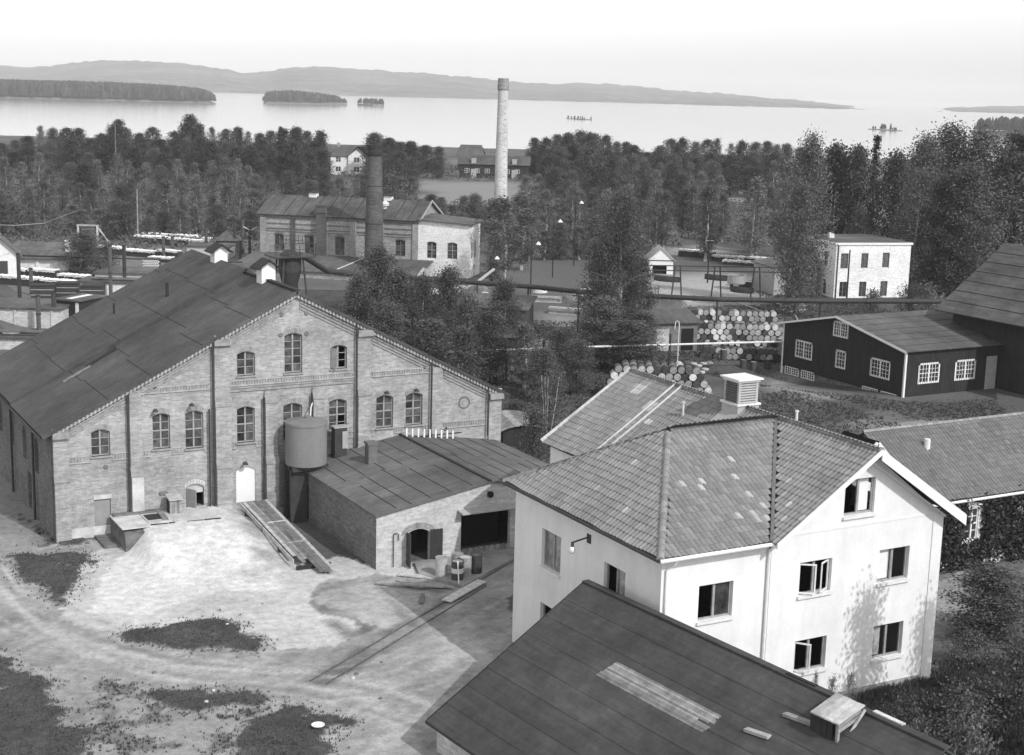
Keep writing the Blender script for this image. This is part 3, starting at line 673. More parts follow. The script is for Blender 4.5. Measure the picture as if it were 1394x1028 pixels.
for x, z in [(26.9, 10.95), (28.3, 10.95), (26.85, 9.85), (28.3, 9.85), (36.7, 3.9), (20.3, 1.9), (20.5, 1.9), (17.5, 3.6)]:
    MB().lathe([(.13, 0), (.10, .05)], (x, fy-.01, z), 10, Matrix.Rotation(R(90), 3, 'X')).build('wall_anchor', MAT['dark_moulding'], FT)
MB().tube([(14.35, fy-.3, 5.32), (14.35, 92, 5.32)], .08, 6).build('gutter', MAT['iron'], FT)
downpipe(FT, 14.75, 78, 0, 5.2, 'iron', .07); downpipe(FT, 14.75, 84, 0, 5.2, 'iron', .07)

# ------------------------------------------------------------------ annex with tank
ax0, ax1, ay = 27.75, 39.6, 63.02
AT = thing('brick_annex', 'low brick annex with a dark felt roof and open double doors', 'outbuilding', (27.75, 63.02, 0))
az = lambda x: 3.78-(33.84-x)*.17 if x < 33.84 else 3.78-(x-33.84)*.135
wall(AT, (ax0, ay, 0), 0, [(0, -.4), (ax1-ax0, -.4), (ax1-ax0, az(ax1)-.04), (33.84-ax0, 3.74), (0, az(ax0)-.04)],
     [archpoly(29.36-ax0, 30.62-ax0, .02, 1.78, .22), archpoly(32.32-ax0, 35.1-ax0, .28, 2.36, 0), archpoly(33.75-ax0, 34.05-ax0, 2.95, 3.25, .0)], MAT['annex_brick'], .25, rmat=MAT['annex_brick'])
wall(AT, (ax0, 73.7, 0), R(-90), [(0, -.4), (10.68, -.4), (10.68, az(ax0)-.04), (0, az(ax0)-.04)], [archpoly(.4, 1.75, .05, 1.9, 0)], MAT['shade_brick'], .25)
wall(AT, (ax1, ay, 0), R(90), [(0, -.4), (10.68, -.4), (10.68, az(ax1)-.04), (0, az(ax1)-.04)], [], MAT['annex_brick'])
for s in (-1, 1):
    xe = ax0-.12 if s < 0 else ax1+.25; mb = MB(); q = [(xe, ay-.14, az(xe)+.03), (33.84, ay-.14, 3.82), (33.84, fy-.02, 3.82), (xe, fy-.02, az(xe)+.03)]
    slab(mb, q if s < 0 else q[::-1], .1); rf = mb.build('roof', MAT['annex_tar'], AT); sm_ = MB(); r_ = random.Random(9+s)
    for i in range(1, 6):
        t = i/6; x = xe+(33.84-xe)*t
        for y0, y1 in ((ay, ay+4.+r_.random()*2), (ay+5.8, fy-.1)):
            xx = x+r_.uniform(-.15, .15); z = az(xx)+.045; sm_.box(xx-.02, xx+.02, y0, y1, z-.02, z+.006)
    sm_.build('roof_seam', MAT['seam'], rf)
MB().bar((33.84, ay-.16, 3.84), (33.84, fy-.02, 3.84), .16, .06).build('ridge_cap', MAT['seam'], AT)
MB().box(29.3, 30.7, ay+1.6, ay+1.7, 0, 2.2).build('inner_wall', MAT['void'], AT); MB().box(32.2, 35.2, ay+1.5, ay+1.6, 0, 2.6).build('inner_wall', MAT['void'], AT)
MB().box(ax0+.2, 39, ay+.3, ay+1.5, -.1, .04).build('inner_floor', MAT['dirty_concrete'], AT)
for x0, ang in ((29.36, -98), (30.62, -52)):
    d_ = MB(); s = 1 if x0 < 30 else 1
    for i in range(4): d_.box(i*.16, i*.16+.152, -.025, .025, 0, 1.62+.03*i)
    local(d_, 'door', 'door_dark', AT, (x0, ay-.02, .06), R(ang if x0 < 30 else -38))
mb = MB()
for i in range(9):
    a0, a1 = math.pi*(i/9), math.pi*((i+.9)/9); q = []
    for rr in (.0, .26):
        for a in (a1, a0): q.append((29.99-(.66+rr)*math.cos(a), 1.56+(.27+rr)*math.sin(a)))
    mb.hexa([(q[0][0], ay-.03, q[0][1]), (q[1][0], ay-.03, q[1][1]), (q[1][0], ay+.02, q[1][1]), (q[0][0], ay+.02, q[0][1]), (q[2][0], ay-.03, q[2][1]), (q[3][0], ay-.03, q[3][1]), (q[3][0], ay+.02, q[3][1]), (q[2][0], ay+.02, q[2][1])])
mb.build('brick_arch', MAT['moulding_brick'], AT)
MB().hexa([(32.1, ay-.6, 2.36), (35.4, ay-.6, 2.36), (35.4, ay, 2.44), (32.1, ay, 2.44), (32.1, ay-.6, 2.42), (35.4, ay-.6, 2.42), (35.4, ay, 2.5), (32.1, ay, 2.5)]).build('canopy', MAT['grey_metal'], AT)
MB().box(32.0, 32.31, ay-.03, ay, -.2, .3).build('plinth', MAT['concrete'], AT); MB().box(30.9, 31.95, ay-.05, ay, -.2, .32).build('plinth', MAT['lime_patch'], AT)
for i in range(9):
    x = 32.4+i*.31; MB().box(x, x+.25, ay-.06, ay-.02, .17-.18, .46).build('skirt_board', MAT['old_wood'], AT)
MB().lathe([(.16, 0), (.16, .1), (.02, .1)], (33.9, ay-.02, 3.1), 14, Matrix.Rotation(R(90), 3, 'X')).build('vent_hole', MAT['void'], AT)
MB().tube([(28.62, ay-.1, .05), (28.62, ay-.1, 1.62), (28.66, ay-.1, 1.72), (28.78, ay-.1, 1.74), (28.88, ay-.1, 1.68), (28.9, ay-.1, 1.35)], .025, 6).build('hooked_pipe', MAT['iron'], AT)
MB().box(30.45, 30.95, 70.25, 70.75, 2.9, 4.35).box(30.4, 31.0, 70.2, 70.8, 4.3, 4.42).build('chimney', MAT['annex_tar'], AT)
for i in range(9):
    x = 34.0+i*.36; MB().box(x, x+.09, fy-.5, fy-.46, az(x)+.02, az(x)+.5).build('snow_fence_picket', MAT['white_paint'], AT)
mb = MB(); mb.box(33.85, 37.5, fy-.455, fy-.42, 3.68, 3.74); mb.build('snow_fence_rail', MAT['seam'], AT)
mb = MB(); mb.box(29.55, 30.25, fy-1.0, fy-.5, 2.85, 4.75); mb.build('roof_hatch', MAT['iron'], AT); MB().box(29.98, 30.3, fy-1.03, fy-1.0, 3.6, 4.55).box(29.5, 30.35, fy-1.05, fy-.45, 4.75, 4.82).build('hatch_door', MAT['grey_paint'], AT)
TK = thing('water_tank', 'big grey cylindrical metal tank standing on the low annex against the factory wall', 'tank', (27.75, 72.35, 3.05))
MB().lathe([(1.08, 3.1), (1.1, 3.14), (1.1, 5.28), (1.12, 5.3), (1.12, 5.37), (1.08, 5.4), (.5, 5.5), (0, 5.54)], (27.75, 72.35, 0), 48).build('tank_shell', MAT['tank_paint'], TK, smooth=False)
MB().lathe([(1.125, 5.26), (1.135, 5.33), (1.125, 5.4)], (27.75, 72.35, 0), 48).build('rim_band', MAT['tank_paint'], TK)
MB().lathe([(.2, 5.5), (.2, 5.6), (0, 5.62)], (27.95, 72.6, 0), 12).build('lid', MAT['tank_paint'], TK); MB().tube([(28.2, 72.9, 5.4), (28.35, 73.2, 5.9), (28.6, 73.6, 6.1)], .04, 6).build('filler_pipe', MAT['pale_metal'], TK)
mb = MB(); [mb.box(27.75-1.0, 27.75+1.0, 72.35+o_-.1, 72.35+o_+.1, 2.85, 3.1) for o_ in (-.6, 0, .6)]; mb.box(26.75, 27.7, 72.0, 72.2, 0, 2.9); mb.box(26.75, 27.7, 72.9, 73.1, 0, 2.9); mb.build('support_beam', MAT['iron'], TK)

# ------------------------------------------------------------------ the white rendered house with tiled roofs
HT = thing('white_house', 'white rendered two storey house with tiled hip and gable roofs and open windows', 'house', (29.2, 41.2, 0))
hx0, hx1, hx2, hy0, hyw, hyb = 29.2, 34.0, 42.5, 41.2, 41.32, 57.4
def rect(a, b, c, d, o): return [(a-o, c), (b-o, c), (b-o, d), (a-o, d)]
GW = [(35.4, 36.96, 4.55, 5.86), (39.33, 40.88, 4.5, 5.84), (35.4, 36.95, 1.46, 2.76), (39.32, 40.87, 1.36, 2.74), (37.36, 38.86, 7.42, 8.84)]
zg = lambda x: 9.9-.66*abs(x-38.5)
wall(HT, (hx1, hy0, 0), 0, [(0, -.3), (8.5, -.3), (8.5, 6.75), (8.1, 7.18), (4.5, 9.85), (.45, 7.15), (0, 6.9)], [rect(a, b, c, d, hx1) for a, b, c, d in GW], MAT['house_plaster'], .2)
AW = (30.88, 32.42, 4.2, 5.56)
wall(HT, (hx0, hyw, 0), 0, [(0, -.3), (4.8, -.3), (4.8, 6.7), (0, 6.7)], [rect(*AW, hx0)], MAT['house_plaster'], .2)
LWN = [(48.25, 49.75, 4.05, 5.62), (43.6, 45.05, 4.05, 5.6), (48.3, 49.7, 1.0, 2.5)]
wall(HT, (hx0, 52.0, 0), R(-90), [(0, -.3), (52-hyw, -.3), (52-hyw, 6.7), (0, 6.7)], [rect(52-b, 52-a, c, d, 0) for a, b, c, d in LWN], MAT['house_plaster'], .2)
wall(HT, (hx1, hyb, 0), R(-90), [(0, -.3), (hyb-52, -.3), (hyb-52, 6.8), (0, 6.8)], [], MAT['house_plaster'])
wall(HT, (hx2, hy0, 0), R(90), [(0, -.3), (hyb-hy0, -.3), (hyb-hy0, 6.8), (0, 6.8)], [], MAT['house_plaster'])
wall(HT, (hx2, hyb, 0), R(180), [(0, -.3), (8.5, -.3), (8.5, 6.75), (4, 9.85), (0, 6.75)], [], MAT['house_plaster'])
wall(HT, (hx1, 52, 0), R(180), [(0, -.3), (4.8, -.3), (4.8, 6.7), (0, 6.7)], [], MAT['house_plaster'])
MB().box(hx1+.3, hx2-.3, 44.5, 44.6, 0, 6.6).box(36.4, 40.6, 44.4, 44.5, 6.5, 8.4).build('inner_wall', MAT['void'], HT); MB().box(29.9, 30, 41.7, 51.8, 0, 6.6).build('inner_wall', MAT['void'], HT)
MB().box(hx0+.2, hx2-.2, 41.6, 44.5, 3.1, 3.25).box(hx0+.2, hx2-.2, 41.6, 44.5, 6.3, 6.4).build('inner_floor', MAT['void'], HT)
def house_window(x, z0, w, h, y, op=(0, 0), curtain=None, rz=0, frame='frame_paint', loc=None, gl='glass'):
    """two light window; op gives opening angles of the left and right casement (None: closed with glass)"""
    mb = MB(); r0, r1, b = .13, .2, .07
    for q in ((-w/2, w/2, 0, b), (-w/2, w/2, h-b, h), (-w/2, -w/2+b, b, h-b), (w/2-b, w/2, b, h-b), (-.05, .05, b, h-b)): mb.box(q[0], q[1], r0, r1, q[2], q[3])
    f = link('window', mb.mesh('window', MAT[frame]), HT, tuple(Vector(loc or (x, y, z0))-org_of(HT)), rz)
    lw = w/2-.05-b; lh = h-2*b
    link('sill', MB().box(-w/2-.06, w/2+.06, -.1, .13, -.11, -.005).mesh('sill', MAT['plaster_sill']), f)
    for s, a in zip((-1, 1), op):
        if a is None: link('pane', MB().poly([(s*.05+min(0, s*lw), .17, b), (s*.05+max(0, s*lw), .17, b), (s*.05+max(0, s*lw), .17, h-b), (s*.05+min(0, s*lw), .17, h-b)]).mesh('pane', MAT[gl]), f)
        elif a:
            q = MB()
            for k in ((0, lw, 0, .055), (0, lw, lh-.055, lh), (0, .055, .055, lh-.055), (lw-.055, lw, .055, lh-.055)): q.box(min(k[0], k[1]*1), k[1], -.02, .02, k[2], k[3])
            hx = s*(.05+lw) if True else 0; ang = R(-a) if s < 0 else R(180+a)
            link('casement', q.mesh('casement', MAT['white_paint']), f, (hx, .14, b), ang)
    if curtain: link('curtain', MB().poly([(curtain[0], .26, b), (curtain[1], .26, b), (curtain[1], .26, h-b), (curtain[0], .26, h-b)]).mesh('curtain', MAT[curtain[2]]), f)
    return f
house_window(36.18, 4.55, 1.56, 1.31, hy0, (35, 28)); house_window(40.1, 4.5, 1.55, 1.34, hy0, (0, 0), (-.72, -.04, 'white_paint'))
house_window(36.18, 1.46, 1.55, 1.3, hy0, (50, 0)); house_window(40.1, 1.36, 1.55, 1.38, hy0, (0, 0), (-.6, -.2, 'grey_paint'))
house_window(38.11, 7.42, 1.5, 1.42, hy0, (0, 0), (.12, .62, 'plaster')); house_window(31.65, 4.2, 1.54, 1.36, hyw, (0, None))
for a, b, c, d in LWN: house_window(0, 0, b-a, d-c, 0, (None, None) if c > 4 and a > 45 else (0, None), None, R(-90), 'frame_paint', (hx0, (a+b)/2, c), 'dirty_glass')
MB().box(42.0, 42.53, hy0-.04, hy0, -.3, 6.95).build('corner_strip', MAT['house_plaster'], HT); MB().box(34.02, 42.0, hy0-.022, hy0, 6.98, 7.06).build('render_band', MAT['house_plaster'], HT)
MB().box(34.0, 42.55, hy0-.03, hy0, -.3, .32).build('plinth', MAT['grey_paint'], HT)
# roof planes of individually laid pantiles
def tile_bm(w=.225, l=.40):
    prof = [(0, .012), (.045, .05), (.09, .052), (.125, .014), (.18, .006), (w, .012)]
    v = []; f = []
    for x, z in prof: v += [(x, 0, z+.028), (x, l, z), (x, 0, z-.012+.02)]
    for i in range(len(prof)-1):
        a = i*3; b = a+3; f += [(a, b, b+1, a+1), (a+2, b+2, b, a)]
    return v, f
TV, TF = tile_bm(); TVn = np.array(TV); NT = 0
single_mesh = bpy.data.meshes.new('roof_tile'); single_mesh.from_pydata(TV, [], TF); single_mesh.materials.append(MAT['roof_tile_single'])
pale_mesh = bpy.data.meshes.new('pale_tile'); pale_mesh.from_pydata(TV, [], TF); pale_mesh.materials.append(MAT['pale_tile'])
def tiled(T, P0, U, V, poly, singles=0, pale=(), mat='roof_tile', seed=1, dw=.225, dl=.335, near=None, strict=False):
    """P0 eave origin, U along the eave, V up the slope, poly in (u, v); the tiles nearest the photographer are objects"""
    rr = random.Random(seed); P0, U, V = Vector(P0), Vector(U).normalized(), Vector(V).normalized(); Nn = U.cross(V)
    us = [p[0] for p in poly]; vs_ = [p[1] for p in poly]; cells = []
    j = 0
    while j*dl < max(vs_):
        i = math.floor(min(us)/dw)
        while i*dw < max(us):
            cu, cv = i*dw+dw/2, j*dl+dl/2
            if inpoly(np.array([cu-.1, cu+.1] if strict else [cu]), np.array([cv, cv]) if strict else np.array([cv]), poly).all(): cells.append((i, j))
            i += 1
        j += 1
    bed = MB().poly([tuple(P0+U*u+V*v-Nn*.02) for u, v in poly]).build('roof', MAT['tile_bed'], T)
    Mx = np.array([U, V, Nn]); off = np.array(org_of(T)); pale = set(pale)
    def pos(c): return P0+U*(c[0]*dw)+V*(c[1]*dl)
    key = (lambda c: (pos(c)-Vector(near)).length) if near else (lambda c: (pos(c)-Vector(EYE)).length)
    cells.sort(key=key); rest_v = []; rest_t = []
    rot_ = Matrix((U, V, Nn)).transposed().to_euler()
    for k, c in enumerate(cells):
        p = pos(c)+V*(.02*math.sin(c[0]*.23+seed)+.012*math.sin(c[0]*.7+c[1]))+Nn*(.012*math.sin(c[0]*.11+c[1]*.3+seed))+U*rr.gauss(0, .004)
        if c in pale or k < singles:
            o = link('roof_tile' if c not in pale else 'pale_tile', pale_mesh if c in pale else single_mesh, bed, tuple(p-Vector(off))); o.rotation_euler = rot_
        else:
            q = TVn.copy(); q[:, 2] += rr.uniform(-.003, .006); q = q@Mx+np.array(p)-off; rest_v.append(q); t_ = rr.uniform(.87, 1.13)*(1.22 if rr.random() < .04 else 1)*(.9 if rr.random() < .06 else 1); rest_t += [t_]*len(TV)
    if rest_v:
        n_ = len(rest_v); fb = np.array(TF)
        F = (fb[None]+(np.arange(n_)*len(TV))[:, None, None]).reshape(-1, 4)
        m_ = bpy.data.meshes.new('roof_tiles'); m_.from_pydata(np.concatenate(rest_v).tolist(), [], F.tolist())
        at = m_.attributes.new('tone', 'FLOAT', 'POINT'); at.data.foreach_set('value', rest_t); m_.materials.append(MAT[mat])
        link('roof_tiles', m_, bed)['kind'] = 'stuff'
    return bed
RT = []
def ridge_caps(T, a, b, r=.11, step=.36, mat='ridge_tile'):
    a, b = Vector(a), Vector(b); d = b-a; k = int(d.length/step); d.normalize()
    key = round(r, 3)
    if not any(q[0] == (key, mat) for q in RT):
        mb = MB(); pr_ = [(r*math.cos(math.pi*i/6), r*math.sin(math.pi*i/6)) for i in range(7)]
        for i in range(6):
            (x0, z0), (x1, z1) = pr_[i], pr_[i+1]; e = 1.16
            mb.poly([(0, x0*e, z0*e), (0, x1*e, z1*e), (step+.03, x1, z1), (step+.03, x0, z0)][::-1]); mb.poly([(0, x0*e, z0*e), (0, 0, 0), (0, x1*e, z1*e)])
        RT.append(((key, mat), mb.mesh('ridge_tile', MAT[mat])))
    me_ = [q[1] for q in RT if q[0] == (key, mat)][0]
    X = d; Y = Vector((0, 0, 1)).cross(X).normalized(); Z_ = X.cross(Y); ro = Matrix((X, Y, Z_)).transposed().to_euler()
    for i in range(k):
        o = link('ridge_tile', me_, T, tuple(a+d*(i*step)-org_of(T)-Vector((0, 0, .03)))); o.rotation_euler = ro
ze, zr = 6.95, 10.0; ex, ey, eb = 28.85, 40.92, 52.4; ry = 46.85; rx = 33.1     # eaves, ridge and hip apex of the wing
Ls = math.hypot(rx-ex, zr-ze)
# hip end facing left
hb = eb-ey
tiled(HT, (ex, eb, ze), (0, -1, 0), (rx-ex, 0, zr-ze), [(0, 0), (hb, 0), (hb-(ry-ey), Ls)], 0, {(34, 3), (25, 9)}, seed=2)
# front slope of the wing, up to the valley against the gable wing
Lf = math.hypot(ry-ey, zr-ze); vx = 33.75
PALE = {(26, 13), (13, 10), (17, 10), (16, 9), (24, 10), (24, 7), (25, 5), (19, 4), (22, 3), (22, 4), (24, 3)}
tiled(HT, (ex, ey, ze), (1, 0, 0), (0, ry-ey, zr-ze), [(0, 0), (vx-ex+.1, 0), (38.45-ex, Lf), (rx-ex, Lf)], 300, PALE, seed=3, strict=True)
tiled(HT, (vx, eb, ze), (-1, 0, 0), (0, -(eb-ry), zr-ze), [(0, 0), (vx-ex, 0), (vx-rx, Lf), (vx-38.45, Lf)], 0, seed=4)
# gable wing: left slope in two pieces each side of the wing roof
Lm = math.hypot(38.5-33.75, zr-ze+.02); fy0, fy1 = 40.62, 57.75; V_ = (38.5-33.75, 0, zr-ze+.02)
tiled(HT, (33.75, fy1, ze), (0, -1, 0), V_, [(0, 0), (fy1-eb, 0), (fy1-ry, Lm), (0, Lm)], 0, {(7, 13), (8, 13), (7, 14), (8, 14), (9, 13), (9, 14), (15, 12), (16, 12), (15, 11), (16, 11), (17, 11), (17, 12), (20, 9), (21, 9), (24, 6)}, seed=5, near=(30, 40, 15))
tiled(HT, (33.75, fy1, ze), (0, -1, 0), V_, [(fy1-ey, 0), (fy1-fy0, 0), (fy1-fy0, Lm), (fy1-ry, Lm)], 0, {(70, 5), (72, 3)}, seed=6, strict=True)
tiled(HT, (43.15, fy0, ze), (0, 1, 0), (38.5-43.15, 0, zr-ze+.02), [(0, 0), (fy1-fy0, 0), (fy1-fy0, Lm), (0, Lm)], 0, seed=7)
ridge_caps(HT, (ex, ey, ze), (rx, ry, zr), .13); ridge_caps(HT, (ex, eb, ze), (rx, ry, zr), .12); ridge_caps(HT, (rx, ry, zr+.02), (38.4, ry, zr+.02), .12)
ridge_caps(HT, (38.5, fy0, zr+.04), (38.5, 48.6, zr+.04), .12); ridge_caps(HT, (38.5, 50.4, zr+.04), (38.5, fy1, zr+.04), .12)
MB().bar((33.72, ey-.05, ze+.07), (38.46, ry, zr+.07), .13, .08).build('valley_gutter', MAT['dark_frame'], HT)
for yy in (53.45, 53.95): MB().bar((33.9, yy, ze+.16), (38.4, yy, zr+.1), .07, .06).build('roof_ladder_rail', MAT['pale_metal'], HT)
MB().bar((33.72, fy1+.02, ze+.05), (38.5, fy1+.02, zr+.07), .1, .2).build('verge_board', MAT['pale_wood'], HT)
# eaves, gutters, bargeboards
MB().box(ex+.05, vx, ey+.05, hyw, ze-.16, ze-.08).build('soffit', MAT['plaster'], HT); MB().box(ex+.05, hx0, ey+.05, eb, ze-.16, ze-.08).build('soffit', MAT['plaster'], HT)
MB().tube([(ex-.05, ey-.06, ze-.06), (vx+.15, ey-.06, ze-.06)], .075, 8).build('gutter', MAT['white_paint'], HT); MB().tube([(ex-.06, ey-.05, ze-.06), (ex-.06, eb, ze-.06)], .07, 8).build('gutter', MAT['iron'], HT)
MB().tube([(29.55, ey-.06, ze-.1), (29.5, ey+.1, ze-.35), (29.38, hyw-.08, ze-.55), (29.38, hyw-.08, 0)], .05, 8).build('downpipe', MAT['white_paint'], HT)
MB().tube([(33.92, ey-.0, ze-.1), (33.92, hyw-.12, ze-.4), (33.92, hyw-.12, 0)], .05, 8).build('downpipe', MAT['white_paint'], HT)
for s, xe in ((-1, 33.75), (1, 43.15)):
    mb = MB(); a = Vector((xe, fy0-.03, ze-.06)); b = Vector((38.5, fy0-.03, zr-.03)); hgt = .1 if s < 0 else .33
    mb.hexa([(a.x, a.y-.03, a.z-hgt), (b.x, b.y-.03, b.z-hgt), (b.x, b.y+.04, b.z-hgt), (a.x, a.y+.04, a.z-hgt), (a.x, a.y-.03, a.z+.09), (b.x, b.y-.03, b.z+.09), (b.x, b.y+.04, b.z+.09), (a.x, a.y+.04, a.z+.09)])
    mb.build('bargeboard', MAT['white_paint'], HT)
    mb = MB(); mb.hexa([(xe, fy0, ze-.16), (38.5, fy0, zr-.13), (38.5, hy0, zr-.13), (xe, hy0, ze-.16), (xe, fy0, ze-.1), (38.5, fy0, zr-.07), (38.5, hy0, zr-.07), (xe, hy0, ze-.1)]); mb.build('soffit', MAT['plaster'], HT)
MB().bar((38.3, hy0-.05, 9.6), (42.6, hy0-.05, 6.85), .06, .1).build('fascia_strip', MAT['plaster'], HT)
# louvred ventilator chimney on the ridge
CX_, CY_, CW = 38.5, 49.3, .5
CH = MB(); CH.box(CX_-CW-.06, CX_+CW+.06, CY_-CW-.06, CY_+CW+.06, 9.2, 10.18); ch = CH.build('ridge_ventilator', MAT['vent_grey'], HT)
MB().box(CX_-CW+.06, CX_+CW-.06, CY_-CW+.06, CY_+CW-.06, 10.18, 11.1).build('louvre_housing', MAT['dark_frame'], ch)
for sx in (-1, 1):
    for sy in (-1, 1): MB().box(CX_+sx*(CW-.05)-.06, CX_+sx*(CW-.05)+.06, CY_+sy*(CW-.05)-.06, CY_+sy*(CW-.05)+.06, 10.18, 11.12).build('corner_post', MAT['vent_grey'], ch)
for i in range(8):
    z = 10.22+i*.108; x0, x1, y0, y1 = CX_-CW+.06, CX_+CW-.06, CY_-CW, CY_+CW
    MB().hexa([(x0, y0-.02, z), (x1, y0-.02, z), (x1, y0+.08, z+.05), (x0, y0+.08, z+.05), (x0, y0-.02, z+.025), (x1, y0-.02, z+.025), (x1, y0+.08, z+.075), (x0, y0+.08, z+.075)]).build('louvre_slat', MAT['vent_grey'], ch)
    MB().hexa([(CX_-CW-.02, y0+.06, z), (CX_-CW+.07, y0+.06, z+.05), (CX_-CW+.07, y1-.06, z+.05), (CX_-CW-.02, y1-.06, z), (CX_-CW-.02, y0+.06, z+.025), (CX_-CW+.07, y0+.06, z+.075), (CX_-CW+.07, y1-.06, z+.075), (CX_-CW-.02, y1-.06, z+.025)]).build('louvre_slat', MAT['dark_frame'], ch)
MB().box(CX_-.66, CX_+.66, CY_-.66, CY_+.66, 11.2, 11.27).box(CX_-.56, CX_+.56, CY_-.56, CY_+.56, 11.1, 11.2).build('cap', MAT['plaster_sill'], ch)
MB().box(CX_-.62, CX_+.62, CY_-.62, CY_+.62, 10.12, 10.2).build('flashing', MAT['plaster_sill'], ch)
slab(q_ := MB(), [(36.9, CY_-.6, 9.1), (37.95, CY_-.6, 9.78), (37.95, CY_+.5, 9.78), (36.9, CY_+.5, 9.1)], .05); q_.build('flashing', MAT['grey_metal'], ch)
for x, y, z in ((37.2, 51.6, 9.2), (38.75, 45.9, 9.85)): MB().tube([(x, y, z-.2), (x, y, z+.55)], .05, 8).tube([(x, y, z+.55), (x, y, z+.62)], .08, 8).build('vent_pipe', MAT['pale_metal'], HT)
wl_ = MB().box(hx0-.04, hx0, 46.05, 46.3, 6.0, 6.35).bar((hx0-.02, 46.17, 6.25), (hx0-.75, 46.17, 6.12), .05).tube([(hx0-.75, 46.17, 6.14), (hx0-.75, 46.17, 5.95)], .06, 8).build('wall_lamp', MAT['iron'], HT)
MB().lathe([(.02, -.16), (.1, -.1), (.13, 0), (.1, .1), (.05, .14)], (hx0-.75, 46.17, 5.82), 14).build('glass_globe', MAT['white_paint'], wl_, smooth=True)

# ------------------------------------------------------------------ nearest building, felt roof at the bottom of the picture
NB = thing('felt_roofed_shed', 'long shed with dark felt roof in strips in front of the white house', 'shed', (25.15, 39.77, 0), R(6), parent_world=False)
S_ = .577; zn = lambda x: 7.0-S_*abs(x)
NL = 14.8
for k in range(8):
    x1, x0 = -.04-k*.755, -.04-(k+1)*.755-.05; lift = .004*(8-k)
    mb = MB(); slab(mb, [(x0, .12, zn(x0)+lift+.012), (x0, -NL, zn(x0)+lift+.012), (x1, -NL, zn(x1)+lift), (x1, .12, zn(x1)+lift)], .03); mb.build('roofing_strip', MAT['near_tar'], NB)
mb = MB(); slab(mb, [(0, .1, 6.98), (0, -NL, 6.98), (.75, -NL, 6.5), (.75, .1, 6.5)], .05); mb.build('roof', MAT['near_tar'], NB)
mb = MB(); mb.hexa([(-5.8, -NL+.1, -.2), (.7, -NL+.1, -.2), (.7, 0, -.2), (-5.8, 0, -.2), (-5.8, -NL+.1, 3.45), (.7, -NL+.1, 6.4), (.7, 0, 6.4), (-5.8, 0, 3.45)]); mb.poly([(-5.8, 0, 3.45), (.7, 0, 6.4), (0, 0, 6.85)]); mb.build('wall', MAT['annex_brick'], NB)
MB().bar((0, .14, 7.02), (0, -NL, 7.02), .26, .05).build('ridge_cap', MAT['near_tar'], NB)
MB().bar((-6.06, .15, 3.47), (0, .15, 6.97), .03, .12).build('verge_trim', MAT['seam'], NB); MB().box(-6.15, -6.08, -NL, .15, 3.4, 3.5).build('gutter', MAT['iron'], NB)
rp = random.Random(4); x = -2.5
for k in range(11):
    w = .058; ya, yb = -3.72-.05*rp.random()-.02*k, -8.5-.12*rp.random()
    if k in (4, 5): yb += .9*rp.random()
    mb = MB(); z = zn(x)+.05; mb.hexa([(x, yb, z-.03), (x+w-.008, yb, z-.03+.03), (x+w-.008, ya, z), (x, ya, z-.03), (x, yb, z), (x+w-.008, yb, z+.03), (x+w-.008, ya, z+.03), (x, ya, z)])
    mb.build('wooden_slat', MAT['old_wood'], NB); x += w
def plank(T, a, b, w, t=.05, mat='old_wood', name='plank'):
    return MB().bar(a, b, w, t).build(name, MAT[mat], T)
plank(NB, (-1.06, -10.2, 6.45), (-.95, -11.25, 6.5), .2, .08, 'old_wood', 'roof_plank'); plank(NB, (-1.9, -9.6, 5.97), (-1.8, -10.4, 6.03), .2, .08, 'pale_wood', 'roof_plank')
plank(NB, (.1, -12.3, 7.05), (.1, -13.3, 7.05), .15, .06, 'pale_wood', 'roof_plank'); plank(NB, (-.02, -9.2, 7.06), (0, -10.3, 7.06), .12, .05, 'seam', 'roof_plank')
HD = thing('chimney_hood', 'weathered low plank hood over a vent on the ridge of the felt roof', 'hood', tuple(Matrix.Rotation(R(6), 4, 'Z')@Vector((-.71, -11.75, 6.3))+Vector((25.15, 39.77, 0))), R(6), parent_world=False)
for i in range(4):
    y = .5-i*.25; MB().hexa([(-.48, y-.24, .60+.012*i), (.48, y-.24, .93), (.48, y, .93), (-.48, y, .61), (-.48, y-.24, .64+.012*i), (.48+.03*(i % 2), y-.24, .97), (.48, y, .97), (-.48, y, .65)]).build('hood_plank', MAT['pale_wood'], HD)
for x, y in ((-.36, -.38), (.36, -.38), (-.36, .38), (.36, .38)): MB().box(x-.04, x+.04, y-.04, y+.04, -.3, .72+.2*(x > 0)-.05).build('post', MAT['old_wood'], HD)
MB().box(-.3, .3, -.32, .32, -.3, .45).build('vent_box', MAT['dark_wood'], HD)
for i in range(2): MB().bar((-.4, -.43, .54-.13*i), (.42, -.43, .82-.16*i), .03, .1).build('side_board', MAT['old_wood'], HD)
for i in range(4): MB().box(-.42, -.38, .36-i*.2, .36-i*.2+.18, .1, .58).build('side_board', MAT['dark_wood'], HD)
MB().bar((-.1, -.47, .15), (.5, -.5, .85), .04, .08).build('brace', MAT['pale_wood'], HD)
# true size of the shed: lower and a little farther than first drawn, ridge 5.1 m above the yard
KS = (23-5.1)/(23-7.0)
for T_ in (NB, HD):
    b0 = Vector(T_.location); b1 = Vector((b0.x*KS, b0.y*KS, 0 if T_ is NB else 23-(23-b0.z)*KS)); T_.location = b1
    for o in T_.children:
        for v in o.data.vertices:
            v.co = Vector((v.co.x*KS, v.co.y*KS, (23-(23-v.co.z)*KS) if T_ is NB else v.co.z*KS))
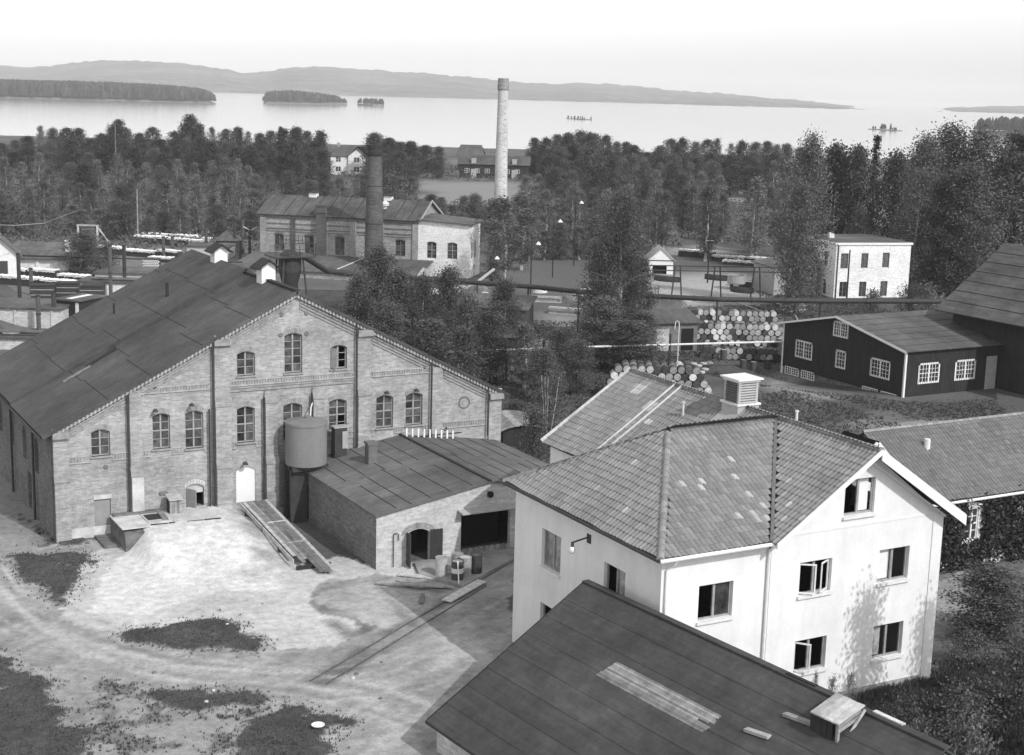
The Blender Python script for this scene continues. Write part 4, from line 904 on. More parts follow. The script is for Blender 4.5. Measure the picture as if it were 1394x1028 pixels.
# ------------------------------------------------------------------ tiled building with ivy wall on the right
IB = thing('ivy_building', 'low tiled building with an ivy covered wall behind the white house', 'building', (50.6, 51.27, 0))
iL = math.hypot(4.2, 2.75); IX0, IX1 = 50.9, 72.0
tiled(IB, (IX0, 50.97, 3.72), (1, 0, 0), (0, 4.2, 2.75), [(0, 0), (IX1-IX0, 0), (IX1-IX0, iL), (0, iL)], 0, (), 'rear_tile', 12)
mb = MB(); slab(mb, [(IX0, 55.17, 6.45), (IX1, 55.17, 6.45), (IX1, 59.4, 3.7), (IX0, 59.4, 3.7)], .06); mb.build('roof', MAT['mid_tar'], IB)
ridge_caps(IB, (IX0, 55.17, 6.5), (66, 55.17, 6.5), .1, .36)
wall(IB, (51.1, 51.27, 0), 0, [(0, -.3), (20.5, -.3), (20.5, 3.7), (0, 3.7)], [rect(54.55, 55.35, 1.45, 3.05, 51.1)], MAT['plaster_sill'], .2)
wall(IB, (51.1, 59.1, 0), R(-90), [(0, -.3), (7.83, -.3), (7.83, 3.8), (3.93, 6.4), (0, 3.8)], [], MAT['plaster_sill'])
window(IB, (54.95, 51.27, 1.45), 0, .8, 1.6, 0, 2, 4, 'white_paint', split=False, sill='plaster', recess=.05)
MB().box(54.5, 55.5, 51.2, 51.27, 3.2, 3.42).build('lintel', MAT['white_paint'], IB)
MB().tube([(IX0, 50.88, 3.64), (IX1, 50.88, 3.64)], .07, 6).build('gutter', MAT['white_paint'], IB)
MB().tube([(54.1, 53.9, 5.4), (54.1, 53.9, 6.1)], .16, 10).build('vent_pipe', MAT['plaster_sill'], IB)
pk = MB().poly([(49.6, 53.6, 4.6), (51.2, 53.6, 4.6), (50.4, 53.6, 6.05)]).build('porch_gable', MAT['void'], IB)
MB().bar((49.2, 53.5, 5.1), (50.4, 53.5, 6.3), .12, .2).bar((50.4, 53.5, 6.3), (51.6, 53.5, 5.1), .12, .2).build('bargeboard', MAT['white_paint'], pk)
mb = MB(); slab(mb, [(49.1, 53.45, 5.15), (50.4, 53.45, 6.42), (50.4, 56, 6.42), (49.1, 56, 5.15)], .06); slab(mb, [(50.4, 53.45, 6.42), (51.7, 53.45, 5.15), (51.7, 56, 5.15), (50.4, 56, 6.42)], .06); mb.build('porch_roof', MAT['rear_tile'], pk)
MB().box(49.7, 51.0, 53.65, 57, -.2, 4.7).build('porch_wall', MAT['plaster_sill'], pk)

# ------------------------------------------------------------------ dark timber house with white windows, and its tall neighbour
DT = thing('timber_house', 'dark timber house with white barred windows and low pitched felt roof', 'house', (82.23, 84.91, 0))
ox, oy = 82.23, 84.91
def dz(y): return 5.3-(8.03-y)*.19 if y < 8.03 else 5.3-(y-8.03)*.22
DG = [(13.25, 11.0, 1.0, 2.53, 4), (8.08, 6.8, .98, 2.5, 2), (3.9, 1.6, 1.04, 2.56, 4), (8.6, 6.75, 3.55, 4.85, 4)]
BS = [(14.45, 12.65, -.68, .0), (12.28, 10.6, -.68, .03), (4.65, 2.8, -.32, .08), (2.5, .65, -.28, .07)]
wall(DT, (ox, oy+14.9, 0), R(-90), [(0, -.1), (14.9, -.1), (14.9, 3.78), (14.9-8.03, 5.28), (0, 3.76)], [rect(14.9-a, 14.9-b, c, d, 0) for a, b, c, d, k in DG], MAT['dark_wood'], .1)
wall(DT, (ox, oy, 0), 0, [(0, -.1), (13, -.1), (13, 3.78), (0, 3.78)], [rect(1.43, 3.68, .95, 2.58, 0), rect(5.35, 7.6, .93, 2.6, 0)], MAT['dark_wood'], .1)
wall(DT, (ox+.06, oy+14.85, 0), R(-90), [(0, -2), (14.8, -2), (14.8, -.1), (0, -.1)], [rect(14.85-a, 14.85-b, c, min(d, -.14), 0) for a, b, c, d in BS[:0]], MAT['dirty_concrete'], name='foundation')
wall(DT, (ox, oy+.06, 0), 0, [(0.06, -2), (13, -2), (13, -.1), (.06, -.1)], [], MAT['dirty_concrete'], name='foundation')
rb = random.Random(8)
bl = MB()
for i in range(74):
    y = oy+.02+i*.2; bl.box(ox-.022, ox, y+.16, y+.2, -.1, dz(i*.2+.1)-.12)
for i in range(45): bl.box(ox+.1+i*.2, ox+.14+i*.2, oy-.022, oy, -.1, 3.7)
bl.build('cover_battens', MAT['dark_wood'], DT)['kind'] = 'stuff'
def casing(T, loc, rz, w, h, t=.14, mat='white_paint'):
    mb = MB()
    for q in ((-w/2-.02, w/2+.02, h-t+.04, h+.04), (-w/2-.02, w/2+.02, -.04, t-.04), (-w/2-.02, -w/2+t-.02, t-.04, h-t+.04), (w/2-t+.02, w/2+.02, t-.04, h-t+.04)): mb.box(q[0], q[1], -.05, .02, q[2], q[3])
    return link('window_casing', mb.mesh('window_casing', MAT[mat]), T, tuple(Vector(loc)-org_of(T)), rz)
for a, b, c, d, k in DG:
    window(DT, (ox, oy+(a+b)/2, c), R(-90), a-b, d-c, 0, k*1+ (1 if k == 2 else 2), 4, 'white_paint', split=False, recess=-.02, gb=.035, bw=.15, mull=.14)
for a, b, c, d in BS:
    window(DT, (ox-.03, oy+(a+b)/2, c), R(-90), a-b, d-c, 0, 6, 3, 'white_paint', split=False, recess=0, gb=.03, bw=.07)
for a, b in ((1.43, 3.68), (5.35, 7.6)): window(DT, (ox+(a+b)/2, oy, .94), 0, b-a, 1.66, 0, 6, 4, 'white_paint', split=False, recess=-.02, gb=.035, bw=.15, mull=.14)
MB().box(ox+8.74, ox+9.9, oy-.06, oy, -.1, 2.7).build('door', MAT['grey_metal'], DT)['label'] = 'pale plank door'
MB().box(ox-.06, ox+.1, oy-.06, oy+.1, -.3, 3.75).build('corner_board', MAT['white_paint'], DT); MB().box(ox-.06, ox+.1, oy+14.8, oy+14.96, -.9, 3.72).build('corner_board', MAT['white_paint'], DT)
for y0, y1 in ((-.35, 8.03), (8.03, 15.3)):
    mb = MB(); q = [(ox-.35, oy+y0, dz(y0)), (ox+13.2, oy+y0, dz(y0)), (ox+13.2, oy+y1, dz(y1)), (ox-.35, oy+y1, dz(y1))]; slab(mb, q, .09); rf = mb.build('roof', MAT['mid_tar'], DT)
    MB().bar((ox-.37, oy+y0, dz(y0)-.08), (ox-.37, oy+y1, dz(y1)-.08), .04, .17).build('bargeboard', MAT['white_paint'], rf)
    sm_ = MB()
    for i in range(1, 7):
        y = y0+(y1-y0)*i/7; sm_.box(ox-.3, ox+13, oy+y-.025, oy+y+.025, dz(y)-.01, dz(y)+.015)
    sm_.build('roof_seam', MAT['seam'], rf)
BT = thing('tall_roofed_barn', 'tall dark barn with a steep felt roof rising over the timber house', 'barn', (92.2, 76, 0))
mb = MB(); mb.box(92.3, 104, 76, 90.2, -.3, 5.9); mb.poly([(92.3, 90.2, 5.9), (104, 90.2, 5.9), (98.1, 90.2, 10.9)][::-1]); mb.poly([(92.3, 76, 5.9), (104, 76, 5.9), (98.1, 76, 10.9)]); mb.build('wall', MAT['dark_wood'], BT)
mb = MB(); slab(mb, [(90.5, 75, 5.78), (98.1, 75, 11.15), (98.1, 90.6, 11.15), (90.5, 90.6, 5.78)], .12); rf = mb.build('roof', MAT['mid_tar'], BT)
for i in range(1, 7):
    t = i/7; MB().bar((90.5+7.6*t, 75, 5.8+5.37*t), (90.5+7.6*t, 90.55, 5.8+5.37*t), .06, .03).build('roof_seam', MAT['seam'], rf)
mb = MB(); slab(mb, [(98.1, 75, 11.15), (105.5, 75, 5.8), (105.5, 90.6, 5.8), (98.1, 90.6, 11.15)], .12); mb.build('roof', MAT['mid_tar'], BT)

# ------------------------------------------------------------------ white brick block at the right
WT = thing('white_brick_block', 'pale two storey flat roofed brick block with narrow windows half behind trees', 'building', (115.62, 131.89, 0), R(-14), parent_world=False)
ww = [(.66, 1.62, 3.45, 5.22), (3.27, 4.16, 3.5, 5.22), (6.0, 6.9, 3.55, 5.28), (.72, 1.65, .15, 1.9), (3.24, 4.16, .15, 1.9), (5.98, 6.88, .2, 1.95)]
wall(WT, (0, 0, 0), 0, [(0, -.4), (9.6, -.4), (9.6, 6.2), (0, 6.2)], [rect(a, b, c, d, 0) for a, b, c, d in ww], MAT['pale_brick'], .2)
for a, b, c, d in ww: window(WT, ((a+b)/2, 0, c), 0, b-a, d-c, 0, 2, 3, 'dark_frame', split=False, recess=.1)
sw = [(2., 2.9, 3.5, 5.2), (5.5, 6.4, 3.5, 5.2), (2., 2.9, .2, 1.9), (5.5, 6.4, .2, 1.9)]
wall(WT, (0, 9.8, 0), R(-90), [(0, -.4), (9.8, -.4), (9.8, 6.2), (0, 6.2)], [rect(9.8-b, 9.8-a, c, d, 0) for a, b, c, d in sw], MAT['pale_brick'], .2)
for a, b, c, d in sw: window(WT, (0, (a+b)/2, c), R(-90), b-a, d-c, 0, 2, 3, 'dark_frame', split=False, recess=.1)
MB().box(9.55, 9.6, 0.01, 9.8, -.4, 6.2).box(0.01, 9.55, 9.75, 9.8, -.4, 6.2).build('rear_wall', MAT['pale_brick'], WT)
MB().box(-.15, 9.75, -.15, 9.95, 6.2, 6.45).build('cornice', MAT['plaster'], WT); MB().box(0, 9.6, 0, 9.8, 6.45, 6.5).build('roof', MAT['old_tar'], WT)
MB().box(1.6, 2.2, 5, 5.6, 6.5, 7.1).build('chimney', MAT['plaster_sill'], WT)
downpipe(WT, .25, -.1, 0, 6.2, 'iron', .06)
LT = thing('lean_to_shed', 'dark lean-to shed against the left side of the white brick block', 'shed', (110.49, 136.14, 0), R(-14), parent_world=False)
mb = MB(); mb.hexa([(-.2, 0, -.3), (5.2, 0, -.3), (5.2, 6, -.3), (-.2, 6, -.3), (-.2, 0, 3.3), (5.2, 0, 4.2), (5.2, 6, 4.2), (-.2, 6, 3.3)]); mb.build('wall', MAT['grey_paint'], LT)
mb = MB(); slab(mb, [(-.5, -.3, 3.32), (5.3, -.3, 4.3), (5.3, 6.3, 4.3), (-.5, 6.3, 3.32)], .1); mb.build('roof', MAT['mid_tar'], LT)

# ------------------------------------------------------------------ small white garage
GT = thing('white_garage', 'small white gabled garage with dark open doorway', 'garage', (107.41, 157.82, 0), R(-29), parent_world=False)
wall(GT, (0, 0, 0), 0, [(-.1, -.2), (3.0, -.2), (3.0, 1.95), (1.4, 3.3), (-.1, 1.95)], [rect(.35, 2.2, 0, 1.1, 0)], MAT['plaster'], .15)
MB().box(.2, 2.4, .6, .65, -.1, 1.5).build('inner_wall', MAT['void'], GT); MB().box(-.1, 0, .01, 4.5, -.2, 1.95).box(2.9, 3.0, .01, 4.5, -.2, 1.95).build('side_wall', MAT['plaster_sill'], GT)
MB().box(-.2, 3.1, -.06, .0, 1.72, 1.82).build('door_rail', MAT['iron'], GT)
mb = MB(); slab(mb, [(-.4, -.2, 1.75), (1.45, -.2, 3.42), (1.45, 4.7, 3.42), (-.4, 4.7, 1.75)], .08); slab(mb, [(1.45, -.2, 3.42), (3.3, -.2, 1.75), (3.3, 4.7, 1.75), (1.45, 4.7, 3.42)], .08); mb.build('roof', MAT['grey_metal'], GT)

# ------------------------------------------------------------------ power house in the middle distance
PT = thing('power_house', 'long brick power house with pilasters, arched windows and a white brick wing', 'building', (82.8, 160.77, 0), R(-42), parent_world=False)
PW = [(-25.35, -24.1, 2.2), (-21.35, -20.1, 1.95), (-17.3, -16.05, 1.98), (-13.4, -12.2, 2.1), (-9.45, -8.15, 2.25)]
wall(PT, (-27.2, 0, 0), 0, [(0, -.3), (20.7, -.3), (20.7, 6.75), (0, 6.75)], [archpoly(a+27.2, b+27.2, z, 4.3, .2) for a, b, z in PW], MAT['power_brick'], .25)
for a, b, z in PW: window(PT, ((a+b)/2, 0, z), 0, b-a, 4.3-z, .2, 2, 3, 'dark_frame', ring='dark_moulding', recess=.15)
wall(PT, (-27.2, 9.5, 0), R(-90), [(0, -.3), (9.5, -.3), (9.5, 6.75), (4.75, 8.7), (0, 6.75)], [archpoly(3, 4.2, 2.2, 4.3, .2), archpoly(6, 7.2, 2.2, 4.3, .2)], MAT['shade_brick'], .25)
wall(PT, (-6.5, 0, 0), R(90), [(0, 5.), (9.5, 5.), (9.5, 6.75), (4.75, 8.7), (0, 6.75)], [], MAT['power_brick'])
for a, b in [(-27.2, -26.4), (-23.1, -22.55), (-15.25, -14.5), (-11.4, -10.9), (-7.2, -6.5)]: MB().box(a, b, -.18, .01, -.3, 6.3).build('pilaster', MAT['chimney_brick' if a > -24 and a < -22 else 'power_brick'], PT)
for z, h, t in ((6.35, .12, .2), (6.6, .15, .3), (5.55, .12, .08), (4.95, .1, .1), (4.6, .1, .06)):
    for a, b in ([(-27.2, -6.5)] if z > 6 else [(-26.4, -23.1), (-22.55, -19.5), (-18.3, -15.25), (-14.5, -11.4), (-10.9, -7.2)]): MB().box(a, b, -t, 0, z, z+h).build('string_course', MAT['dark_moulding'], PT)
dn = MB(); [dn.box(-27.1+i*.3, -26.95+i*.3, -.22, 0, 6.44, 6.58) for i in range(68)]; dn.build('dentil_course', MAT['power_brick'], PT)['kind'] = 'stuff'
mb = MB(); slab(mb, [(-27.6, -.45, 6.75), (-6.2, -.45, 6.75), (-6.2, 4.75, 8.85), (-27.6, 4.75, 8.85)], .12); slab(mb, [(-27.6, 4.75, 8.85), (-6.2, 4.75, 8.85), (-6.2, 9.95, 6.75), (-27.6, 9.95, 6.75)], .12); rf = mb.build('roof', MAT['mid_tar'], PT)
for i in range(1, 12): MB().bar((-27.6+i*1.8, -.4, 6.79), (-27.6+i*1.8, 4.7, 8.87), .05, .03).build('roof_seam', MAT['seam'], rf)
MB().bar((-6.15, -.45, 6.75), (-6.15, 4.75, 8.85), .08, .25).bar((-6.15, 4.75, 8.85), (-6.15, 9.95, 6.75), .08, .25).build('bargeboard', MAT['grey_paint'], rf)
for x in (-21.9, -11.9):
    v_ = MB().box(x-.5, x+.5, 4.3, 5.2, 8.6, 9.3).build('roof_ventilator', MAT['plaster'], PT); MB().box(x-.7, x+.7, 4.1, 5.4, 9.3, 9.42).build('ventilator_roof', MAT['seam'], v_)
MB().tube([(-11.6, 2.4, 7.6), (-11.6, 2.4, 8.4)], .28, 10).lathe([(.5, 8.2), (.55, 8.5), (.15, 8.8)], (-11.6, 2.4, 0), 12).build('vent_pipe', MAT['pale_metal'], PT)
MB().box(-19.55, -18.4, -.7, .02, -.3, 8.0).box(-19.65, -18.3, -.8, .02, 7.2, 7.4).box(-19.65, -18.3, -.8, .02, 8, 8.25).build('chimney_stack', MAT['chimney_brick'], PT)
pw = [(-5.4, -4.15, 2.2, 4.28), (-2.8, -1.5, 2.25, 4.3)]
wall(PT, (-6.5, -.02, 0), 0, [(0, -.3), (6.5, -.3), (6.5, 6.5), (0, 6.85)], [archpoly(a+6.5, b+6.5, c, d, .18) for a, b, c, d in pw], MAT['pale_brick'], .25)
for a, b, c, d in pw: window(PT, ((a+b)/2, 0, c), 0, b-a, d-c, .18, 2, 4, 'frame_paint', recess=.12)
wall(PT, (0, -.02, 0), R(90), [(0, -.3), (5.2, -.3), (5.2, 6.6), (0, 6.5)], [archpoly(.9, 1.7, 2.2, 4.4, .15), archpoly(2.5, 3.3, 2.2, 4.4, .15), rect(2.2, 2.9, 0, 1.5, 0)], MAT['pale_brick'], .2)
for u in (1.3, 2.9): window(PT, (0, u, 2.2), R(90), .8, 2.2, .15, 2, 4, 'frame_paint', split=False)
MB().box(-6.4, -.1, 5.1, 5.2, -.3, 6.6).box(-6.3, -.3, 1.5, 1.55, 0, 6.3).build('rear_wall', MAT['pale_brick'], PT)
mb = MB(); slab(mb, [(-6.6, -.4, 7.0), (.35, -.4, 6.6), (.35, 5.6, 6.75), (-6.6, 5.6, 7.3)], .12); mb.build('wing_roof', MAT['old_tar'], PT)
mb = MB(); slab(mb, [(-28, -8.5, .9), (-4.5, -8.5, .9), (-4.5, -.02, 1.95), (-28, -.02, 1.95)], .12); mb.build('lean_to_roof', MAT['old_tar'], PT)
MB().box(-28, -4.6, -8.2, -8.0, -.3, .85).build('lean_to_wall', MAT['power_brick'], PT); MB().bar((-14.6, -8, 1.05), (-13.2, -1, 1.9), .12, .08).build('roof_rail', MAT['pale_metal'], PT)
mb = MB(); [mb.bar((-24.5+i*.55, -1, 3.2), (-24.5+i*.55, -1, 4.3), .05) for i in range(7)]; [mb.bar((-24.5, -1, z), (-21.2, -1, z), .05) for z in (3.7, 4.25)]; mb.build('railing', MAT['iron'], PT)
DC = thing('dark_chimney', 'round dark brick chimney stack in front of the power house', 'chimney', tuple(Matrix.Rotation(R(-42), 4, 'Z')@Vector((-10.85, -4, 0))+Vector((82.8, 160.77, 0))), parent_world=False)
MB().lathe([(1.22, -.5), (1.16, 3), (.86, 14.6), (.86, 14.7)], (0, 0, 0), 28).build('shaft', MAT['chimney_brick'], DC)
MB().lathe([(.86, 14.6), (.95, 14.75), (.95, 15.2), (.86, 15.3), (.88, 15.9), (.62, 15.9), (.6, 15)], (0, 0, 0), 28).build('crown', MAT['seam'], DC)
for z in (6.5, 11.): r_ = 1.16-(z-3)*.0259; MB().lathe([(r_+.005, z), (r_+.03, z+.03), (r_+.03, z+.1), (r_, z+.13)], (0, 0, 0), 28).build('iron_band', MAT['iron'], DC)
WC = thing('white_chimney', 'tall slender whitewashed round chimney standing alone before the lake', 'chimney', tuple(dp(681, 285, 240)*np.array([1, 1, 0])), parent_world=False)
MB().lathe([(1.13, -.5), (1.08, 5), (.80, 22.6)], (0, 0, 0), 32).build('shaft', MAT['white_chimney_brick'], WC)
MB().lathe([(.80, 22.6), (.92, 22.75), (.92, 23.6), (.86, 23.7), (.86, 24.5), (.6, 24.5), (.58, 23)], (0, 0, 0), 32).build('crown', MAT['stone_cap'], WC)
mb = MB(); [mb.box(-.2, .2, -1.12+.0145*z*1.0-.06, -1.1+.0145*z, z, z+.04) for z in range(4, 22)]; mb.build('climbing_irons', MAT['iron'], WC)
# ------------------------------------------------------------------ small brick gable behind the factory ridge, cyclone and ducts
SB = thing('brick_gable_house', 'small brick gabled building with arched windows peeping behind the factory roof', 'building', tuple(gp(437, 458, 0)*np.array([1, 1, 0])), R(-24), parent_world=False)
wall(SB, (2.3, -3, 0), R(90), [(0, -.3), (6, -.3), (6, 2.2), (3, 4.2), (0, 2.2)], [archpoly(1.2, 2., .9, 2.3, .15), archpoly(2.6, 3.4, .9, 2.9, .15), archpoly(4., 4.8, .9, 2.3, .15)], MAT['power_brick'], .2)
for u, h in ((1.6, 1.4), (3., 2.), (4.4, 1.4)): window(SB, (2.3, -3+u, .9), R(90), .8, h, .15, 2, 3, 'frame_paint', split=False)
wall(SB, (-6, -3, 0), 0, [(0, -.3), (8.3, -.3), (8.3, 2.2), (0, 2.2)], [], MAT['power_brick'])
mb = MB(); slab(mb, [(-6.2, -3.4, 2.05), (2.6, -3.4, 2.05), (2.6, 0, 4.35), (-6.2, 0, 4.35)], .1); slab(mb, [(-6.2, 0, 4.35), (2.6, 0, 4.35), (2.6, 3.4, 2.05), (-6.2, 3.4, 2.05)], .1); mb.build('roof', MAT['factory_tar'], SB)
CT = thing('dust_cyclone', 'dark sheet metal cyclone hopper on trestle legs behind the factory', 'hopper', (44.2, 119.0, 0))
MB().lathe([(.12, 3.6), (.25, 4.6), (.95, 7.2), (.98, 8.5), (.8, 8.8), (.3, 9.1), (0, 9.15)], (44.2, 119, 0), 20).build('cone', MAT['iron'], CT)
for sx, sy in ((-1, -1), (1, -1), (-1, 1), (1, 1)): MB().bar((44.2+sx*1.5, 119+sy*1.5, 0), (44.2+sx*.85, 119+sy*.85, 8.4), .12).build('leg', MAT['iron'], CT)
mb = MB(); mb.box(42.4, 46, 117.6, 120.4, 8.5, 8.6); [mb.bar((42.5+i*.7, 117.7, 8.6), (42.5+i*.7, 117.7, 9.7), .05) for i in range(6)]; mb.bar((42.4, 117.7, 9.2), (46, 117.7, 9.2), .05); mb.bar((42.4, 117.7, 9.7), (46, 117.7, 9.7), .05); mb.build('platform', MAT['iron'], CT)
DD = thing('duct', 'dark sloping duct running from the cyclone down to the long pipe', 'duct', (45, 119, 8.3))
MB().tube([(45.0, 119.2, 8.6), (46.2, 121.5, 8.3), (52.5, 131.5, 5.5), (57.5, 133.5, 4.6), (62.6, 134.2, 4.2)], .28, 10).build('duct_tube', MAT['iron'], DD)
PP = thing('long_pipe', 'long dark pipe carried on posts across the yard behind the drum stacks', 'pipe', (62.6, 134.0, 4.2))
pts = [(62.6, 134.0, 4.1), (71.05, 125.2, 4.05), (74.1, 120.7, 4.0), (79, 116, 4.0), (84.0, 111.9, 4.0), (93, 107.8, 4.0), (106, 103.2, 4.0)]
MB().tube(pts, .24, 10).build('pipe_run', MAT['iron'], PP)
for i, p_ in enumerate(pts): MB().tube([(p_[0], p_[1], -1), (p_[0], p_[1], 3.9)], .09, 6).build('post', MAT['iron'], PP)
for p_, q_ in zip(pts[:-1], pts[1:]):
    for t in (.33, .66):
        c_ = Vector(p_).lerp(Vector(q_), t); d_ = (Vector(q_)-Vector(p_)).normalized()*.06; MB().tube([c_-d_, c_+d_], .28, 10).build('flange', MAT['iron'], PP)
WP = thing('thin_pipe', 'thin pale pipe on posts reaching the corner of the dark timber house', 'pipe', (51.5, 102.7, 2.5))
MB().tube([(51.2, 102.8, 2.55), (59.4, 101.9, 2.5), (82.1, 99.75, 2.05)], .085, 8).build('pipe_run', MAT['pale_metal'], WP)
for x, y in ((56.2, 102.25), (59.4, 101.9), (71, 100.8)): MB().tube([(x, y, -.5), (x, y, 3.2)], .09, 6).build('post', MAT['iron'], WP)
TR = thing('pipe_trestle', 'pair of thin pipes on double trestle posts before the sandy lot', 'pipe', (92, 140, 0))
t0, t1 = gp(862, 367.5, 3.0), gp(1078, 371, 3.0)
for off in (0, .55): MB().tube([t0+np.array([0, 0, off]), t1+np.array([0, 0, off])], .07, 6).build('pipe_run', MAT['iron'], TR)
for x in (922, 976, 1030):
    a = gp(x, 406); s_ = (x-862)/216; c_ = t0+(t1-t0)*s_
    for o_ in (-.35, .35): MB().bar((c_[0]+o_*1.4, c_[1]-o_*.8, 0), (c_[0]+o_*.7, c_[1]-o_*.4, 3.6), .12).build('post', MAT['iron'], TR)
    MB().bar((c_[0]-.4, c_[1]+.2, 3.0), (c_[0]+.4, c_[1]-.2, 3.0), .1).build('cross_bar', MAT['iron'], TR)
for nm, lab, pts_ in [('steam_pipe', 'short dark pipe end sticking up left of the white brick wing', [(566, 380, 3.6), (577, 366, 4.2), (579, 367, 4.2)]), ('drain_pipe', 'pale slanting pipe in front of the white brick wing corner', [(628, 396, 2.2), (650, 384, 3.2), (672, 367, 4.0)])]:
    q = [gp(*w_) for w_ in pts_]; t = thing(nm, lab, 'pipe', tuple(q[0])); MB().tube(q, .16, 8).build('pipe_run', MAT['grey_metal'], t); MB().tube([q[1]*np.array([1, 1, 0]), q[1]], .07, 6).build('post', MAT['iron'], t)
HP = thing('bent_standpipe', 'tall pale standpipe with a hooked top beside the near drum stack', 'standpipe', (69.47, 97.48, 0))
MB().tube([(69.47, 97.48, -.3), (69.47, 97.48, 4.6), (69.44, 97.52, 4.78), (69.36, 97.62, 4.84), (69.28, 97.72, 4.78), (69.25, 97.76, 4.2)], .04, 8).build('tube', MAT['pale_metal'], HP); MB().tube([(69.47, 97.48, 2.0), (69.47, 97.48, 2.15)], .1, 8).build('collar', MAT['grey_metal'], HP)
FV = thing('funnel_vent', 'white funnel shaped vent on a dark pipe beside the factory gable', 'vent', (52.5, 104.5, 0))
c_ = gp(618, 480, 2.2); FV.location = (c_[0], c_[1], 0); ORG[FV.name] = Vector((c_[0], c_[1], 0))
MB().lathe([(.3, 2.5), (.42, 2.9), (.48, 2.95), (.48, 3.1), (.1, 3.15)], (c_[0], c_[1], 0), 18).build('funnel', MAT['white_paint'], FV); MB().tube([(c_[0], c_[1], -.2), (c_[0], c_[1], 2.5)], .25, 10).build('tube', MAT['iron'], FV)
HU = thing('tarred_hut', 'small dark hut with bowed sheet roof beside the annex', 'hut', (46.5, 83.2, 0), R(-6), parent_world=False)
MB().box(-1.2, 1.2, -.9, 1.2, -.1, 1.35).build('wall', MAT['dark_wood'], HU); MB().box(-1.24, -1.2, -.3, .3, .1, 1.2).build('door', MAT['pale_wood'], HU)
for i in range(6):
    x0, x1 = -1.5+i*.5, -1.0+i*.5; zz = lambda x: 1.75-.22*(x/1.3)**2
    MB().hexa([(x0, -1.2, zz(x0)-.3), (x1, -1.2, zz(x1)-.3), (x1, 1.5, zz(x1)+.15), (x0, 1.5, zz(x0)+.15), (x0, -1.2, zz(x0)-.26), (x1+.04, -1.2, zz(x1)-.26), (x1+.04, 1.5, zz(x1)+.19), (x0, 1.5, zz(x0)+.19)]).build('roof_sheet', MAT['old_wood'], HU)
# sheds seen through the trees in the middle
for nm, lab, (x, y), (w, d, h), m_, rzz in [('brick_shed', 'low brick shed with a pale flat roof seen through the birches', (668, 452), (7.5, 4, 2.6), 'chimney_brick', -40), ('loading_shed', 'low open shed with a pale roof edge just behind the factory gable', (655, 492), (7, 3.5, 2.4), 'dark_wood', -20), ('store_shed', 'pale boarded shed behind the near drum stack', (905, 475), (5., 3., 2.6), 'old_wood', -12), ('dark_shed', 'long low dark shed roof left of the far drum stacks', (868, 440), (8, 6, 1.6), 'dark_wood', -35)]:
    c_ = gp(x, y); t = thing(nm, lab, 'shed', tuple(c_), R(rzz), parent_world=False)
    MB().box(-w/2, w/2, -d/2, d/2, -.2, h).build('wall', MAT[m_], t); MB().hexa([(-w/2-.3, -d/2-.3, h), (w/2+.3, -d/2-.3, h), (w/2+.3, d/2+.3, h+.7), (-w/2-.3, d/2+.3, h+.7), (-w/2-.3, -d/2-.3, h+.12), (w/2+.3, -d/2-.3, h+.12), (w/2+.3, d/2+.3, h+.82), (-w/2-.3, d/2+.3, h+.82)]).build('roof', MAT['old_tar' if nm != 'dark_shed' else 'mid_tar'], t)
    for i in range(2): MB().box(-w/2+1+i*2.4, -w/2+2.2+i*2.4, -d/2-.03, -d/2, .1, h-.5).build('door', MAT['pale_wood' if nm == 'store_shed' and i == 0 else 'void'], t)
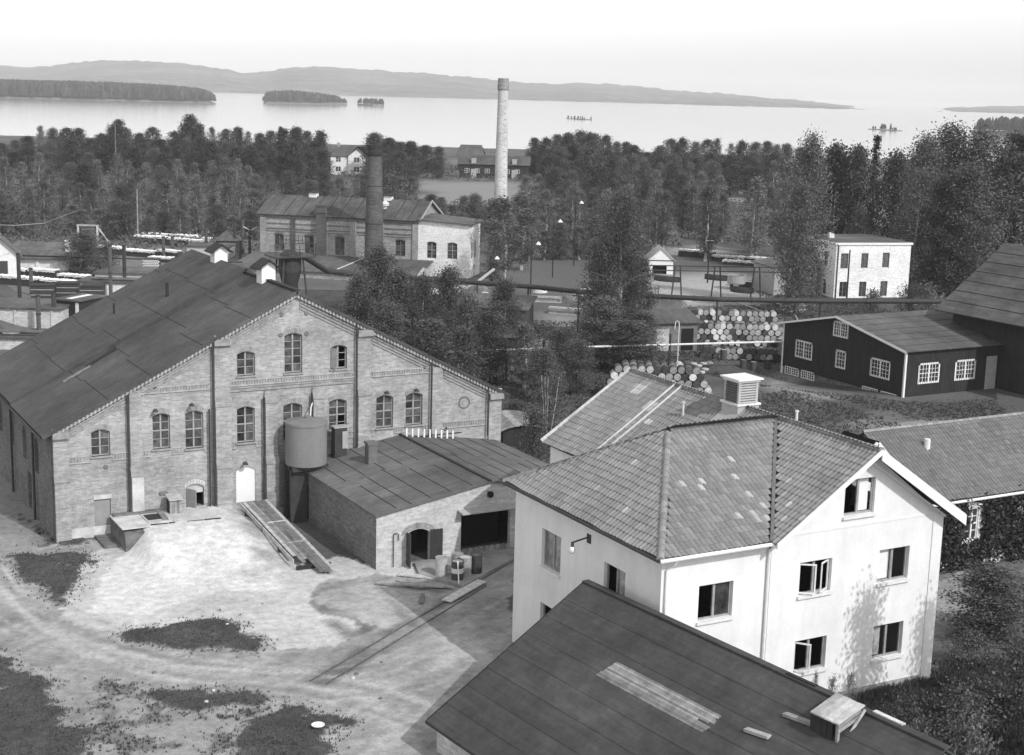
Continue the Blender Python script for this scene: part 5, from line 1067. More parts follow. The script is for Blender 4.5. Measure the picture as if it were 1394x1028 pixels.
# ------------------------------------------------------------------ farm by the lake
def farmhouse():
    c_ = gp(474, 238); t = thing('white_farmhouse', 'white two storey farmhouse with dark roof among trees by the lake', 'house', tuple(c_), R(-24), parent_world=False)
    g = [(.7, 1.8, .9, 2.2), (2.6, 3.7, .9, 2.2), (.7, 1.8, 3.2, 4.5), (2.6, 3.7, 3.2, 4.5)]
    wall(t, (0, -.6, 0), 0, [(0, -.5), (4.4, -.5), (4.4, 4.9), (2.2, 6.6), (0, 4.9)], [rect(a-.0, b-.0, c, d, 0) for a, b, c, d in [(1.4, 2.9, .8, 2.1), (1.4, 2.9, 3.2, 4.5)]], MAT['plaster'], .1)
    for z in (.8, 3.2): window(t, (2.15, -.6, z), 0, 1.5, 1.3, 0, 2, 2, 'white_paint', split=False, recess=.04)
    wall(t, (-4.5, 0, 0), 0, [(0, -.5), (4.5, -.5), (4.5, 4.8), (0, 4.8)], [rect(1.3, 2.6, .8, 2.1, 0), rect(1.3, 2.6, 3.2, 4.4, 0)], MAT['plaster'], .1)
    for z in (.8, 3.2): window(t, (-2.55, 0, z), 0, 1.3, 1.25, 0, 2, 2, 'white_paint', split=False, recess=.04)
    MB().box(4.35, 4.4, -.6, 7, -.5, 4.9).box(-4.5, -4.45, 0.01, 7, -.5, 4.8).build('side_wall', MAT['plaster'], t)
    mb = MB(); slab(mb, [(-4.9, -.3, 4.7), (0, -.3, 4.7), (2.2, 3.5, 7.2), (-4.9, 3.5, 7.2)], .1); slab(mb, [(-4.9, 3.5, 7.2), (4.7, 3.5, 7.2), (4.7, 7.3, 4.7), (-4.9, 7.3, 4.7)], .1)
    slab(mb, [(-.3, -.9, 4.8), (2.2, -.9, 6.75), (2.2, 5, 6.75), (-.3, 5, 4.8)], .1); slab(mb, [(2.2, -.9, 6.75), (4.7, -.9, 4.8), (4.7, 5, 4.8), (2.2, 5, 6.75)], .1); mb.build('roof', MAT['mid_tar'], t)
    MB().box(-3, -2.2, 3.2, 4, 6.8, 8).build('chimney', MAT['power_brick'], t); MB().box(-1.2, 5, -1.6, -.62, -.5, .3).build('porch', MAT['plaster_sill'], t)
    c_ = gp(672, 243); b = thing('dark_barn', 'long dark barn with white trimmed windows beyond the field', 'barn', tuple(c_), R(-30), parent_world=False)
    L_ = 18.; wall(b, (-9, 0, 0), 0, [(0, -.3), (L_, -.3), (L_, 3.6), (0, 3.6)], [rect(1.5+2.6*i, 2.7+2.6*i, 1.3, 2.4, 0) for i in range(6)], MAT['dark_wood'], .1)
    for i in range(6): window(b, (-9+2.1+2.6*i, 0, 1.3), 0, 1.2, 1.1, 0, 2, 2, 'white_paint', split=False, recess=.0)
    for x in (-5.2, 5.3):
        MB().box(x-.7, x+.7, -.06, 0, 0, 2.3).build('door', MAT['grey_metal'], b); MB().box(x-.6, x+.6, -.3, 1, 3.7, 5.).build('dormer', MAT['grey_metal'], b)
    mb = MB(); mb.poly([(-9, 0, -.3), (-9, 0, 3.6), (-9, 3.5, 5.6), (-9, 7, 3.6), (-9, 7, -.3)]); mb.poly([(9, 0, -.3), (9, 0, 3.6), (9, 3.5, 5.6), (9, 7, 3.6), (9, 7, -.3)][::-1]); mb.build('gable_wall', MAT['dark_wood'], b)
    mb = MB(); slab(mb, [(-9.4, -.4, 3.5), (9.4, -.4, 3.5), (9.4, 3.5, 5.75), (-9.4, 3.5, 5.75)], .1); slab(mb, [(-9.4, 3.5, 5.75), (9.4, 3.5, 5.75), (9.4, 7.4, 3.5), (-9.4, 7.4, 3.5)], .1); mb.build('roof', MAT['mid_tar'], b)
    c_ = gp(640, 232); s = thing('gabled_barn', 'barn with a steep roof at the left end of the long dark barn', 'barn', tuple(c_), R(-30), parent_world=False)
    MB().box(-3.5, 3.5, 0, 7, -.3, 4.4).build('wall', MAT['dark_wood'], s); mb = MB(); slab(mb, [(-4, -.3, 4.3), (4, -.3, 4.3), (3, 3.5, 7), (-3, 3.5, 7)], .1); slab(mb, [(-3, 3.5, 7), (3, 3.5, 7), (4, 7.3, 4.3), (-4, 7.3, 4.3)], .1); mb.build('roof', MAT['mid_tar'], s)
farmhouse()

# ------------------------------------------------------------------ steel drums
RD = Vector((RGT[0], RGT[1], 0)).normalized(); RANG = math.atan2(RD.y, RD.x); FDIR = Vector((-RD.y, RD.x, 0))
def drum_mesh(lid):
    mb = MB(); Mx = Matrix.Rotation(R(90), 3, 'X')
    mb.lathe([(.27, -.44), (.29, -.45), (.29, -.16), (.305, -.15), (.29, -.14), (.29, .14), (.305, .15), (.29, .16), (.29, .45), (.27, .44)], (0, 0, 0), 14, Mx)
    mb.cur = 1; mb.lathe([(.27, .443), (0, .445)], (0, 0, 0), 14, Mx)
    mb.lathe([(0.0, -.435), (.27, -.436)], (0, 0, 0), 14, Mx); mb.lathe([(.045, .47), (.0, .47)], (0.15, 0, 0), 6, Mx)
    return mb.mesh('steel_drum', [MAT['barrel_dark' if lid != 'white' else 'barrel_mid'], MAT[{'white': 'barrel_white', 'grey': 'barrel_mid', 'dark': 'barrel_dark'}[lid]]])
DM = {k: drum_mesh(k) for k in ('white', 'grey', 'dark')}
rb = random.Random(21)
ORD = ['bottom', 'second', 'third', 'fourth', 'fifth']
def drum_stack(c, n, rows, where, group, pw=.12, pg=.6, jit=.02, skew=0.0):
    c = Vector((c[0], c[1], float(ground_h(c[0], c[1]))))
    for r in range(rows):
        for i in range(n-r):
            u = (i-(n-r-1)/2)*.595+skew*r
            if r == rows-1 and rb.random() < .03: continue
            p = c+RD*(u+rb.gauss(0, jit))+FDIR*rb.gauss(0, .03)+Vector((0, 0, .29+r*.51)); q = rb.random()
            lid = 'white' if q < pw else 'grey' if q < pw+pg else 'dark'
            o = link('steel_drum', DM[lid], None, p, RANG+rb.gauss(0, .03)); o.rotation_euler = (0, rb.uniform(0, 6.28), o.rotation_euler[2])
            o.rotation_mode = 'XYZ'; o.rotation_euler = (0, 0, RANG+rb.gauss(0, .03))
            rw = ORD[r] if r < rows-1 else 'top'; part = ['left', 'middle', 'right'][min(2, int(3*i/(n-r)))]; tag(o, '%s-ended drum, %s row, %s part of %s' % (lid, rw, part, where), 'drum', '%s, %s ends, %s row, %s part' % (group, lid, rw, part))
drum_stack(gp(893, 543), 15, 5, 'the near drum stack', 'near stack of drums', .2, .6)
drum_stack(gp(893, 541)+np.array(FDIR*1.0), 13, 5, 'the rear layer of the near drum stack', 'rear layer of the near stack of drums', .12, .75)
drum_stack(gp(996, 450), 17, 4, 'the farthest drum stack', 'farthest stack of drums', .22, .64, .05, .03)
drum_stack(gp(1000, 470), 16, 4, 'the middle drum stack', 'middle stack of drums', .12, .66, .05)
drum_stack(gp(1010, 486), 13, 2, 'the low dark drum stack by the thin pipe', 'low stack of drums by the pipe', .06, .4, .05)
st = thing('steel_drum', 'dark upright drum standing before the low drum stack', 'drum', (0, 0, 0), 0, 'dark drums standing upright by the drum stacks')
MB().lathe([(.29, 0), (.29, .3), (.305, .31), (.29, .32), (.29, .6), (.305, .61), (.29, .62), (.29, .9), (.27, .9), (.27, .88)], (0, 0, 0), 16).build('body', MAT['barrel_dark'], st)
MB().lathe([(.27, .88), (0, .885)], (0, 0, 0), 16).lathe([(.05, .89), (.05, .91), (0, .91)], (.16, 0, 0), 8).build('lid', MAT['barrel_mid'], st)
for i, (x, y) in enumerate([(972, 483), (985, 487), (998, 485), (1011, 478), (1012, 493), (1026, 494), (1036, 484), (1045, 492), (1061, 474), (1053, 468)]):
    o = st if i == 0 else copy_tree(st); q = gp(x, y); o.location = (q[0], q[1], float(ground_h(q[0], q[1])))
for i, (x, y) in enumerate([(944, 496), (951, 499), (958, 496), (966, 495), (948, 503), (960, 504), (955, 508)]):
    q = gp(x, y); tag(MB().lathe([(.3, 0), (.3, .12), (.26, .14), (0, .14)], (0, 0, 0), 12).build('drum_lid', MAT['barrel_mid'], None), 'pale drum lid lying flat between the drum stacks', 'lid', 'drum lids on the ground by the stacks').location = (q[0], q[1], .02)
# ------------------------------------------------------------------ things in the yard
lw = thing('loading_platform', 'low worn concrete loading platform in front of the annex doors', 'platform', (30.3, 60.5, 0))
PTS = [(29.75, 62.98), (29.2, 61.25), (30.3, 58.75), (36.9, 63.0)]
mb = MB(); mb.poly([(x, y, .17) for x, y in PTS])
for i in range(4): (a, b), (c_, d_) = PTS[i], PTS[(i+1) % 4]; mb.poly([(a, b, -.3), (c_, d_, -.3), (c_, d_, .17), (a, b, .17)])
mb.build('slab', plain('platform_concrete', .27, .9, .35, .9), lw)
def bar_thing(name, lab, cat, a, b, w, t, mat, group=None):
    o = MB().bar(a, b, w, t).build(name, MAT[mat], None, tuple(a)); return tag(o, lab, cat, group)
bar_thing('board', 'wide pale board lying along the platform edge beside the rails', 'board', (28.75, 57.35, .12), (31.5, 59.15, .12), .5, .06, 'pale_wood')
bar_thing('board', 'pale board lying on the ground in front of the open annex doors', 'board', (28.4, 61.75, .1), (30.0, 60.2, .1), .38, .07, 'pale_wood')
for i, (a, b, lab) in enumerate([((26.9, 61.0, .12), (29.3, 58.7, .28), 'long dark plank, leftmost of the timbers before the platform'), ((27.9, 60.9, .1), (28.5, 59.3, .22), 'short dark plank crossing the loose timbers before the platform'), ((28.0, 60.0, .2), (29.9, 58.9, .12), 'long weathered plank on top of the timbers before the platform'), ((28.6, 60.1, .1), (29.6, 59.2, .1), 'grey plank lying nearest the drums among the loose timbers'), ((28.2, 58.7, .1), (27.6, 57.6, .1), 'dark plank lying alone near the rails')]):
    bar_thing('plank', lab, 'plank', a, b, .2, .06, 'old_wood')
drum0 = thing('oil_drum', 'grey upright oil drum, leftmost of the drums on the loading platform', 'drum', (30.05, 60.55, .17), 0, 'oil drums on the loading platform', )
PRF = [(.28, 0), (.29, .02), (.29, .29), (.305, .305), (.29, .32), (.29, .58), (.305, .595), (.29, .61), (.29, .88), (.3, .9), (.27, .9), (.27, .875)]
def mk(mat, lidm):
    t = drum0 if mat is None else None
    return t
ORG[drum0.name] = Vector((0, 0, 0))
MB().lathe(PRF, (0, 0, 0), 20).build('body', MAT['barrel_mid'], drum0); MB().lathe([(.27, .875), (0, .88)], (0, 0, 0), 20).lathe([(.05, .88), (.05, .905), (0, .905)], (.15, 0, 0), 8).build('lid', MAT['barrel_mid'], drum0)
def recolour(t, bm_, lm_):
    for ch in t.children:
        ch.data = ch.data.copy(); ch.data.materials[0] = MAT[bm_ if ch.name.startswith('body') else lm_]
for (x, y), lab, b_, l_ in [((30.5, 59.75), 'dark oil drum with a pale band, foremost on the loading platform', 'barrel_dark', 'barrel_mid'), ((31.0, 60.75), 'paler oil drum behind the banded one on the loading platform', 'barrel_mid', 'barrel_mid'), ((31.1, 60.1), 'light grey oil drum between the banded drum and the black drum', 'barrel_mid', 'barrel_mid'), ((31.75, 60.25), 'nearly black oil drum, rightmost on the loading platform', 'barrel_dark', 'barrel_dark')]:
    o = copy_tree(drum0); o.location = (x, y, .17); o['label'] = lab; recolour(o, b_, l_); o.rotation_euler = (0, 0, x*7)
    if 'band' in lab and 'foremost' in lab: link('pale_band', MB().lathe([(.293, .33), (.294, .57)], (0, 0, 0), 20).mesh('pale_band', MAT['barrel_white']), o)
st_ = bar_thing('white_stick', 'thin white stick leaning against the banded oil drum', 'stick', (30.25, 59.1, .17), (30.35, 59.45, 1.15), .05, .05, 'white_paint')
# rails
for a, b, lab in [((19.9, 51.5), (36.5, 62.8), 'rusty rail set in the ground, farther of the two narrow rails'), ((20.4, 51.0), (31.5, 58.7), 'rusty rail set in the ground, nearer of the two narrow rails')]:
    bar_thing('rail', lab, 'rail', (a[0], a[1], .02), (b[0], b[1], .02), .05, .06, 'rail_rust')
# plank ramp up to the blocked arch
RM = thing('plank_ramp', 'sloping plank ramp rising to the whitewashed arch of the factory', 'ramp', (25.2, 68, 0))
rr = random.Random(6)
for i in range(7):
    x = 24.42+i*.2; y0 = 62.6+rr.uniform(-.4, 1.2)+(2.1 if i < 3 else 0); mats = ['pale_wood', 'old_wood', 'old_wood', 'dirty_concrete', 'old_wood', 'old_wood', 'pale_wood'][i]
    zz = lambda y: .06+max(0, (y-62.5))/10.3*1.02
    MB().bar((x+.1, y0, zz(y0)+rr.uniform(0, .03)), (x+.1, 73.0, zz(73.)+rr.uniform(0, .03)), .185, .06).build('plank', MAT[mats], RM)
for y in (64.5, 67, 69.5, 72): MB().box(24.25, 26.0, y-.06, y+.06, -.2, .06+max(0, y-62.5)/10.3*1.0-.06).build('trestle', MAT['dark_wood'], RM)
for y in (69.9, 67.1): MB().bar((24.7, y, zz(y)+.06), (25.7, y, zz(y)+.06), .06, .03).build('cleat', MAT['pale_wood'], RM)
MB().bar((24.28, 65., zz(65)-.02), (24.28, 73, zz(73)-.02), .05, .2).build('side_beam', MAT['pale_wood'], RM)
# concrete dock
DK = thing('loading_dock', 'broken concrete loading dock with sunken pit against the factory wall', 'dock', (19.5, 72, 0))
MB().hexa([(17.62, 70.5, -.4), (18.95, 70.5, -.4), (18.95, 73.6, -.4), (17.62, 73.6, -.4), (17.62, 70.6, .86), (18.95, 70.7, .88), (18.95, 73.6, 1.02), (17.62, 73.6, 1.0)]).build('side_block', MAT['dirty_concrete'], DK)
MB().box(17.58, 19.0, 71.0, 73.6, 1.01, 1.07).build('slab', MAT['concrete'], DK); MB().box(19.05, 20.3, 71.6, 73.6, .98, 1.06).build('slab', MAT['concrete'], DK); MB().box(20.3, 22.6, 71.2, 73.6, .9, 1.05).build('slab', MAT['lime_patch'], DK)
MB().box(19.15, 19.95, 72.0, 73.0, 1.062, 1.075).build('pit', MAT['seam'], DK); MB().bar((19.95, 71.7, 1.1), (20.1, 73.3, 1.1), .3, .06).build('hatch_plank', MAT['old_wood'], DK)
MB().box(17.7, 20.2, 73.2, 73.6, 1.07, 1.16).build('kerb', MAT['dirty_concrete'], DK)
for i in range(4): MB().bar((19.1+i*.9, 71.35-.06*i, 1.0), (19.95+i*.9, 71.3-.06*i, .98), .1, .08).build('edge_beam', MAT['dark_wood'], DK)
MB().box(16.8, 17.6, 71.5, 73.6, -.2, .12).build('step', MAT['dirty_concrete'], DK)
BX = thing('wooden_box', 'small grey wooden box with sloping lid beside the open factory door', 'box', (20.75, 73.0, 1.05))
for i in range(5): MB().box(20.46+i*.125, 20.46+i*.125+.115, 72.7, 72.73, 1.05, 1.75).build('board', MAT['old_wood'], BX)
MB().box(20.46, 21.08, 72.73, 73.3, 1.05, 1.75).build('case', MAT['dark_wood'], BX); MB().hexa([(20.4, 72.6, 1.76), (21.14, 72.6, 1.76), (21.14, 73.4, 1.9), (20.4, 73.4, 1.9), (20.4, 72.6, 1.8), (21.14, 72.6, 1.8), (21.14, 73.4, 1.95), (20.4, 73.4, 1.95)]).build('lid', MAT['pale_wood'], BX)
q = gp(433, 993); tag(MB().lathe([(0, .0), (.2, .02), (.25, .07), (.23, .08), (.19, .04), (0, .03)], (0, 0, 0), 20).build('white_basin', MAT['plaster_sill'], None), 'white round basin lying in the dark grass at the bottom', 'basin').location = (q[0], q[1], .12)
rk = random.Random(2)
for i in range(16):
    q = gp(rk.uniform(150, 520), rk.uniform(780, 960)); s_ = rk.uniform(.04, .12); mb = MB(); mb.lathe([(0, -s_*.5), (s_*.9, -s_*.2), (s_, s_*.2), (s_*.5, s_*.6), (0, s_*.7)], (0, 0, 0), 6)
    tag(mb.build('stone', MAT['dirty_concrete' if i % 2 else 'concrete'], None), 'small loose stone lying on the sandy yard', 'stone', 'loose stones on the yard').location = (q[0], q[1], float(ground_h(q[0], q[1]))+.02)
for i, (x, y) in enumerate([(325, 716), (340, 718), (332, 722)]):
    q = gp(x, y); tag(MB().lathe([(0, -.1), (.3, 0), (.25, .12), (.1, .2), (0, .2)], (0, 0, 0), 7).build('plaster_heap', MAT['lime_patch'], None), 'small heap of white lime at the foot of the factory wall', 'heap', 'lime heaps by the factory wall').location = (q[0], q[1], 0.0)
# ------------------------------------------------------------------ sandy lot beyond the drums
q = gp(1002, 394); VT = thing('round_vat', 'pale round vat on short legs in the sandy lot', 'vat', tuple(q), parent_world=False)
MB().lathe([(1.05, .7), (1.1, .8), (1.1, 1.7), (1.15, 1.75), (1.0, 1.75), (.98, 1.2)], (0, 0, 0), 22).build('tub', MAT['grey_metal'], VT); MB().lathe([(.98, 1.5), (0, 1.5)], (0, 0, 0), 22).build('contents', MAT['concrete'], VT)
for a in range(4): MB().box(.8*math.cos(a*1.57)-.08, .8*math.cos(a*1.57)+.08, .8*math.sin(a*1.57)-.08, .8*math.sin(a*1.57)+.08, -.2, .7).build('leg', MAT['iron'], VT)
for nm, lab, (x, y), a_, L_ in [('boat_hull', 'dark upturned boat lying left of the round vat', (975, 381), -60, 3.2), ('boat_hull', 'dark upturned boat lying right of the round vat', (1030, 392), -50, 4.4), ('boat_hull', 'small dark hull lying below the round vat', (1010, 398), -62, 3.0), ('boat_hull', 'dark upturned hull lying in front of the white garage', (908, 383), -58, 3.6)]:
    q = gp(x, y); mb = MB(); k = 9
    for i in range(k-1):
        for j in range(6):
            def hp(i, j): t = i/(k-1)*2-1; w = (1-t*t)**.6*.75; a = math.pi*j/6; return (t*L_/2, w*math.cos(a), .02+w*.85*math.sin(a)+.1*t*t)
            mb.poly([hp(i, j), hp(i+1, j), hp(i+1, j+1), hp(i, j+1)])
    t = thing(nm, lab, 'boat', (q[0], q[1], 0), R(a_), parent_world=False); mb.build('hull', MAT['dark_wood'], t); MB().bar((-L_/2, 0, .2), (L_/2, 0, .2), .06, .9).build('keel', MAT['iron'], t)
# ------------------------------------------------------------------ lamps, poles
def lamp(px_, ptop, pbase, lab, side=1, white=True, h=None, name='street_lamp'):
    b = gp(px_, pbase); d = depth_of(b[0], b[1])/math.cos(PITCH); top = dp(px_, ptop, 1); t = (np.hypot(b[0], b[1])/np.hypot(top[0], top[1])); P = EYE+ray(px_, ptop)*t; hh = h or P[2]
    T = thing(name, lab, 'lamp post' if white else 'pole', (b[0], b[1], 0), RANG, 'tall lamp posts along the yard road' if white else None, parent_world=False)
    MB().tube([(0, 0, -.3), (0, 0, hh)], .09, 6, r2=.06).build('pole', MAT['dark_wood'], T)
    if white:
        MB().bar((0, 0, hh-.3), (side*.75, 0, hh-.25), .05).build('arm', MAT['iron'], T)
        MB().lathe([(.3, 0), (.26, .1), (.08, .3), (.02, .36)], (side*.75, 0, hh-.65), 12).build('lamp_shade', MAT['white_paint'], T)
    return T
lamp(722, 325, 400, 'tall lamp post with white shade, leftmost of the three by the road', 1); lamp(752, 295, 378, 'tall lamp post with white shade, middle of the three by the road', 1)
lamp(781, 270, 362, 'tall lamp post with white shade, rightmost of the three by the road', 1); lamp(667, 345, 390, 'short lamp post with white shade beside the power house', 1)
for x, a, b, lab in [(188, 258, 330, 'pale wooden pole in front of the left birches'), (159, 168, 268, 'tall thin pole rising above the trees at the upper left'), (963, 322, 385, 'thin dark pole beside the sandy lot'), (1098, 352, 412, 'dark pole in front of the white brick block'), (1152, 340, 415, 'dark pole standing at the corner of the white brick block')]:
    b_ = gp(x, b); t = np.hypot(b_[0], b_[1])/np.hypot(*ray(x, a)[:2]); P = EYE+ray(x, a)*t; T = thing('utility_pole', lab, 'pole', (b_[0], b_[1], 0), RANG, parent_world=False)
    MB().tube([(0, 0, -.3), (0, 0, P[2])], .11, 6, r2=.08).build('pole', MAT['old_wood' if x < 200 else 'dark_wood'], T)
    if x in (188, 963): MB().bar((-.5, 0, P[2]-.5), (.5, 0, P[2]-.5), .08).build('cross_arm', MAT['old_wood'], T)
# ------------------------------------------------------------------ charcoal yard on the left
CR = -29.0
def base(x, y): q = gp(x, y); return (q[0], q[1], 0.0)
PXM = lambda p: FOC/(depth_of(p[0], p[1])*1.0/math.cos(PITCH)+4)
def kiln(x, y, w, d, h, lab, m_='annex_brick', top='mid_tar', rz=CR, name='kiln_block', cat='kiln'):
    """x,y pixel of the middle of the foot of the front wall"""
    T = thing(name, lab, cat, base(x, y), R(rz), parent_world=False)
    MB().box(-w/2, w/2, 0, d, -.4, h).build('wall', MAT[m_], T); MB().box(-w/2-.2, w/2+.2, -.2, d+.2, h, h+.14).build('roof', MAT[top], T); return T
K = kiln(20, 446, 8.4, 6, 1.75, 'low whitewashed kiln block with dark flat roof behind the factory roof'); [MB().box(-3.4+i*1.7, -3.2+i*1.7, -.12, 0, -.3, 1.7).build('buttress', MAT['annex_brick'], K) for i in range(5)]
K = kiln(5, 492, 10, 3.5, 1.9, 'nearest whitewashed kiln wall at the left edge with planks on top')
for i in range(6): MB().bar((-4+i*1.3, .3+.3*(i % 3), 2.1+.06*i % .3), (-1.6+i*1.3, 1.2+.2*(i % 2), 2.14), .25, .08).build('plank', MAT['old_wood' if i % 2 else 'dark_wood'], K)
K = kiln(93, 441, 2.6, 4, 2.2, 'dark open sided kiln shed with two pale roof boards', 'dark_wood', 'mid_tar', -50); MB().box(-.3, .3, .2, 3.4, 2.37, 2.41).build('roof_board', MAT['plaster'], K); MB().box(.9, 1.25, -.05, 0, -.2, 2.1).build('door_frame', MAT['plaster_sill'], K)
kiln(150, 402, 7, 4, 1.3, 'low pale walled kiln with grey roof beside the factory roof', 'pale_brick', 'old_tar')
kiln(165, 385, 6, 6, 1.0, 'low kiln roof with pale boards behind the pipes', 'annex_brick', 'old_tar')
for x, y, lab in [(60, 411, 'dark iron retort wagon, leftmost of three behind the kiln'), (93, 408, 'dark iron retort wagon, middle of three behind the kiln'), (127, 412, 'dark iron retort wagon, rightmost of three behind the kiln')]:
    T = thing('retort_wagon', lab, 'wagon', base(x, y), R(CR+8), parent_world=False)
    MB().box(-1.15, 1.15, -.9, .9, .35, 1.75).build('box', MAT['iron'], T); MB().box(-1.2, 1.2, -.95, .95, 1.75, 1.85).build('lid', MAT['seam'], T)
    for z in (.8, 1.35): MB().box(-1.17, 1.17, -.93, -.9, z, z+.07).build('strap', MAT['grey_paint'], T)
    for sx in (-.7, .7):
        for sy in (-.7, .7): MB().lathe([(.25, -.05), (.25, .05)], (sx, sy, .22), 12, Matrix.Rotation(R(90), 3, 'X')).build('wheel', MAT['iron'], T)
KP = [(27, 345, 410), (43, 365, 402), (53, 402, 450), (74, 398, 444), (151, 334, 404), (170, 334, 394), (223, 322, 354), (235, 322, 351), (281, 309, 347), (320, 300, 345), (331, 297, 346), (340, 324, 352), (327, 328, 357)]
for i, (x, a, b) in enumerate(KP):
    b_ = gp(x, b); t = np.hypot(b_[0], b_[1])/np.hypot(*ray(x, a)[:2]); hh = (EYE+ray(x, a)*t)[2]
    T = thing('kiln_pipe', ['tall dark kiln pipe at the left edge of the charcoal yard', 'dark kiln pipe second from the left edge', 'thick dark kiln pipe before the whitewashed kiln block, left one', 'thick dark kiln pipe before the whitewashed kiln block, right one', 'tall banded kiln pipe, left of the pair beside the factory roof', 'tall banded kiln pipe, right of the pair beside the factory roof', 'slim kiln pipe before the log stacks, left of a pair', 'slim kiln pipe before the log stacks, right of a pair', 'slim kiln pipe behind the left roof ventilator', 'tall kiln pipe left of the power house, first of two', 'tall kiln pipe left of the power house, second of two', 'short black pipe nearest the power house corner', 'short black pipe right of the roof ventilator'][i], 'pipe', (b_[0], b_[1], 0), 0, 'kiln pipes in the charcoal yard', parent_world=False)
    MB().tube([(0, 0, -.3), (0, 0, hh)], .2, 10).build('tube', MAT['barrel_dark'], T); MB().tube([(0, 0, hh*.45), (0, 0, hh*.45+.15)], .25, 10).build('collar', MAT['iron'], T); MB().tube([(0, 0, hh-.12), (0, 0, hh)], .23, 10).build('rim', MAT['iron'], T)
for nm, a, b, z in [('upper', (8, 347), (330, 357), 2.2), ('lower', (125, 380), (200, 383), 1.6)]:
    p0, p1 = gp(*a, z), gp(*b, z); T = thing('gas_pipe', '%s thin dark gas pipe running across the charcoal yard' % nm, 'pipe', tuple(p0), parent_world=False)
    MB().tube([(0, 0, 0), tuple(p1-p0)], .09, 6).build('pipe_run', MAT['iron'], T); [MB().tube([tuple((p1-p0)*t_), tuple((p1-p0)*t_-np.array([0, 0, z]))], .06, 5).build('post', MAT['iron'], T) for t_ in (.1, .4, .7, .95)]
rl = random.Random(14)
def log_stack(xa, ya, xb, yb, h, lab, rowsd=1):
    p0, p1 = gp(xa, ya), gp(xb, yb); d = p1-p0; L_ = np.hypot(d[0], d[1]); T = thing('log_stack', lab, 'log stack', tuple(p0), math.atan2(d[1], d[0]), parent_world=False); nr = int(h/.17); x = 0.; mb = MB(); 
    core = MB(); seg = 0.
    while seg < L_-.5:
        s1 = min(L_, seg+rl.uniform(3, 6)); hh = h*rl.uniform(.75, 1.05); core.box(seg, s1-.25, -.45, .45, -.1, hh-.18)
        x = seg
        while x < s1-.3:
            for z in ([hh-.1, hh-.24] if True else []): mb.cur = 0; mb.tube([(x, -.62, z+rl.uniform(-.05, .05)), (x, .62, z+rl.uniform(-.05, .05))], rl.uniform(.06, .11), 5)
            zc = .1
            while zc < hh-.3:
                if rl.random() < .8: mb.cur = 1; mb.tube([(x, -.52, zc), (x, -.44, zc)], .085, 5)
                zc += .18
            x += .19
        seg = s1
    core.build('inner_logs', MAT['bark_dark'], T); mb.build('logs', [MAT['log_birch'], MAT['bark_dark']], T)['kind'] = 'stuff'; return T
log_stack(8, 378, 124, 386, 1.3, 'long birch log stack at the left edge before the shed'); log_stack(0, 386, 112, 395, 1.3, 'birch log stack in the front row at the left edge')
log_stack(138, 345, 248, 354, 1.2, 'birch log stack behind the kiln pipes'); log_stack(186, 331, 330, 340, 1.2, 'farther birch log stack at the edge of the birch wood'); log_stack(196, 326, 300, 333, 1.1, 'farthest birch log stack under the trees'); log_stack(205, 356, 238, 358, 1.0, 'short birch log stack beside the factory ridge')
log_stack(925, 349, 975, 353, 1.2, 'white birch log stack right of the white garage'); log_stack(970, 355, 1055, 361, 1.0, 'long low birch log stack along the sandy lot'); log_stack(985, 360, 1060, 365, .8, 'second low birch log stack along the sandy lot')
T = thing('log_end_pile', 'stack of logs showing round white ends beside the factory roof', 'log stack', base(205, 374), R(CR), parent_world=False); mb = MB(); mk_ = MB().box(-.9, .9, .06, 1.4, -.2, 1.9).build('inner_logs', MAT['bark_dark'], T)
for r in range(9):
    for c in range(9): mb.tube([(-.85+c*.21+(r % 2)*.1, 0, .12+r*.2), (-.85+c*.21+(r % 2)*.1, .3, .12+r*.2)], .092, 6)
mb.build('logs', MAT['log_birch'], T)['kind'] = 'stuff'
SH = thing('kiln_shed', 'low pale walled shed with felt roof and small chimney in the charcoal yard', 'shed', base(60, 374), R(CR), parent_world=False)
wall(SH, (-3.2, 0, 0), 0, [(0, -.3), (6.0, -.3), (6.0, 1.9), (0, 1.9)], [rect(1.0, 1.8, .3, .8, 0), rect(3.0, 3.8, .2, .75, 0)], MAT['pale_brick'], .2)
for x in (-3.2, -.9, 1.4, 2.6): MB().box(x, x+.35, -.14, 0, -.3, 1.85).build('buttress', MAT['plaster'], SH)
MB().box(-3.2, 2.8, .5, 5, -.3, 1.8).build('inner_wall', MAT['void'], SH); mb = MB(); slab(mb, [(-5, -.5, 1.95), (3.4, -.5, 1.95), (3.4, 5.5, 3.3), (-5, 5.5, 3.3)], .12); mb.build('roof', MAT['old_tar'], SH)
MB().box(1.9, 2.35, 2.2, 2.65, 2.2, 3.9).box(1.82, 2.43, 2.12, 2.73, 3.7, 3.85).build('chimney', MAT['plaster_sill'], SH)
GB = thing('gable_shed', 'white gabled shed end at the left edge behind the kiln shed', 'shed', base(14, 384), R(CR+20), parent_world=False)
mb = MB(); mb.box(-4, .9, 0, 5, -.3, 3.2); mb.poly([(-4, -.01, 3.2), (.9, -.01, 3.2), (-1.5, -.01, 5.4)]); mb.build('wall', MAT['plaster_sill'], GB); mb = MB(); slab(mb, [(-4.4, -.5, 2.9), (-1.5, -.5, 5.6), (-1.5, 5.5, 5.6), (-4.4, 5.5, 2.9)], .1); slab(mb, [(-1.5, -.5, 5.6), (1.4, -.5, 2.9), (1.4, 5.5, 2.9), (-1.5, 5.5, 5.6)], .1); mb.build('roof', MAT['old_tar'], GB); MB().box(-1.1, -.2, -.06, 0, 0, 2.4).build('door', MAT['door_dark'], GB)
GF = thing('timber_gallows', 'weathered timber gallows frame with slanting brace among the bushes', 'frame', base(120, 332), R(CR), parent_world=False)
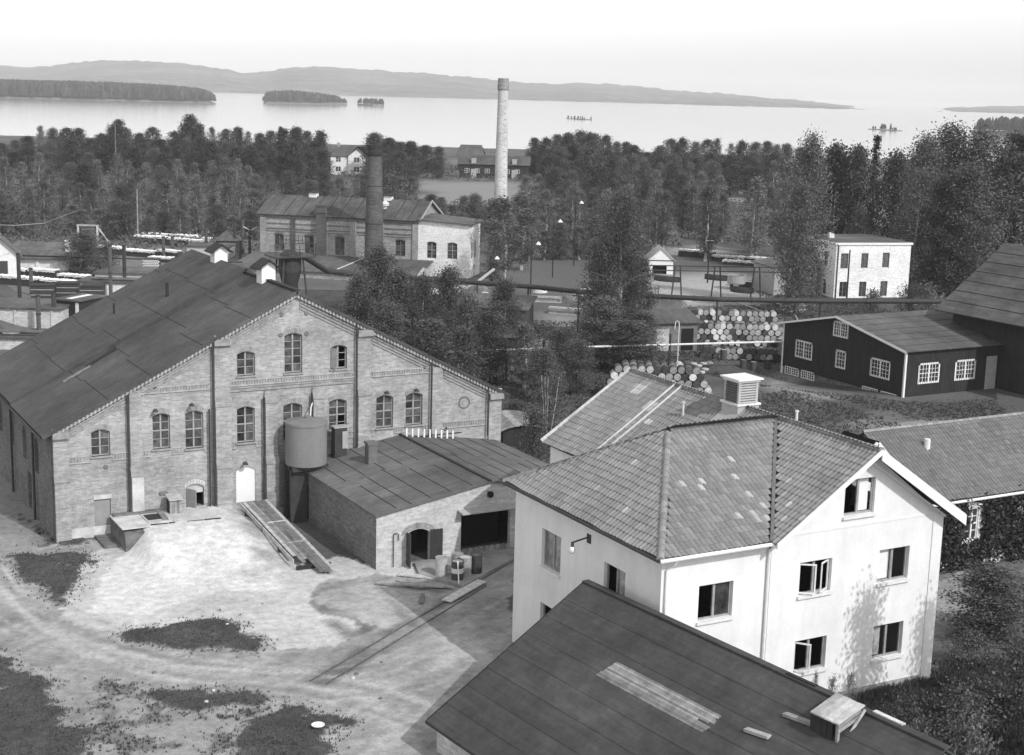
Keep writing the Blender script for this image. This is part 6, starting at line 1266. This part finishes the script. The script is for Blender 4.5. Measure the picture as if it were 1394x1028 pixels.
for x in (-1.35, 1.35): MB().box(x-.12, x+.12, -.12, .12, -.2, 2.6).build('post', MAT['pale_wood'], GF)
MB().bar((-1.5, 0, 2.6), (1.6, 0, 2.6), .2).build('beam', MAT['pale_wood'], GF); MB().bar((1.4, 0, 2.4), (3.0, 0, .2), .14).build('brace', MAT['pale_wood'], GF); MB().bar((-.9, .1, 2.0), (1.0, .1, 2.1), .12).build('rail', MAT['old_wood'], GF)
kiln(283, 352, 5.5, 4.5, 1.5, 'small kiln house with low hipped roof behind the roof ventilator', 'annex_brick', 'mid_tar'); 
HPR = thing('hipped_hut', 'small dark hut with hipped roof beyond the factory ridge', 'hut', base(308, 345), R(CR), parent_world=False); MB().box(-1.4, 1.4, 0, 2.8, -.2, 1.8).build('wall', MAT['chimney_brick'], HPR); MB().poly([(-1.8, -.4, 1.7), (1.8, -.4, 1.7), (0, 1.4, 3.1)]).poly([(1.8, -.4, 1.7), (1.8, 3.2, 1.7), (0, 1.4, 3.1)]).poly([(1.8, 3.2, 1.7), (-1.8, 3.2, 1.7), (0, 1.4, 3.1)]).poly([(-1.8, 3.2, 1.7), (-1.8, -.4, 1.7), (0, 1.4, 3.1)]).build('roof', MAT['mid_tar'], HPR)
YP = thing('forked_pole', 'dark pole with two pale slanting arms left of the power house', 'pole', base(341, 352), R(CR), parent_world=False); MB().tube([(0, 0, 0), (0, 0, 4.2)], .1, 6).build('pole', MAT['iron'], YP); MB().bar((0, 0, 3.7), (-.9, 0, 4.2), .1).build('arm', MAT['pale_metal'], YP); MB().bar((0, 0, 3.7), (.9, 0, 4.2), .1).build('arm', MAT['pale_metal'], YP)

CRV = [gp(x, y, .06) for x, y in ((985, 408), (1005, 412), (1030, 421), (1050, 433), (1064, 446), (1072, 462))]
tag(MB().tube([tuple(p-CRV[0]) for p in CRV], .07, 5).build('curved_rail', MAT['pale_wood'], None), 'pale curved rail bending round the far drum stacks', 'rail').location = tuple(CRV[0])
CRV = [gp(x, y, .06) for x, y in ((1052, 410), (1070, 418), (1083, 430), (1088, 440))]
tag(MB().tube([tuple(p-CRV[0]) for p in CRV], .07, 5).build('curved_rail', MAT['pale_wood'], None), 'pale curved rail nearer the white brick block', 'rail').location = tuple(CRV[0])
CB = [gp(x, y, z) for x, y, z in ((-10, 306, 7.2), (20, 307, 6.8), (60, 304, 6.9), (105, 287, 8.6))]
tag(MB().tube([tuple(p-CB[0]) for p in CB], .035, 4).build('overhead_cable', MAT['grey_metal'], None), 'sagging overhead cable at the left edge before the birches', 'cable').location = tuple(CB[0])
rd_ = random.Random(31)
for i, (x, y, a_, lab) in enumerate([(620, 398, 10, 'low stack of pale timber left of the lamp posts'), (742, 412, -35, 'low stack of boards beside the pale yard path'), (800, 402, 25, 'low stack of boards behind the big birch'), (765, 428, -50, 'small stack of boards at the foot of a long pipe post'), (700, 470, 30, 'stack of grey boards under the birches by the brick shed'), (1085, 424, 15, 'stack of pale boards left of the white brick block')]):
    q = gp(x, y); T = thing('timber_stack', lab, 'timber stack', (q[0], q[1], 0), R(a_), parent_world=False)
    for r in range(4):
        for c in range(4): MB().box(-1.6+rd_.uniform(-.2, .2), 1.6+rd_.uniform(-.3, .2), c*.28, c*.28+.25, r*.16, r*.16+.13).build('board', MAT['old_wood' if (r+c) % 3 else 'pale_wood'], T)
for i, (x, y) in enumerate([(660, 405), (705, 412), (775, 408), (735, 398), (690, 430), (810, 415), (640, 420), (925, 415), (1060, 388), (590, 400), (655, 395)]):
    q = gp(x, y); tag(MB().lathe([(0, -.1), (.9, 0), (.7, .35), (.3, .6), (0, .65)], (0, 0, 0), 9).build('spoil_heap', MAT['dirty_concrete' if i % 3 else 'concrete'], None), 'low heap of earth in the open yard behind the factory', 'heap', 'earth heaps in the open yard').location = (q[0], q[1], 0)

# ------------------------------------------------------------------ trees
def crown_mesh(name, centers, tones, k, rc, ls, mat, seed, droop=.0, flat=1.0):
    r = np.random.default_rng(seed); c = np.repeat(np.array(centers), k, 0); n_ = len(c)
    p = c+r.normal(0, 1, (n_, 3))*np.array([rc, rc, rc*flat]); p[:, 2] -= np.abs(r.normal(0, droop, n_))
    a = r.normal(0, 1, (n_, 3)); a /= np.linalg.norm(a, axis=1)[:, None]; b = r.normal(0, 1, (n_, 3)); b -= a*(a*b).sum(1)[:, None]; b /= np.linalg.norm(b, axis=1)[:, None]
    s = ls*r.uniform(.55, 1.2, n_)[:, None]
    v = np.stack([p-a*s*.5, p+b*s*.34, p+a*s*.5, p-b*s*.34], 1).reshape(-1, 3)
    t = np.repeat(np.repeat(np.array(tones), k)*r.uniform(.7, 1.35, n_), 4)
    me = bpy.data.meshes.new(name); f = np.arange(len(v)).reshape(-1, 4); me.from_pydata(v.tolist(), [], f.tolist())
    at = me.attributes.new('tone', 'FLOAT', 'POINT'); at.data.foreach_set('value', t.astype(np.float32)); me.materials.append(MAT[mat]); return me
def make_tree(kind, seed):
    r = random.Random(seed); S = dict(
        birch=(15, 2.2, 46, 'leaf_birch', 'birch_bark', .13, 34, .22), weeping=(17, 3.4, 80, 'leaf_mid', 'birch_bark', .1, 60, .17),
        broad=(16, 3.6, 64, 'leaf_dark', 'bark_dark', .07, 30, .30), poplar=(15, 1.9, 46, 'leaf_mid', 'bark_dark', .05, 32, .22),
        spruce=(17, 2.4, 60, 'leaf_needle', 'bark_dark', .08, 18, .24), bush=(4, 2.0, 30, 'leaf_mid', 'bark_dark', .05, 26, .16), dark=(12, 2.6, 76, 'leaf_mid', 'bark_dark', .03, 50, .18),
        big=(17, 3.6, 110, 'leaf_mid', 'birch_bark', .16, 70, .16), young=(6, 1.5, 40, 'leaf_birch', 'birch_bark', .15, 26, .10), pine=(17, 2.8, 30, 'leaf_needle', 'bark_dark', .4, 50, .24))[kind]
    H, Rm, nl, lm, tm, z0, k, ls = S
    tr = MB(); lean = [(0, 0, -.4)]; x = y = 0
    for i in range(1, 9): x += r.gauss(0, .012*H); y += r.gauss(0, .012*H); lean.append((x*.5, y*.5, H*i/8*.97))
    rb_ = .016*H if kind not in ('young', 'bush') else .03
    stems = [lean]
    if kind in ('young', 'bush'): stems = [[(p[0]+dx*(i/8+.3), p[1]+dy*(i/8+.3), p[2]) for i, p in enumerate(lean)] for dx, dy in [(r.uniform(-.5, .5), r.uniform(-.5, .5)) for _ in range(4)]]
    for s_ in stems: tr.tube(s_, rb_, 6, r2=.015)
    tr.cur = 1
    def axis_at(z):
        t = max(0, min(7.999, z/(H*.97)*8)); i = int(t); f = t-i; a, b = lean[i], lean[i+1]; return a[0]+(b[0]-a[0])*f, a[1]+(b[1]-a[1])*f
    cs = []; ts = []
    lob = [(r.uniform(0, 6.28), r.uniform(.15, .95), r.uniform(-.45, .35)) for _ in range(9)]
    for i in range(nl):
        t = (i+r.random())/nl; z = H*(z0+(1-z0)*t*.97); an = i*2.4+r.gauss(0, .35)
        prof = dict(birch=math.sin(math.pi*min(1, .12+t*.88))**.75, weeping=math.sin(math.pi*min(1, .15+t*.85))**.6, broad=math.sin(math.pi*min(1, .18+.82*t))**.55, poplar=.5+.5*math.sin(math.pi*min(1, .1+.9*t)),
                    spruce=(1-t)**.85+.05, bush=math.sin(math.pi*(.25+.75*t))**.5, dark=math.sin(math.pi*(.25+.72*t))**.6, big=math.sin(math.pi*min(1, .16+.84*t))**.6, young=math.sin(math.pi*(.15+.8*t))**.7, pine=math.sin(math.pi*(.15+.8*t))**.5)[kind]
        q = 1+sum(w*math.exp(-((((an-a+3.14) % 6.28)-3.14)/.7)**2-((t-h)/.16)**2) for a, h, w in lob)
        L_ = Rm*prof*max(.25, q)*r.uniform(.6, 1.12); ax_, ay_ = axis_at(z)
        rise = dict(spruce=-.25, weeping=-.1, birch=.3, poplar=.9, pine=.15).get(kind, .25)*L_; tip = (ax_+math.cos(an)*L_, ay_+math.sin(an)*L_, min(H*.985, z+rise))
        tr.cur = 0 if kind == 'big' and .28 < t < .4 else 1
        tr.tube([(ax_, ay_, z-(.35*L_ if kind not in ('spruce', 'weeping') else 0)), ((ax_+tip[0])/2, (ay_+tip[1])/2, z+rise*.35), tip], .012*L_+.02, 4, False, .008)
        tone = r.uniform(.65, 1.4); nn = 4 if kind in ('broad', 'weeping', 'big') else 3
        for j in range(nn):
            f = .35+.65*(j+r.random())/nn; cs.append((ax_+(tip[0]-ax_)*f+r.gauss(0, .12*Rm*.4), ay_+(tip[1]-ay_)*f+r.gauss(0, .12*Rm*.4), z+rise*f*f)); ts.append(tone*r.uniform(.85, 1.15))
    for j in range(4): ax_, ay_ = axis_at(H*(.9+.03*j)); cs.append((ax_, ay_, H*(.88+.03*j))); ts.append(1.0)
    rc = dict(spruce=.22, poplar=.45, bush=.32, young=.22, pine=.55, big=.42, dark=.45).get(kind, .16*Rm)
    cm_ = crown_mesh('crown', cs, ts, k, rc, ls*(1.35 if kind not in ('big', 'young', 'bush') else 1.2), lm, seed, dict(weeping=.9, birch=.35, big=.6, young=.15, spruce=.25).get(kind, .1), dict(spruce=.5, pine=.5).get(kind, .8))
    return tr.mesh('trunk', [MAT[tm], MAT['bark_dark']]), cm_, H
TREES = {k: [make_tree(k, 100*i+len(k)) for i in range(n_)] for k, n_ in dict(birch=4, weeping=2, broad=5, poplar=2, spruce=2, bush=3, dark=3, big=1, young=2, pine=2).items()}
rt = random.Random(77)
NAMES = dict(birch='birch_tree', weeping='birch_tree', broad='leafy_tree', poplar='poplar_tree', spruce='spruce_tree', bush='bush', dark='leafy_tree', big='birch_tree', young='young_birch', pine='pine_tree')
def tree(kind, x, ytop, depth, lab, group=None, wpx=None, cat=None):
    P = dp(x, ytop, depth); b = (P[0], P[1], float(ground_h(P[0], P[1]))); h = max(1.2, P[2]-b[2]); tm, cm_, H = rt.choice(TREES[kind]); s = h/H
    w = s*rt.uniform(.9, 1.15)
    if wpx: w = (wpx/FOC*depth)/(2*dict(birch=2.2, weeping=3.4, broad=3.6, poplar=1.9, spruce=2.4, bush=2.0, dark=2.6, big=3.6, young=1.5, pine=2.8)[kind])
    else: w = max(w, .75)*(1.12 if depth > 310 else 1.0)
    t = thing(NAMES[kind], lab, cat or ('bush' if kind == 'bush' else 'tree'), b, rt.uniform(0, 6.28), group, parent_world=False); t.scale = (w, w, s)
    link('trunk', tm, t); link('crown', cm_, t); return t
SKY = [(-40,190),(13,195),(25,182),(40,185),(60,170),(80,172),(95,178),(108,172),(118,180),(130,190),(150,168),(160,164),(175,175),(185,178),(205,174),(220,185),(240,176),(262,157),(275,172),(300,165),(315,180),(330,173),(345,185),(360,183),(380,172),(392,182),(405,175),(420,180),(440,185),(455,206),(490,206),(498,183),(510,182),(530,186),(545,190),(560,195),(590,197),(605,200),(618,207),(630,222),(706,222),(712,194),(720,190),(750,184),(775,182),(800,180),(830,187),(850,190),(870,199),(884,212),(900,195),(915,192),(935,190),(950,194),(965,187),(980,190),(1005,190),(1035,190),(1055,190),(1070,195),(1085,198),(1420,198)]
LM = [(20, 'at the left edge'), (75, 'behind the gabled shed'), (125, 'above the timber gallows'), (175, 'by the thin upper pole'), (215, 'above the pale pole'), (265, 'over the log stacks'), (310, 'above the roof ventilators'), (355, 'just left of the power house'), (410, 'over the power house roof'), (455, 'just left of the farmhouse'), (500, 'by the farmhouse'), (545, 'just right of the dark chimney'), (600, 'over the power house gable'), (660, 'by the far barn'), (720, 'just right of the white chimney'), (770, 'over the lamp posts'), (830, 'left of the big birch top'), (890, 'right of the big birch top'), (940, 'over the white garage'), (990, 'over the sandy lot'), (1040, 'above the round vat'), (1085, 'by the bare birch trunk'), (9999, 'left of the drooping tree')]
def mark(x): return [b for a, b in LM if x < a][0]
KN = dict(birch='light birch', broad='round dark tree', dark='dark bushy tree', spruce='pointed spruce', poplar='narrow tree', bush='small bush', weeping='drooping birch')
def wood(kind, x, y, d, row): return tree(kind, x, y, d, '%s %s %s' % (KN[kind], row, mark(x)), 'trees %s %s' % (row, mark(x)))
def region(x): return 'left of the farmhouse' if x < 440 else 'between the farmhouse and the barn' if x < 640 else 'right of the white chimney' if x < 890 else 'in the middle right of the shore'
x = -30.
while x < 1120:
    y = lin(SKY, x)
    if not (444 < x < 500 or 612 < x < 716):
        kd = rt.choices(['broad', 'birch', 'dark', 'spruce'], [6, 1.5, 2, .4])[0]
        wood(kd, x, y+rt.uniform(-3, 5), rt.uniform(370, 440), 'on the lake shore skyline')
        wood(rt.choice(['broad', 'dark', 'broad']), x+rt.uniform(-6, 6), y+rt.uniform(14, 26), rt.uniform(320, 365) if not 570 < x < 730 else 400, 'just below the skyline')
    elif 452 < x < 492: tree('dark', x, 212+rt.uniform(-2, 4), rt.uniform(410, 440), 'dark tree close behind the white farmhouse', 'trees behind the farmhouse')
    x += rt.uniform(13, 19)
for x, y, d in [(436, 178, 372), (404, 173, 365), (381, 170, 368), (262, 156, 372), (160, 163, 372), (510, 182, 372), (530, 188, 368), (560, 193, 365), (328, 173, 360), (775, 181, 368), (805, 181, 360)]: tree('spruce' if x in (328, 381) else 'broad', x, y, d, wpx={436: 30, 510: 42, 404: 30, 381: 26, 328: 14}.get(x), lab={436: 'dark round tree just left of the farmhouse', 404: 'second tall tree left of the farmhouse', 381: 'pointed dark tree left of the farmhouse', 262: 'tallest crown on the left skyline', 160: 'tall crown behind the thin upper left pole', 510: 'large dark oak right of the farmhouse', 530: 'middle dark oak right of the farmhouse', 560: 'dark oak farther right of the farmhouse', 328: 'small pointed spruce on the left skyline', 775: 'broad crown right of the white chimney', 805: 'tallest crown right of the white chimney'}[x])
def rowof(x0, x1, step, ylo, yhi, d0, d1, kinds, lab, group, wts=None, skip=()):
    x = x0
    while x < x1:
        if not any(a < x < b for a, b in skip):
            k = rt.choices(kinds, wts)[0]; wood(k, x+rt.uniform(-3, 3), rt.uniform(ylo, yhi), rt.uniform(d0, d1), lab)
        x += step*rt.uniform(.75, 1.25)
rowof(-30, 355, 21, 205, 232, 270, 310, ['birch', 'broad', 'dark'], 'deep in the wood', '', [5, 1, 1])
rowof(-30, 350, 21, 234, 268, 225, 255, ['birch', 'poplar', 'dark'], 'at the wood front', '', [6, 1.5, .7])
rowof(-30, 345, 23, 270, 298, 212, 226, ['birch', 'bush', 'dark'], 'low at the wood edge', '', [4, 1, 2])
rowof(350, 560, 19, 228, 252, 240, 300, ['birch', 'dark', 'bush'], 'behind the power house', '', [3, 4, 1])
rowof(350, 580, 26, 240, 258, 315, 350, ['dark', 'bush'], 'in the hedge below the shore trees', '', None, ((440, 510),))
rowof(560, 730, 15, 262, 284, 205, 265, ['poplar', 'birch', 'dark'], 'before the pale field', '')
rowof(715, 905, 16, 206, 240, 255, 300, ['birch', 'dark', 'broad'], 'deep in the wood', '', [5, 2, 1])
rowof(715, 900, 17, 236, 275, 212, 245, ['birch', 'poplar'], 'at the wood front', '', [5, 1])
rowof(700, 880, 24, 290, 318, 196, 208, ['birch', 'bush', 'dark'], 'low at the wood edge', '')
rowof(900, 1100, 15, 212, 238, 250, 310, ['birch', 'dark', 'birch'], 'deep in the wood', '', None, ((985, 1045),))
rowof(895, 1085, 18, 240, 280, 215, 240, ['birch', 'birch', 'poplar'], 'at the wood front', '', None, ((992, 1022),))
for x, y, d, w, k, lab in [
 (515,336,128,66,'dark','dense bush tree right under the dark chimney'), (488,374,126,54,'dark','dark tree at the left of the clump behind the factory ridge'), (545,366,122,64,'dark','dark tree in the middle of the clump behind the factory ridge'), (580,372,121,66,'weeping','birch in the clump below the white brick wing'), (612,364,123,60,'dark','feathery tree at the right of the clump behind the factory'), (640,402,117,58,'dark','lower dark tree at the right end of the clump behind the factory'),
 (530,412,111,72,'dark','low dark tree close behind the factory gable peak'), (588,432,110,72,'dark','low dark tree close behind the right slope of the factory'), (628,445,107,60,'dark','low tree by the white funnel vent'), (690,376,126,68,'weeping','birch standing before the long pipe right of the clump'), (668,424,117,58,'dark','dark tree in front of the low brick shed'), (716,438,115,54,'birch','slim birch left of the pale yard path'),
 (742,474,111,60,'dark','dark small tree by the thin pale pipe'), (768,446,118,58,'dark','dark tree right of the pale yard path'), (788,462,114,54,'dark','dark tree left of the big birch foot'), (752,508,97,76,'young','clump of young birches with white stems before the tiled roof'), (728,560,92,50,'bush','bush beside the tarred hut'), (700,548,100,50,'bush','bush between the factory corner and the young birches'), (790,540,100,50,'bush','bush left of the near drum stack'),
 (852,258,133,92,'big','big forked birch in the middle of the yard'), (828,330,136,72,'dark','dark tree leaning on the left side of the big birch'), (874,352,136,46,'dark','dark tree on the right side of the big birch'), (826,404,126,74,'dark','low dark tree left under the big birch'), (874,424,129,60,'dark','low dark tree right under the big birch'), (856,436,123,84,'dark','dark foliage around the foot of the big birch'),
 (688,266,180,60,'birch','bright birch beside the white brick wing'), (672,300,176,34,'poplar','narrow tree touching the corner of the white brick wing'), (712,282,190,50,'birch','birch between the white chimney and the lamp posts'), (112,316,172,62,'dark','round bushy tree under the timber frame'), (145,332,176,40,'bush','bush right of the timber frame'), (300,300,205,40,'bush','bush at the wood edge behind the roof ventilators'),
 (1076,214,196,56,'birch','tall birch with a bright bare trunk beside the lean-to shed'), (1030,238,205,46,'birch','slim birch with pale trunk behind the sandy lot'), (965,250,205,44,'birch','slim pale trunked birch behind the thin dark pole'), (1106,176,160,76,'weeping','dark drooping tree in front of the white brick block corner'), (1092,250,156,52,'dark','low dark tree at the foot of the drooping tree'), (1140,196,200,70,'broad','dark tree behind the white brick block, left one'), (1168,198,198,60,'broad','dark tree behind the white brick block, middle one'), (1196,178,200,46,'spruce','pointed tree behind the white brick block'), (1222,206,194,60,'broad','dark tree behind the white brick block, right one'), (1170,280,184,40,'bush','pale bush above the flat roof of the white brick block'),
 (1264,178,182,92,'weeping','tall dark tree left in the group at the right edge'), (1296,164,185,124,'weeping','broadest dark tree in the group at the right edge'), (1346,168,182,110,'weeping','dark tree at the very right of the group'), (1254,226,177,70,'weeping','drooping tree hiding the right corner of the white brick block'), (1292,232,178,76,'weeping','hanging tree between the white brick block and the tall barn'), (1322,226,174,90,'dark','lower dark tree behind the tall barn'), (1390,180,184,110,'broad','dark tree beyond the right edge of the group'), (1240,390,150,44,'bush','dark bush in front of the white brick block'), (1262,388,148,60,'bush','dark bush left of the tall barn roof'), (1190,396,150,44,'bush','low bush before the white brick block'),
 (1250,985,47,70,'bush','low dark bush at the end of the felt roof'), (1320,985,46,110,'bush','broad low bush in the bottom right corner of the yard'), (1356,770,64,120,'dark','dark leafy tree at the lower right edge'), (1322,860,61,70,'bush','dark bush beside the house corner'), (1390,880,56,110,'bush','large bush at the bottom right corner'), (1310,935,53,110,'bush','low dark bush in the grass at the bottom right'), (1236,950,52,80,'bush','low bush right of the plank hood'), (1110,914,52,20,'young','thin shrub growing before the house wall, left one'), (1135,918,51.5,26,'young','thin shrub growing before the house wall, middle one'), (1160,912,52,22,'young','thin shrub growing before the house wall, right one')]:
    tree(k, x, y, d, lab, None, w)
def tree_at(kind, x, y, h, w, lab):
    tm, cm_, H = TREES[kind][0]; t = thing(NAMES[kind], lab, 'tree', (x, y, 0), 1.3, None, parent_world=False); t.scale = (w, w, h/H); link('trunk', tm, t); link('crown', cm_, t)
tree_at('poplar', 40.75, 33.8, 10.6, .62, 'slim tree whose shadow falls on the white house wall'); tree_at('poplar', 44.1, 33.2, 10.2, .5, 'slim tree whose shadow falls on the house corner')
# ivy on the wall of the tiled building
ri = np.random.default_rng(5); cs = []
for _ in range(2600):
    x = ri.uniform(51.2, 71); z = ri.uniform(-.1, 3.6)
    if (54.4 < x < 55.6 and 1.4 < z < 3.5) or (z < .9+.5*math.sin(x*2) and ri.random() < .4): continue
    cs.append((x, 51.2-abs(ri.normal(0, .08)), z))
IV = thing('ivy', 'dense dark ivy covering the wall of the tiled building', 'ivy', (60, 51.2, 0))
cm_ = crown_mesh('leaves', np.array(cs)-np.array([60, 51.2, 0]), ri.uniform(.6, 1.3, len(cs)), 14, .14, .22, 'leaf_ivy', 3, .1); o = link('leaves', cm_, IV); o['kind'] = 'stuff'

ru = np.random.default_rng(9); uc = []
while len(uc) < 4200:
    q = gp(ru.uniform(-40, 1110), 120+23*FOC/ru.uniform(208, 430)); x, y = q[0]+ru.normal(0, 3), q[1]+ru.normal(0, 3)
    px_u = 697+FOC*((x*RGT[0]+y*RGT[1])/max(1, depth_of(x, y)))
    if any(inpoly(np.array([x]), np.array([y]), P)[0] for P in FIELD) or (355 < px_u < 720 and depth_of(x, y) < 240) or (880 < px_u < 1080 and depth_of(x, y) < 222): continue
    uc.append((x, y, float(ground_h(x, y))+abs(ru.normal(.5, .5))))
um = crown_mesh('undergrowth', uc, ru.uniform(.6, 1.5, len(uc)), 16, .75, .5, 'leaf_mid', 8, .1, .6)
tag(link('undergrowth', um), 'low leafy undergrowth covering the ground beneath the woods', 'undergrowth', kind='stuff')
